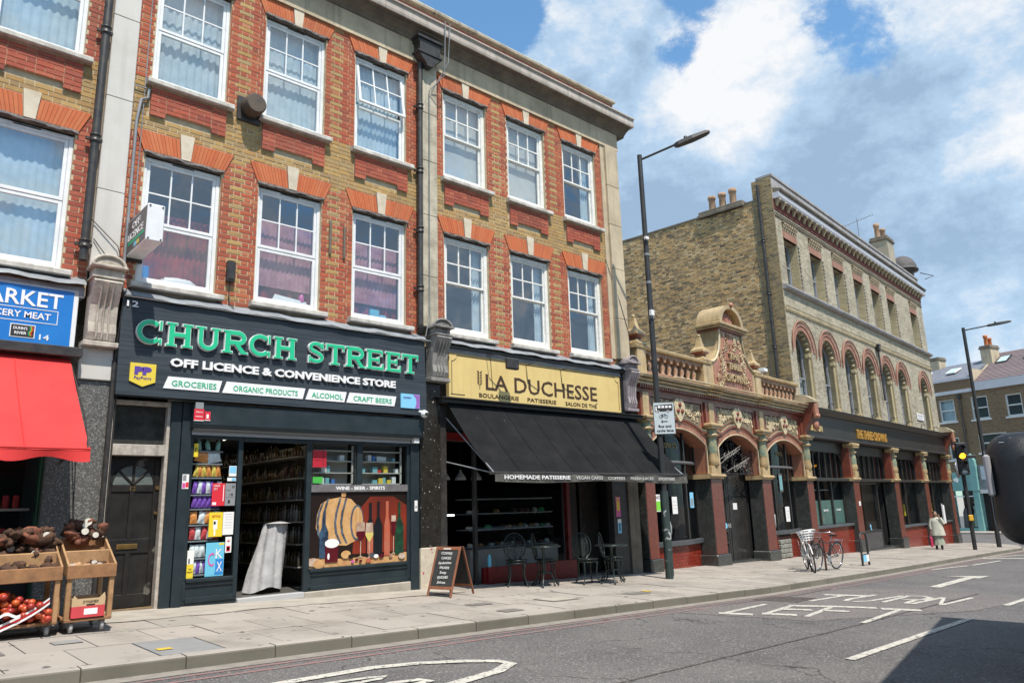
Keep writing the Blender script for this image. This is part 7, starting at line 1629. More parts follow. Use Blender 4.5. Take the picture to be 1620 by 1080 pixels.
for i,(a,b) in enumerate(PQ):
    g = g2((a+b)/2,-.1)
    pbox(pb,'pier_base',a-.07,b+.07,-.19,.35,g-.1,g+.42,m_pg2,.02); pbox(pb,'granite_pier',a,b,-.12,.32,g+.42,1.80,m_pg2); pbox(pb,'granite_facing',a+.012,b-.012,-.132,-.12,g+.43,1.79,m_redgran,.003)
    mb = MB(); moulding(mb,[(-.20,1.86),(-.20,1.90),(-.17,1.93),(.35,1.93),(.35,1.80),(-.13,1.80),(-.14,1.84)],a-.10,b+.10); part(pb,'pier_cap',mb,m_fab)
    xc_ = (a+b)/2+.08; pbox(pb,'red_margin',a,xc_-.17,-.10,.2,1.93,3.0,m_fa)
    pbox(pb,'buff_block',xc_-.18,xc_+.18,-.18,.1,1.93,2.16,m_fab)
    mb = MB(); mb.lathe([(.12,2.16),(.17,2.26),(.15,2.40)],(xc_,-.06,0),14); part(pb,'column_vase',mb,m_fab)
    mb = MB(); mb.lathe([(.14,2.40),(.15,2.6),(.12,2.80)],(xc_,-.06,0),14); part(pb,'column_shaft',mb,m_fg)
    mb = MB(); mb.lathe([(.13,2.80),(.18,2.83),(.18,2.86),(.13,2.88)],(xc_,-.06,0),14); part(pb,'column_ring',mb,m_fab)
    mb = MB(); mb.lathe([(.12,2.88),(.12,3.0)],(xc_,-.06,0),14); part(pb,'column_neck',mb,m_fg)
    pbox(pb,'capital',a,b,-.28,.1,3.0,3.07,m_fab,.015); pbox(pb,'capital',a-.05,b+.05,-.30,.1,3.07,3.17,m_fab,.02)
PB_ = [(10.36,14.10),(14.72,19.05),(19.66,23.55),(24.18,28.05)]
m_frost = M('frosted_green',(0.14,0.24,0.20),(0.11,0.19,0.16),sc=2,rough=.3)
for i,(a,b) in enumerate(PB_):
    g = g2((a+b)/2); yb = .22
    pbox(pb,'window_head',a,b,yb-.08,yb+.1,2.80,3.20,m_frame); pbox(pb,'ledge_rail',a,b,-.04,yb+.1,1.80,1.90,m_frame)
    mb = MB(); mb.box(a,1.8,g-.1,b,1.9,3.2); mb.box(a,.4,g,a+.02,1.8,3.2); mb.box(b-.02,.4,g,b,1.8,3.2); mb.box(a,.4,3.2,b,1.8,3.25); mb.box(a,.35,g-.12,b,1.8,g-.0); part(pb,'dark_interior',mb,m_room)
    n = 7 if i < 2 else 6
    for k in range(n+1):
        x = a+(b-a)*k/n; mb = MB(); mb.cbox(max(a,x-.03),yb-.01,1.90,min(b,x+.03),yb+.06,2.80,.005); part(pb,'transom_mullion',mb,m_frame)
    # curved spandrels in the top light corners
    for s_,x in ((1,a),(-1,b)):
        cv = [(x+s_*.55*(1-math.sin(math.pi/2*j/8)),2.80-.55*(1-math.cos(math.pi/2*j/8))) for j in range(9)]; poly = [(x,2.80)]+cv
        mb = MB(); mb.prism(poly,yb-.03,yb+.02,'y'); part(pb,'curved_spandrel',mb,m_frame)
    pane(pb,a,b,1.90,2.80,y=yb+.04)
    if i in (0,2,3):
        zs = .32 if i == 0 else .0; rz_ = g2((a+b)/2)
        nm = 3 if i == 0 else 2
        for k in range(nm+1):
            x = a+.05+(b-a-.1)*k/nm; mb = MB(); mb.cbox(x-.05,yb-.01,zs,x+.05,yb+.07,1.80,.006); part(pb,'mullion',mb,m_frame)
        pane(pb,a,b,zs,1.80,y=yb+.05)
        pbox(pb,'window_ledge',a,b,-.02,yb+.1,zs-.08,zs,bpy.data.materials['ledge_grey'])
        mb = MB(); mb.box(a,.07,rz_-.2,b,.2,zs-.08); part(pb,'grout_bed',mb,m_grout)
        tm = MB(); z = rz_-.05; k = 0; top = zs-.085
        while z < top:
            x = a+(0 if k % 2 else -.075)
            while x < b-.02: p,q = max(x,a),min(x+.146,b); tm.box(p,.058,z,q,.07,min(z+.071,top)) if q-p > .02 else None; x += .15
            z += .076; k += 1
        part(pb,'wall_tiles',tm,m_tile,kind='stuff')
        if i == 0:
            for k in range(3):
                x0 = a+.12+(b-a-.1)*k/3; x1 = x0+(b-a-.1)/3-.14; mb = MB(); mb.box(x0,yb+.058,zs+.02,x1,yb+.066,1.15); part(pb,'frosted_screen',mb,m_frost)
                mb = MB(); put_text(mb,('SALOON','BAR','LOUNGE')[k],(x0+x1)/2,yb+.046,.78,.07,.003,.001,width=.45); part(pb,'screen_lettering',mb,m_wl)
                mb = MB(); mb.box(x0+.05,yb+.5,1.50,x1-.05,yb+.54,1.53); part(pb,'lamp_strip',mb,m_pw)
        else:
            for k,xx in enumerate((.55,.75)): mb = MB(); mb.box(a+(b-a)*xx,.6,.35,a+(b-a)*xx+.16,.65,.85); part(pb,'amber_card',mb,m_py)
    else:
        for x0,x1,z0,z1 in ((a,a+.10,g,1.8),(b-1.5,b-1.4,g,1.8),(a,b-1.4,-.10,-.02),(a,b-1.4,1.70,1.80)): pbox(pb,'doorway_frame',x0,x1,.15,.30,z0,z1,m_frame)
        pane(pb,a+.1,b-1.5,-.02,1.70,y=.25); pbox(pb,'side_window_riser',a+.1,b-1.5,.16,.3,g-.02,-.10,M('grey_tile',(0.08,0.08,0.085),(0.05,0.05,0.05),sc=10,rough=.3))
        pbox(pb,'double_door',b-1.38,b-.02,.75,.80,g,1.8,m_frame); pbox(pb,'door_step',a,b,.0,.9,g-.1,g+.06,m_pg2)
        mb = MB(); put_text(mb,'OPEN DAILY',a+.95,.6,1.48,.09,.003,.004,width=1.25); mb.box(a+.5,.6,1.22,a+1.5,.62,1.24); part(pb,'back_bar_letters',mb,m_wl)
        mb = MB(); mb.box(a+.55,.62,1.28,a+1.45,.64,1.38); part(pb,'green_light_bar',mb,M('green_lit',(0.02,0.4,0.12),emit=((0.02,0.5,0.15),.6)))
        mb = MB(); mb.box(a+.55,.35,.62,a+.85,.36,.95); mb.box(a+.95,.35,.62,a+1.15,.36,.95); part(pb,'menu_sheet',mb,m_pw)
for lb,x,z in (('small pale round sticker on the pub window near the double door, the upper',16.55,.12),('larger pale round sticker on the pub window near the double door, the lower',16.6,-.02+.0)):
    mb = MB(); mb.lathe([(.07,.235),(.07,.24)],(x,0,z),14,axis='y'); solo('sticker',lb,'sticker',F2,(x,.2,z),mb,m_lblue)
mb = MB(); mb.box(14.42,-.14,.92,14.6,-.133,1.08); solo('notice_card','small white notice on the red granite pier left of the pub door','notice',F2,(14.5,-.14,.9),mb,m_pw)
big_console(pb,28.10,28.55)
for k in range(7):
    x = (12.1,14.5,16.9,19.2,21.5,23.8,26.0)[k]; mb = MB(); mb.tube([(x,-.25,4.22),(x,-.3,4.42),(x+.12,-.36,4.46),(x+.22,-.40,4.40)],.018,5)
    solo('lamp_arm','short bent lamp bracket on top of the pub fascia','lamp bracket',F2,(x,-.25,4.2),mb,m_iron,group='bent lamp brackets along the pub fascia')
t = thing('street_name_plate','white street name plate between the last two arched windows','street sign',F2,(25.05,-.03,4.72)); mb = MB(); mb.cbox(24.35,-.05,4.72,25.45,-.02,5.02,.004); part(t,'plate',mb,m_wl)
mb = MB(); mb.box(24.42,-.053,4.91,25.35,-.05,4.95); mb.box(24.42,-.053,4.80,25.2,-.05,4.83); part(t,'faded_print',mb,m_pg)
t = thing('traffic_mirror','round convex mirror on the far corner of the pub','mirror',F2,(28.9,-.5,2.2)); mb = MB(); mb.lathe([(.0,-.58),(.25,-.56),(.42,-.50),(.44,-.46),(.40,-.44)],(28.6,0,2.45),20,axis='y'); part(t,'mirror_disc',mb,M('tarnished_mirror',(0.30,0.29,0.29),(0.2,0.2,0.2),sc=3,rough=.2,metal=.6))
mb = MB(); mb.tube([(28.6,-.45,2.45),(28.4,-.1,2.6)],.02,6); part(t,'arm',mb,m_iron)
pbox(pb,'corner_pier',28.62,28.9,-.1,.3,g2(28.7)-.1,g2(28.7)+.9,m_pg2)
# board and signs at the far window
mb = MB(); mb.box(26.2,-.1,-.1,26.5,-.06,.75); mb.box(26.95,.1,-.2,27.05,.13,.8); solo('white_board','tall white boards standing in the last pub window','board',F2,(26.4,-.1,-.1),mb,m_pw)

# ------------------------------------------------------------------ houses across the side street
fb = thing('brick_house','brown brick house with turquoise shop below, across the side street','building',FF,(0,0,-1.25))
m_fbrick = M('brown_brick',(0.24,0.155,0.085),(0.15,0.10,0.065),sc=2.5,rough=.9,bump=.3,isl=[(0.27,0.175,0.095),(0.20,0.13,0.075),(0.30,0.20,0.11),(0.13,0.09,0.06)])
FW = [(-1.80,-.74,6.18,7.72),(.38,1.46,6.14,7.66),(2.58,3.56,6.10,7.54),(4.9,5.9,6.1,7.5),(7.2,8.2,6.1,7.5),(-1.55,-.78,3.56,5.07),(.50,2.30,3.9,5.14),(3.4,4.9,3.9,5.1),(-4.1,-3.1,6.2,7.7),(-6.4,-5.4,6.2,7.7),(-4.1,-3.1,3.6,5.07)]
mb = MB(); wall_cells(mb,-14,16,2.6,8.05,FW,0,.3); part(fb,'wall',mb,m_mortd)
bl = brick_list(-5,8,2.6,8.05,FW,lambda x,z,k:0,seed=51); lay_bricks(fb,FF,bl,[m_fbrick],seed=51,name='front_bricks')
for i,(a,b,c,d) in enumerate(FW):
    mb = MB()
    for q in ((a,a+.08,c,d),(b-.08,b,c,d)): mb.box(q[0],.06,q[2],q[1],.16,q[3])
    mb.box(a+.08,.061,c,b-.08,.159,c+.09); mb.box(a+.08,.061,d-.08,b-.08,.159,d); mb.box(a+.08,.05,(c+d)/2-.04,b-.08,.15,(c+d)/2+.04); w = part(fb,'window',mb,m_white)
    g = MB(); g.add([(a,.12,c),(b,.12,c),(b,.12,d),(a,.12,d)],[(0,1,2,3)]); part(w,'pane',g,m_glass_shop)
    g = MB(); g.box(a,.3,c,b,.35,d); part(w,'room_beyond',g,m_net if i == 0 else m_room)
    g = MB(); g.box(a-.12,-.08,c-.12,b+.12,.06,c); part(fb,'window_sill',g,m_white)
mb = MB(); mb.box(-14,-.10,8.05,.62,.3,8.28); mb.box(.66,-.16,8.06,16,.3,8.62); part(fb,'white_fascia',mb,M('fascia_white',(0.62,0.62,0.66),(0.55,0.55,0.58),sc=2,rough=.5))
mb = MB(); mb.box(-14,-.02,8.28,.62,.3,8.95); part(fb,'upper_wall',mb,m_fbrick); mb = MB(); mb.box(-14,-.08,8.95,.62,.3,9.08); part(fb,'gutter',mb,M('gutter_white',(0.55,0.55,0.58),rough=.5))
mb = MB(); mb.prism([(.0,9.08),(3.2,10.55),(6,9.0),(6,8),(0,8)],-14,.60,'x'); part(fb,'slate_roof',mb,M('slate',(0.13,0.14,0.17),(0.18,0.19,0.22),sc=3,rough=.6))
m_rt = M('roof_tiles',(0.22,0.17,0.17),(0.16,0.125,0.13),sc=4,rough=.8,isl=[(0.24,0.18,0.18),(0.18,0.14,0.145),(0.27,0.21,0.20)])
mb = MB(); mb.prism([(0,8.62),(0,8.0),(6,8),(6,9),(4.2,11.0)],.72,16,'x',1)
z = 0
for r in range(20):
    t0 = r/20; t1 = (r+1)/20
    y0,z0 = 4.2*t0,8.64+2.38*t0; y1,z1 = 4.2*t1,8.64+2.38*t1
    mb.prism([(y0-.03,z0+.0),(y0-.03,z0+.05),(y1,z1+.02),(y1,z1-.02)],.72,16,'x',0)
part(fb,'tiled_roof',mb,[m_rt,m_mortd])
for (x,t_,w,h) in ((1.6,.55,.75,.30),(3.4,.55,.8,.30)):
    y0,z0 = 4.2*t_,8.70+2.38*t_; y1,z1 = 4.2*(t_+.22),8.70+2.38*(t_+.22); mb = MB(); mb.prism([(y0,z0),(y0,z0+.08),(y1,z1+.08),(y1,z1)],x-w/2,x+w/2,'x'); s_ = part(fb,'skylight',mb,m_frame)
    mb = MB(); mb.prism([(y0+.1,z0+.13),(y0+.1,z0+.14),(y1-.1,z1+.04),(y1-.1,z1+.03)],x-w/2+.08,x+w/2-.08,'x'); part(s_,'glazing',mb,M('skylight_glass',(0.45,0.60,0.60),rough=.1) if x < 2 else bpy.data.materials['skylight_glass'])
for x in (-1.2,-3.3):
    mb = MB(); mb.prism([(.95,9.62),(.95,9.70),(1.9,10.10),(1.9,10.0)],x-.35,x+.35,'x'); s_ = part(fb,'skylight',mb,m_white); mb = MB(); mb.prism([(1.0,9.72),(1.0,9.73),(1.8,10.08),(1.8,10.07)],x-.27,x+.27,'x'); part(s_,'glazing',mb,bpy.data.materials['skylight_glass'])
mb = MB(); mb.box(.58,.0,8.62,.76,4.2,9.6); mb.prism([(0,8.6),(4.2,11.15),(4.2,8.6)],.6,.74,'x'); part(fb,'party_wall',mb,m_stone)
t = chimney('chimney','chimney with orange pots on the party wall of the far houses',FF,.66,3.0,9.3,11.45,.7,1.1,((0,-.25,.75),(0,.25,.6)),m_stone)
for p in t.children:
    if p.name.startswith('chimney_pot'): p.data.materials[0] = M('orange_pot',(0.48,0.15,0.05),rough=.8) if 'orange_pot' not in bpy.data.materials else bpy.data.materials['orange_pot']
chimney('chimney','low buff chimney seen just past the end of the pub',FF,-3.6,3.2,9.2,11.3,1.5,.9,((-.2,0,.5),),m_stone)
downpipe('drainpipe','black drainpipe between the far windows above the turquoise shop',FF,-.30,-.10,3.4,7.9,.06,(5.5,),hopper=(-.30,7.75,.5))
# turquoise shop
m_turq = M('turquoise_paint',(0.20,0.42,0.40),(0.16,0.35,0.34),sc=3,rough=.5)
def fx(nm,x0,x1,y0,y1,z0,z1,mat): mb = MB(); mb.box(x0,y0,z0,x1,y1,z1); return part(fb,nm,mb,mat)
fx('fascia_board',-14,.0,-.15,.3,1.45,2.70,m_turq); fx('shop_pilaster',-.32,.04,-.22,.3,-1.2,1.45,m_turq); fx('shop_pilaster',-2.1,-1.75,-.22,.3,-1.2,1.45,m_turq); fx('stall_riser',-1.75,-.32,-.1,.2,-1.2,-1.0,m_turq); fx('window_rail',-1.75,-.32,-.1,.0,1.05,1.12,m_upvc)
mb = MB(); mb.prism([(-.32,1.45),(.10,1.45),(.14,2.9),(.10,3.4),(-.15,3.9),(-.36,3.6),(-.36,2.9)],-.30,.1,'y'); part(fb,'turquoise_console',mb,m_turq)
mb = MB(); mb.add([(-1.75,.0,-1.0),(-.32,0,-1.0),(-.32,0,1.45),(-1.75,0,1.45)],[(0,1,2,3)]); part(fb,'pane',mb,m_glass_shop)
fx('dark_interior',-1.8,-.3,1.2,1.3,-1.2,1.5,m_room); fx('dark_interior',.1,2.4,.2,.3,-1.2,2.5,m_dark); fx('ground_wall',2.4,16,0,.3,-1.2,2.6,m_fbrick); fx('ground_wall',-14,-2.1,0,.3,-1.2,1.45,m_fbrick)
fx('grey_shopfront',.1,2.4,-.1,.2,1.5,2.1,m_lead); fx('white_fascia_lower',.1,3.4,-.12,.2,.95+.3,1.5,M('sign_white2',(0.6,0.6,0.6),rough=.5)); fx('lit_window',.35,1.2,-.14,-.1,2.15,3.0,m_net)
fx('upper_frame',.2,1.5,-.13,.1,2.1,3.1,m_lead)
mb = MB(); [mb.prism(p,-.17,-.15,'y') for p in ([(-1.6,2.2),(-1.3,2.35),(-1.2,2.15),(-1.05,2.4),(-1.25,2.0)],)]; part(fb,'bird_emblem',mb,m_wl)
t = thing('mannequin','shop mannequin in a long pale green dress behind the turquoise shop window','mannequin',FF,(-.62,.4,-1.0)); mb = MB()
mb.lathe([(.26,-.95),(.24,-.6),(.18,-.1),(.12,.12),(.17,.38),(.10,.46),(.04,.50),(.04,.55)],(-.62,.45,0),12); part(t,'dress',mb,M('pale_green_dress',(0.28,0.42,0.36),(0.36,0.48,0.42),sc=9,rough=.8)); mb = MB(); mb.blob((-.62,.45,.66),(.09,.10,.13),2,rough=.03); part(t,'head',mb,M('mannequin_skin',(0.45,0.42,0.36),rough=.5))
mb = MB(); mb.lathe([(.25,-1.0),(.20,0),(.10,.3)],(-1.35,.5,0),10); solo('dark_garment','dark garment on a stand left of the mannequin','garment',FF,(-1.35,.5,-1),mb,m_drk)
mb = MB(); mb.cbox(-1.10,.3,-.95,-.92,.45,-.45,.02); solo('yellow_parcel','yellow parcel low in the turquoise shop window','parcel',FF,(-1.0,.3,-1),mb,m_py)
mb = MB(); mb.box(-14,-2.3,-1.40,18,-.0,-1.19); struct('far_pavement', mb, m_slab, FF)
# ------------------------------------------------------------------ street furniture, people, vehicles
def lamp_post(label,x,y,zb,h,arm,r0,r1,headl=.75):
    t = thing('street_lamp',label,'street lamp',F0,(x,y,zb)); mb = MB(); mb.tube([(x,y,zb-.1),(x,y,zb+1.1)],r0,12); mb.tube([(x,y,zb+1.1),(x,y,zb+1.2)],[r0,r1+.01],12); mb.tube([(x,y,zb+1.2),(x,y,h)],[r1+.01,r1],12); p = part(t,'post',mb,m_lamp)
    ax,ay,az = arm; mb = MB(); mb.tube([(x,y,h-.12),(x+ax*.55,y+ay*.55,h-.12+az*.6)],.028,8); part(t,'arm',mb,m_lamp)
    d = Vector((ax,ay,az)).normalized(); a = Vector((x,y,h-.12))+Vector((ax,ay,az))*.50; b = Vector((x,y,h-.12))+Vector((ax,ay,az)); sd_ = d.cross(Vector((0,0,1))).normalized(); up = sd_.cross(d)
    def hp(tt,s_,u): return tuple(a+(b-a)*tt+sd_*s_+up*u)
    V = []; prof = [(0,.04,.03,.04),(.1,.09,.04,.05),(.5,.12,.04,.055),(.9,.10,.03,.04),(1,.05,.02,.02)]
    for tt,w,dn,u in prof: V += [hp(tt,-w,-dn),hp(tt,w,-dn),hp(tt,w*.8,u),hp(tt,-w*.8,u)]
    n = len(prof); mb = MB(); mb.add(V,[(4*i+j,4*i+(j+1)%4,4*i+4+(j+1)%4,4*i+4+j) for i in range(n-1) for j in range(4)]+[(0,1,2,3),(4*n-4,4*n-3,4*n-2,4*n-1)]); mb.lathe([(.04,0),(.04,.05),(.02,.06)],hp(.35,0,.07),8); part(t,'lantern',mb,m_lamp)
    return t
m_lamp = M('lamp_post_black',(0.018,0.019,0.020),(0.03,0.031,0.032),sc=4,rough=.5)
m_lampw = M('peeling_post_paint',(0.02,0.035,0.032),(0.20,0.22,0.21),sc=7,rough=.6)
lp = lamp_post('tall black street lamp in front of the lounge, stickers peeling on its lower post',12.86,9.68,gz(12.86,9.68),9.03,(.96,-1.28,.50),.085,.055)
x,y = 12.86,9.68; zb = gz(x,y)
mb = MB(); mb.tube([(x,y,zb+.0),(x,y,zb+1.75)],.0875,12); part(lp,'peeling_sleeve',mb,M('peeling_sleeve',(0.02,0.035,0.032),(0.03,0.05,0.046),sc=5,rough=.6,speck=((0.42,0.43,0.42),6,0.60)))
for z in (6.6,5.15,5.95): mb = MB(); mb.tube([(x,y,z),(x,y,z+.05)],.064,10); part(lp,'strap',mb,m_lead)
for z,w in ((5.2,.12),(6.95,.06)): mb = MB(); mb.box(x-.12,y-.11,z,x-.02,y-.05,z+w); part(lp,'white_tag',mb,m_pw)
lamp_post('far black street lamp at the street corner beyond the pub',36.96,10.65,gz(36.96,10.65),8.51,(.55,-1.75,.15),.095,.07)
# bus and cycle lane plate: faces the camera side of the street
t = thing('lane_sign','white bus and cycle lane sign plate strapped to the lamp post','sign',F0,(12.86,9.6,2.55),rz=0)
ang = R(-42)     # the plate turned towards oncoming traffic
SF = Frame((12.88,9.56,0),ang)
OFF[t.name] = (0,0,2.62); t.matrix_world = Matrix.Translation(SF.w(0,0,2.62)) @ Matrix.Rotation(ang,4,'Z') @ Matrix.Scale(1.08,4)
X0,X1,Z0,Z1 = -.20,.22,2.62,3.25
mb = MB(); mb.cbox(X0,-.012,Z0,X1,.0,Z1,.004,0); pl = part(t,'plate',mb,M('sign_back',(0.05,0.05,0.05),rough=.5))
mb = MB(); mb.box(X0+.012,-.014,Z0+.012,X1-.012,-.012,Z1-.012); part(pl,'plate_face',mb,M('reflective_grey',(0.50,0.56,0.58),(0.45,0.51,0.53),sc=6,rough=.5))
mb = MB(); yq = -.016
bus = [(-.165,3.06),(-.165,3.19),(.185,3.21),(.185,3.09),(.15,3.07)]; mb.prism(bus,yq,-.014,'y')
for k in range(4): x_ = -.10+.07*k; mb.box(x_,yq-.001,3.135,x_+.052,yq,3.18,1)
mb.box(-.15,yq-.001,3.08,-.125,yq,3.17,1)
for x_ in (-.10,.09): mb.lathe([(.028,yq-.002),(.028,yq-.0015)],(x_,0,3.06),12,m=1,axis='y'); mb.lathe([(.018,yq-.003),(.018,yq-.0025)],(x_,0,3.06),12,m=0,axis='y')
part(pl,'bus_symbol',mb,[m_blackprint,m_pw])
mb = MB()
for x_ in (-.05,.05): mb.tube([(x_+.032*math.cos(a),yq,2.965+.032*math.sin(a)) for a in [6.283*j/14 for j in range(14)]],.004,4,closed=True)
mb.tube([(-.05,yq,2.965),(-.025,yq,3.01),(.03,yq,3.01),(-.005,yq,2.965),(-.05,yq,2.965)],.004,4); mb.tube([(.05,yq,2.965),(.03,yq,3.02),(.02,yq,3.03)],.004,4); mb.tube([(-.03,yq,3.02),(-.005,yq,2.965)],.004,4); part(pl,'cycle_symbol',mb,m_blackprint)
mb = MB(); mb.prism([(-.06,2.87),(-.02,2.91),(-.03,2.88),(.07,2.88),(.07,2.86),(-.03,2.86),(-.02,2.83)],yq,-.014,'y'); part(pl,'arrow_symbol',mb,m_blackprint)
mb = MB(); put_text(mb,'Bus and',.01,yq,2.755,.050,.002,.002,width=.25); put_text(mb,'cycle lane',.01,yq,2.672,.050,.002,.002,width=.33); part(pl,'lettering',mb,m_blackprint)
mb = MB(); mb.tube([(-.02,.10,Z0+.1),(-.02,.0,Z0+.1)],.03,6); mb.tube([(-.02,.10,Z1-.1),(-.02,.0,Z1-.1)],.03,6); part(t,'clamp',mb,m_lead)

# A-board
m_abw = M('aboard_wood',(0.26,0.10,0.05),(0.18,0.07,0.035),sc=9,rough=.6); m_chalkb = M('chalkboard',(0.018,0.020,0.020),(0.035,0.036,0.036),sc=7,rough=.8); m_chalk = M('chalk',(0.62,0.62,0.60),rough=.9)
AB = Frame((7.52,9.97,gz(7.5,9.97)),R(-75.5)); t = thing('chalk_board','wooden framed A-board with a chalked cafe menu','sandwich board',AB,(0,0,0))
def lean(mb,sgn,tilt=.24): 
    M_ = Matrix.Translation((0,0,.0)) @ Matrix.Identity(4); c,s_ = math.cos(math.atan(tilt)),math.sin(math.atan(tilt)); o = []
    for (x,y,z) in mb.v: o.append((x, -(.40-z*.36)+y, z)) if sgn > 0 else o.append((x,(.40-z*.36)-y,z))
    mb.v = o; return mb
w = .33; t.scale = (.75,.75,.75)
def legs(nm,sgn):
    fr = None
    mb = MB(); mb.cbox(-w,-.015,0,-w+.045,.015,1.0,.004); part(t,'leg',lean(mb,sgn),m_abw); mb = MB(); mb.cbox(w-.045,-.015,0,w,.015,1.0,.004); part(t,'leg',lean(mb,sgn),m_abw)
    mb = MB(); mb.cbox(-w+.045,-.014,.93,w-.045,.014,.99,.004); part(t,'top_rail',lean(mb,sgn),m_abw); mb = MB(); mb.cbox(-w+.045,-.014,.15,w-.045,.014,.21,.004); part(t,'lower_rail',lean(mb,sgn),m_abw)
    mb = MB(); mb.box(-w+.045,-.006,.21,w-.045,.006,.93); return part(t,'board',lean(mb,sgn),m_chalkb)
b_ = legs('f',1); legs('b',-1)
mb = MB()
for i,(s_,q) in enumerate((('COFFEE',.30),('CAKES',.26),('Sandwiches',.34),('SALADS',.26),('Soup',.18),('QUICHES',.28),('Juices',.22))): put_text(mb,s_,-.01+.01*(i%2),-.012,.84-.095*i,.050,.003,.001,width=q,roll=R(2*(i%3-1)))
part(b_,'chalk_writing',lean(mb,1),m_chalk)
mb = MB(); mb.box(-.12,-.017,.945,.08,-.014,.965); part(b_,'paint_scuff',lean(mb,1),m_pw)

# bistro chairs and tables of cast metal
m_cast2 = M('cast_green_black',(0.022,0.032,0.030),(0.04,0.05,0.048),sc=9,rough=.25,metal=.5,bump=.3)
def bistro_chair(label,fr):
    t = thing('bistro_chair',label,'chair',fr,(0,0,0),group='cast bistro chairs')
    mb = MB(); mb.lathe([(.0,.435),(.18,.437),(.20,.445),(.205,.455),(.19,.462),(0,.455)],(0,0,0),20); part(t,'seat',mb,m_cast2)
    for k,a in enumerate((45,135,225,315)):
        c,s_ = math.cos(R(a)),math.sin(R(a)); mb = MB(); mb.tube([(c*.14,s_*.14,.44),(c*.19,s_*.19,.38),(c*.17,s_*.17,.22),(c*.22,s_*.22,.06),(c*.26,s_*.26,.0)],[.016,.017,.013,.012,.014],7); mb.blob((c*.26,s_*.26,.012),(.022,.022,.014),k,n=7,k=4,rough=.02); part(t,'leg',mb,m_cast2)
    mb = MB(); mb.tube([(.19*math.cos(6.283*j/20),.0+.19*math.sin(6.283*j/20),.40) for j in range(20)],.008,5,closed=True); part(t,'skirt_ring',mb,m_cast2)
    oval = [(.20*math.cos(6.283*j/28),.17+.03*math.sin(6.283*j/28+1.57)*0,.68+.24*math.sin(6.283*j/28)) for j in range(28)]
    mb = MB(); mb.tube([(p[0],.18+(p[2]-.44)*.15,p[2]) for p in oval],.012,6,closed=True); bk = part(t,'backrest',mb,m_cast2)
    mb = MB(); rn = random.Random(2)
    for k in range(9):
        for s_ in (-1,1):
            z = .50+.042*k; wv = .16*math.sqrt(max(0,1-((z-.68)/.24)**2)); mb.tube([(0,.18+(z-.44)*.15,z-.02),(s_*wv*.5,.18+(z-.44)*.15,z+.02),(s_*wv,.18+(z-.44)*.15,z+.005),(s_*wv*.8,.18+(z-.44)*.15,z-.02)],.006,4)
    mb.tube([(0,.19,.45),(0,.25,.92)],.008,5); part(bk,'lattice',mb,m_cast2); return t
def CF(x,y,a): return Frame((x,y,gz(x,y)),R(a))
bistro_chair('bistro chair in deep shade, leftmost before the bakery window',CF(9.35,10.42,-35))
bistro_chair('second bistro chair from the left before the bakery window',CF(9.98,10.30,35))
bistro_chair('bistro chair with its oval back up, just left of the sunlit table',CF(10.72,9.95,-20))
bistro_chair('bistro chair behind the sunlit table, nearest the dark bakery door',CF(11.62,10.10,30))
def bistro_table(label,fr,h=.70,r=.32):
    t = thing('bistro_table',label,'table',fr,(0,0,0),group='round bistro tables'); mb = MB(); mb.lathe([(0,h-.02),(r-.02,h-.02),(r,h-.012),(r,h+.004),(r-.02,h+.01),(0,h+.012)],(0,0,0),28); part(t,'table_top',mb,m_cast2)
    mb = MB(); mb.lathe([(.05,h-.03),(.025,h-.08),(.03,h-.25),(.045,h-.32),(.03,h-.40),(.035,.22)],(0,0,0),12); part(t,'stem',mb,m_cast2)
    for a in (90,210,330): c,s_ = math.cos(R(a)),math.sin(R(a)); mb = MB(); mb.tube([(0,0,.25),(c*.12,s_*.12,.24),(c*.2,s_*.2,.10),(c*.28,s_*.28,.01)],[.022,.018,.014,.018],7); part(t,'leg',mb,m_cast2)
    return t
bistro_table('round bistro table between the two left chairs, in shade',CF(9.68,10.05,10)); bistro_table('round bistro table catching the sun at the right of the bakery chairs',CF(11.15,9.72,20))

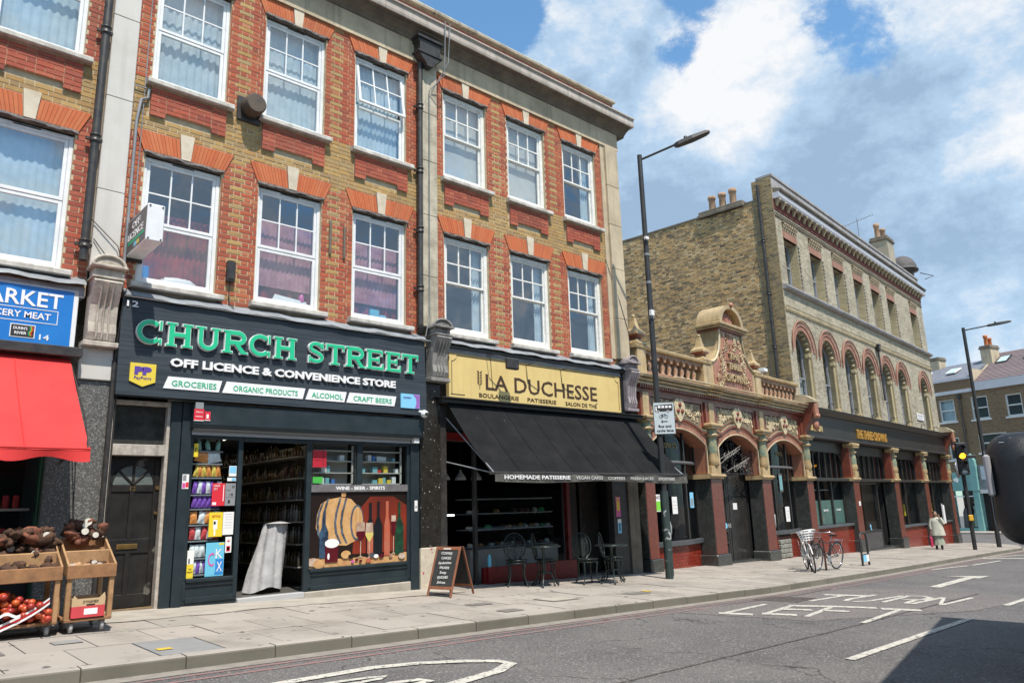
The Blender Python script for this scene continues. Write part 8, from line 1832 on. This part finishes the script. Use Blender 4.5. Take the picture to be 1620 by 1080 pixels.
# bicycles
m_tyre = M('tyre',(0.02,0.02,0.02),rough=.8); m_chrome = M('chrome',(0.62,0.62,0.62),rough=.2,metal=.9)
def bicycle(label,fr,lean_,paint,basket):
    t = thing('bicycle',label,'bicycle',fr,(0,0,0)); t.scale = (.93,.93,.93); L4 = Matrix.Rotation(R(lean_),4,'X')
    def P(nm,mb,mt,par=None): mb.v = [tuple(L4 @ Vector(v)) for v in mb.v]; return part(par or t,nm,mb,mt)
    for nm,x in (('rear_wheel',-.52),('front_wheel',.52)):
        mb = MB(); mb.tube([(x+.33*math.cos(6.283*j/32),0,.345+.33*math.sin(6.283*j/32)) for j in range(32)],.018,6,closed=True); w_ = P(nm,mb,m_tyre)
        mb = MB(); mb.tube([(x+.305*math.cos(6.283*j/28),0,.345+.305*math.sin(6.283*j/28)) for j in range(28)],.010,5,closed=True)
        for k in range(16): a = 6.283*k/16; mb.tube([(x+.02*math.cos(a+.5),.01*(-1)**k,.345+.02*math.sin(a+.5)),(x+.305*math.cos(a),0,.345+.305*math.sin(a))],.0022,3)
        mb.tube([(x,-.05,.345),(x,.05,.345)],.02,8); P('spokes',mb,m_chrome,w_)
        mb = MB(); mb.tube([(x+.355*math.cos(R(a)),0,.345+.355*math.sin(R(a))) for a in (range(20,180,16) if x > 0 else range(0,190,16))],.016,5); P('mudguard',mb,paint)
    bb,seat,head,hd2 = (-.08,0,.29),(-.22,0,.72),(.34,0,.78),(.37,0,.62)
    mb = MB(); mb.tube([bb,seat],.016,7); mb.tube([(-.20,0,.66),(.345,0,.74)],.014,7); mb.tube([bb,hd2],.018,7); mb.tube([head,hd2],.02,7)
    for s_ in (-.05,.05): mb.tube([bb,(-.52,s_,.345)],.009,5); mb.tube([(-.21,0,.66),(-.52,s_,.345)],.008,5); mb.tube([hd2,(.42,s_,.5),(.52,s_,.345)],.011,5)
    P('frame',mb,paint)
    mb = MB(); mb.tube([(-.22,0,.70),(-.25,0,.86)],.013,6); P('seat_post',mb,m_chrome); mb = MB(); mb.add([(-.40,-.09,.88),(-.40,.09,.88),(-.28,.08,.89),(-.12,.025,.88),(-.12,-.025,.88),(-.28,-.08,.89),(-.38,-.07,.84),(-.38,.07,.84),(-.14,0,.85)],[(0,1,2,5),(5,2,3,4),(0,6,7,1),(1,7,8,2),(0,5,8,6)],0,True); P('saddle',mb,m_tyre)
    mb = MB(); mb.tube([(.34,0,.78),(.33,0,.95)],.013,6); mb.tube([(.18,-.30,.97),(.30,-.26,1.0),(.38,-.08,.97),(.34,0,.96),(.38,.08,.97),(.30,.26,1.0),(.18,.30,.97)],.011,6); P('handlebar',mb,m_chrome)
    mb = MB(); mb.lathe([(.085,-.01),(.085,.01)],(bb[0],.04,bb[2]),16,axis='y'); mb.tube([(bb[0],.05,bb[2]),(bb[0]+.10,.06,bb[2]-.12)],.009,5); mb.tube([(bb[0],-.05,bb[2]),(bb[0]-.10,-.06,bb[2]+.12)],.009,5); mb.box(bb[0]+.05,.06,bb[2]-.13,bb[0]+.15,.14,bb[2]-.11); mb.box(bb[0]-.15,-.14,bb[2]+.11,bb[0]-.05,-.06,bb[2]+.13); P('crank_and_pedals',mb,m_lead)
    mb = MB(); mb.tube([(-.75,-.06,.74),(-.25,-.06,.74)],.006,4); mb.tube([(-.75,.06,.74),(-.25,.06,.74)],.006,4); mb.tube([(-.72,-.06,.74),(-.52,-.06,.36)],.006,4); mb.tube([(-.72,.06,.74),(-.52,.06,.36)],.006,4); P('rear_rack',mb,m_chrome)
    if basket:
        mb = MB()
        for z in (.78,.84,.90,.96,1.02):
            q = .5+.5*(z-.78)/.24; mb.tube([(.42,-.17*q-.03,z),(.42+.30*q,-.17*q-.03,z),(.42+.30*q,.17*q+.03,z),(.42,.17*q+.03,z)],.010,4,closed=True)
        for a in (-1,-.5,0,.5,1): mb.tube([(.70,.20*a,1.02),(.60,.12*a,.78)],.006,4); mb.tube([(.42,.20*a,1.02),(.42,.12*a,.78)],.006,4)
        mb.grid(lambda u,v:(.43+.15*u,-.1+.2*v,.785),1,1); P('front_basket',mb,m_pw)
    return t
m_bw = M('bike_white',(0.65,0.65,0.64),rough=.35); m_bk = M('bike_black',(0.03,0.025,0.03),rough=.35)
bicycle('white bicycle with a white front basket leaning on the stand by the pub',Frame((17.25,8.92,gz(17.25,8.9)),R(216)),7,m_bw,True)
bicycle('dark bicycle parked behind the white one, wheel turned to the road',Frame((17.75,8.80,gz(17.85,8.9)),R(178)),-7,m_bk,False)
mb = MB(); g = gz(17.4,8.85); mb.tube([(17.15,8.85,g),(17.15,8.85,g+.65),(17.25,8.85,g+.75),(17.75,8.85,g+.75),(17.85,8.85,g+.65),(17.85,8.85,g)],.025,8)
solo('bike_stand','low steel hoop stand holding the two bicycles','bike stand',F0,(17.5,8.85,g),mb,M('rusty_hoop',(0.14,0.05,0.04),rough=.6))
t = thing('bike_stand','tall black steel hoop with stickers, right of the bicycles','bike stand',F0,(20.35,9.0,gz(20.3,9))); g = gz(20.35,9.0)
mb = MB(); mb.tube([(20.12,8.98,g),(20.12,8.98,g+.66),(20.17,8.99,g+.78),(20.30,9.0,g+.83),(20.44,9.01,g+.83),(20.57,9.02,g+.78),(20.62,9.03,g+.66),(20.62,9.03,g)],.028,8); part(t,'hoop',mb,m_lamp)
mb = MB(); mb.tube([(20.13,9.0,g+.28),(20.61,9.03,g+.28)],.015,6); mb.box(20.20,8.97,g+.10,20.37,8.985,g+.27,1); mb.box(20.39,8.98,g+.10,20.55,8.995,g+.27,2); part(t,'crossbar_stickers',mb,[m_lamp,m_lblue,m_pw])

# traffic light
x,y = 33.35,10.45; g = gz(x,y); t = thing('traffic_light','traffic light showing amber at the far kerb corner','traffic light',F0,(x,y,g))
mb = MB(); mb.tube([(x,y,g-.1),(x,y,3.0)],.075,10); part(t,'pole',mb,m_lamp)
TF = R(-60); Mt = Matrix.Translation((x,y,0)) @ Matrix.Rotation(TF,4,'Z')
def tl(nm,mb,mt,par=None): mb.v = [tuple(Mt @ Vector(v)) for v in mb.v]; return part(par or t,nm,mb,mt)
mb = MB(); mb.cbox(-.19,-.30,1.95,.19,-.10,3.22,.03); hd = tl('signal_head',mb,m_lamp)
m_amb = M('amber_lit',(1.0,0.45,0.02),emit=((1.0,0.42,0.02),3.0)); m_lens = M('dark_lens',(0.03,0.02,0.02),rough=.2); m_arrow = M('arrow_lens',(0.25,0.35,0.42),rough=.3)
for z,mt in ((3.02,m_lens),(2.70,m_amb),(2.40,m_lens),(2.10,m_arrow)):
    mb = MB(); mb.lathe([(.0,-.325),(.08,-.32),(.115,-.305)],(0,0,z),16,axis='y'); tl('signal_lens',mb,mt,hd)
    mb = MB(); mb.add([v for j in range(9) for v in ((.135*math.cos(math.pi*j/8),-.30,z+.135*math.sin(math.pi*j/8)),(.135*math.cos(math.pi*j/8),-.48,z+.12*math.sin(math.pi*j/8)-.02))],[(2*j,2*j+1,2*j+3,2*j+2) for j in range(8)]); tl('visor',mb,m_lamp,hd)
mb = MB(); mb.prism([(-.07,2.10),(-.02,2.15),(-.02,2.12),(.07,2.12),(.07,2.08),(-.02,2.08),(-.02,2.05)],-.335,-.328,'y'); tl('arrow_mark',mb,m_pw,hd)
mb = MB(); mb.cbox(.19,-.2,2.60,.50,-.08,2.72,.02); tl('side_detector',mb,m_lamp); mb = MB(); mb.cbox(-.08,-.16,.20,.08,-.07,.42,.02); tl('push_button',mb,M('push_box_yellow',(0.7,0.4,0.03),rough=.5))

# person walking by the pub, back to us, hand to the head
def skin_body(nm, joints, edges, radii, mat, par, sub=2):
    me = bpy.data.meshes.new(nm); me.from_pydata(joints, edges, []); o = bpy.data.objects.new(nm, me); COL.objects.link(o)
    sm = o.modifiers.new('skin','SKIN'); me.skin_vertices.new() if not me.skin_vertices else None
    for i,r in enumerate(radii): me.skin_vertices[0].data[i].radius = (r,r) if not isinstance(r,tuple) else r
    me.skin_vertices[0].data[0].use_root = True
    sb = o.modifiers.new('sub','SUBSURF'); sb.levels = sub; sb.render_levels = sub
    bpy.context.view_layer.update(); dg = bpy.context.evaluated_depsgraph_get(); m2 = bpy.data.meshes.new_from_object(o.evaluated_get(dg)); bpy.data.objects.remove(o); m2.name = nm
    for p in m2.polygons: p.use_smooth = True
    m2.materials.clear(); m2.materials.append(mat); q = bpy.data.objects.new(nm, m2); COL.objects.link(q); q.parent = par; OFF[q.name] = (0,0,0); return q
g = gz(32.3,11.4); PF = Frame((32.3,11.35,g),R(110))
t = thing('person','person in a long pale coat by the pub, one hand raised to the head','person',PF,(0,0,0)); t.scale = (.86,.86,.86)
m_skin = M('skin',(0.36,0.22,0.15),rough=.6); m_coat = M('pale_coat',(0.50,0.50,0.42),(0.40,0.40,0.33),sc=5,rough=.85); m_skirt = M('grey_skirt',(0.32,0.34,0.27),(0.25,0.27,0.21),sc=5,rough=.85); m_hair = M('dark_hair',(0.02,0.016,0.014),rough=.6); m_bag = M('pink_bag',(0.50,0.03,0.10),rough=.5)
J = [(0,0,.90),(0,0,1.10),(0,0,1.32),(0,0,1.42),(.0,.02,1.53),(-.17,0,1.34),(-.27,.05,1.12),(-.14,.17,1.42),(.17,0,1.34),(.23,.02,1.08),(.22,.08,.85),(-.09,0,.86),(-.10,.03,.48),(-.10,-.02,.08),(-.10,.10,.03),(.09,0,.86),(.10,-.03,.48),(.11,-.10,.08),(.11,.02,.03)]
Eg = [(0,1),(1,2),(2,3),(3,4),(2,5),(5,6),(6,7),(2,8),(8,9),(9,10),(0,11),(11,12),(12,13),(13,14),(0,15),(15,16),(16,17),(17,18)]
Rd = [.13,.12,.14,.055,.05,.06,.045,.033,.06,.045,.033,.085,.055,.04,.03,.085,.055,.04,.03]
bd = skin_body('body',J,Eg,Rd,m_skin,t)
mb = MB(); mb.blob((0,.03,1.56),(.078,.095,.115),1,n=14,k=10,rough=.01); mb.blob((0,.128,1.555),(.014,.016,.02),1,n=8,k=5,rough=0); mb.blob((.078,.02,1.55),(.012,.02,.03),1,n=7,k=5,rough=0); mb.blob((-.078,.02,1.55),(.012,.02,.03),1,n=7,k=5,rough=0)
hdp = part(t,'head',mb,m_skin); 
mb = MB(); mb.blob((-.03,.117,1.575),(.012,.008,.008),1,n=7,k=5,rough=0); mb.blob((.03,.117,1.575),(.012,.008,.008),1,n=7,k=5,rough=0); mb.blob((0,.118,1.515),(.022,.006,.006),1,n=7,k=5,rough=0,m=1); part(hdp,'face_features',mb,[m_hair,m_bag])
mb = MB(); mb.blob((0,-.0,1.60),(.092,.10,.105),5,n=14,k=10,rough=.05); mb.blob((0,-.10,1.55),(.05,.05,.06),6,n=9,k=6,rough=.06); part(t,'hair',mb,m_hair)
mb = MB()
for hx,hy,hz,dz in ((-.135,.18,1.43,1),(.22,.10,.83,-1)):
    mb.blob((hx,hy,hz+.02*dz),(.032,.018,.045),3,n=9,k=6,rough=.03)
    for k in range(4): fx_ = hx-.024+.016*k; l = (.05,.058,.055,.045)[k]; mb.tube([(fx_,hy,hz+.05*dz),(fx_,hy+.012,hz+(.05+l*.6)*dz),(fx_,hy-.0,hz+(.05+l)*dz)],[.0085,.008,.006],6)
    mb.tube([(hx+.03,hy,hz+.01*dz),(hx+.05,hy+.01,hz+.035*dz),(hx+.052,hy+.015,hz+.055*dz)],[.011,.009,.007],6)
part(t,'hands',mb,m_skin)
mb = MB()
def coatf(u,v):
    a = 2*math.pi*u; z = .62+.80*v; w_ = (.27-.10*v) if v < .85 else .17-.55*(v-.85); f = 1+.04*math.sin(7*a)*(1-v); return (w_*1.15*f*math.cos(a),w_*.85*f*math.sin(a)+.01,z)
mb.grid(coatf,28,12); mb.tube([(-.17,0,1.36),(-.28,.05,1.12)],[.085,.075],10); mb.tube([(-.28,.05,1.12),(-.16,.16,1.38)],[.075,.055],10); mb.tube([(.17,0,1.36),(.25,.02,1.08)],[.085,.075],10); mb.tube([(.25,.02,1.08),(.23,.08,.88)],[.075,.06],10); part(t,'coat',mb,m_coat)
mb = MB(); mb.grid(lambda u,v:((.25-.10*v)*(1+.07*math.sin(9*6.283*u)*(1-v))*math.cos(6.283*u),(.22-.08*v)*(1+.07*math.sin(9*6.283*u)*(1-v))*math.sin(6.283*u),.20+.62*v),32,6); part(t,'skirt',mb,m_skirt)
mb = MB()
for fx_,fy in ((-.10,.03),(.11,-.05)): mb.blob((fx_,fy+.04,.05),(.05,.13,.05),3,n=9,k=6,rough=.02); mb.tube([(fx_,fy-.03,.06),(fx_,fy-.02,.24)],[.05,.055],9)
part(t,'boots',mb,m_hair)
mb = MB(); mb.cbox(.20,.02,.10,.30,.18,.48,.03); mb.tube([(.22,.08,.48),(.22,.09,.80),(.28,.11,.48)],.008,5); solo('bag','pink and white bag held by the person in the pale coat','bag',PF,(.25,.1,.1),mb,m_bag)

# vehicle at the right: seen only as its black wing mirror, its body just outside the view
VF = Frame((3.55,.62,-.22),R(13.1))
t = thing('van','dark lorry at the right edge, only its black wing mirror in the view','lorry',VF,(0,0,0)); m_van = M('lorry_body',(0.05,0.055,0.065),(0.06,0.065,0.075),sc=3,rough=.35,coat=.4); m_plas = M('black_mirror_plastic',(0.006,0.006,0.007),(0.012,0.012,0.012),sc=30,rough=.42,bump=.25,bsc=260,speck=((0.05,0.048,0.045),26,0.70))
mb = MB(); mb.prism([(.35,.75),(.05,1.35),(.25,2.3),(.6,2.9),(1.0,3.25),(8.2,3.25),(8.2,.55),(.35,.55)],-2.35,-.0,'y'); part(t,'body',mb,m_van)
mb = MB(); mb.prism([(.30,1.45),(.42,2.2),(1.3,2.2),(1.3,1.45)],.002,.01,'y'); part(t,'side_window',mb,m_glass)
mb = MB(); mb.prism([(.02,1.42),(.04,1.42),(.26,2.25),(.24,2.25)],-2.1,-.25,'y'); part(t,'windscreen',mb,m_glass)
for x_ in (1.2,6.6):
    for y_ in (-.30,-2.30): mb = MB(); mb.lathe([(.25,-.0),(.46,.02),(.48,.06),(.48,.22),(.46,.26),(.25,.28)],(x_,y_,.48),24,axis='y'); w_ = part(t,'wheel',mb,m_tyre); mb = MB(); mb.lathe([(.0,.0),(.25,.01),(.26,.27)],(x_,y_,.48),16,axis='y'); part(w_,'hub',mb,m_lead)
for y_ in (-.45,-2.1): mb = MB(); mb.cbox(.16,y_-.14,.85,.30,y_+.14,1.02,.03); part(t,'headlight',mb,m_pw)
# wing mirror of the lorry, in the lorry's own frame
def mirror():
    mb = MB(); n = 24; V = []
    # outline of the housing seen along the street, a rounded upright box
    def outline(w,h,r):
        pts = []
        for cx_,cz_,a0 in ((w/2-r,h/2-r,0),(-w/2+r,h/2-r,90),(-w/2+r,-h/2+r,180),(w/2-r,-h/2+r,270)):
            for j in range(7): a = R(a0+15*j); pts.append((cx_+r*math.cos(a),cz_+r*math.sin(a)))
        return pts
    secs = [(-.14,.10,.26,.05),(-.12,.20,.38,.085),(-.07,.27,.44,.10),(-.0,.30,.46,.10),(.05,.30,.46,.09),(.07,.27,.43,.08)]
    for d,w,h,r in secs: V += [(MX+d, MY+p[0], MZ+p[1]) for p in outline(w,h,r)]
    k = 28; mb.add(V,[(i*k+j,i*k+(j+1)%k,(i+1)*k+(j+1)%k,(i+1)*k+j) for i in range(len(secs)-1) for j in range(k)][:],0,True); mb.add(V,[tuple(range(k)),tuple(range((len(secs)-1)*k,len(secs)*k))],0)
    return mb
van = next(o for o in bpy.data.objects if o.name.startswith('van'))
MX, MY, MZ = .20, .245, 1.44
h_ = part(van,'mirror_housing',mirror(),m_plas)
mb = MB(); mb.cbox(MX-.10,MY+.130,MZ-.03,MX-.0,MY+.156,MZ+.14,.008); part(h_,'mirror_reflector',mb,M('grey_reflector',(0.34,0.32,0.33),rough=.3))
mb = MB(); mb.tube([(MX+.0,MY+.152,MZ-.15),(MX+.0,MY+.152,MZ+.16)],.002,4); mb.tube([(MX-.10,MY+.09,MZ+.185),(MX-.10,MY-.10,MZ+.185)],.0025,4); part(h_,'housing_seam',mb,m_lead)
mb = MB(); mb.tube([(MX,MY-.12,MZ+.12),(MX+.25,-.02,MZ+.15)],.025,7); mb.tube([(MX,MY-.12,MZ-.12),(MX+.25,-.02,MZ-.15)],.025,7); part(van,'mirror_arm',mb,m_plas)
# terrace on the near side of the street, behind the viewpoint (it shows in the glass)
NF = Frame((0,-9.0,0),math.pi); m_opp = M('opposite_brick',(0.22,0.14,0.09),(0.15,0.10,0.07),sc=3,rough=.9)
nb = thing('brick_terrace','brick terrace across the road that shows only as reflections in the shop windows','building',NF,(0,0,-.4))
ow = [(x,x+1.1,z,z+1.7) for x in range(-44,24,3) for z in (3.6,6.4)]
mb = MB(); wall_cells(mb,-46,26,-1.5,7.4,[],0.0,6.0); part(nb,'wall',mb,m_opp)
mb = MB(); mb.box(-46,-.06,-1.4,26,-.0,2.7); part(nb,'shop_fronts',mb,m_frame); mb = MB()
for a,b,c,d in ow:
    if d < 7.2: mb.box(a,-.04,c,b,-.0,d,1); mb.box(a-.08,-.08,c-.1,b+.08,.0,c,0); mb.box(a+.5,-.06,c,a+.56,-.04,d,0)
part(nb,'window_rows',mb,[m_white,m_lead],kind='stuff')
mb = MB(); mb.box(-46,-3.0,-1.2,26,-.05,-.50); part(nb,'forecourt',mb,m_slab)
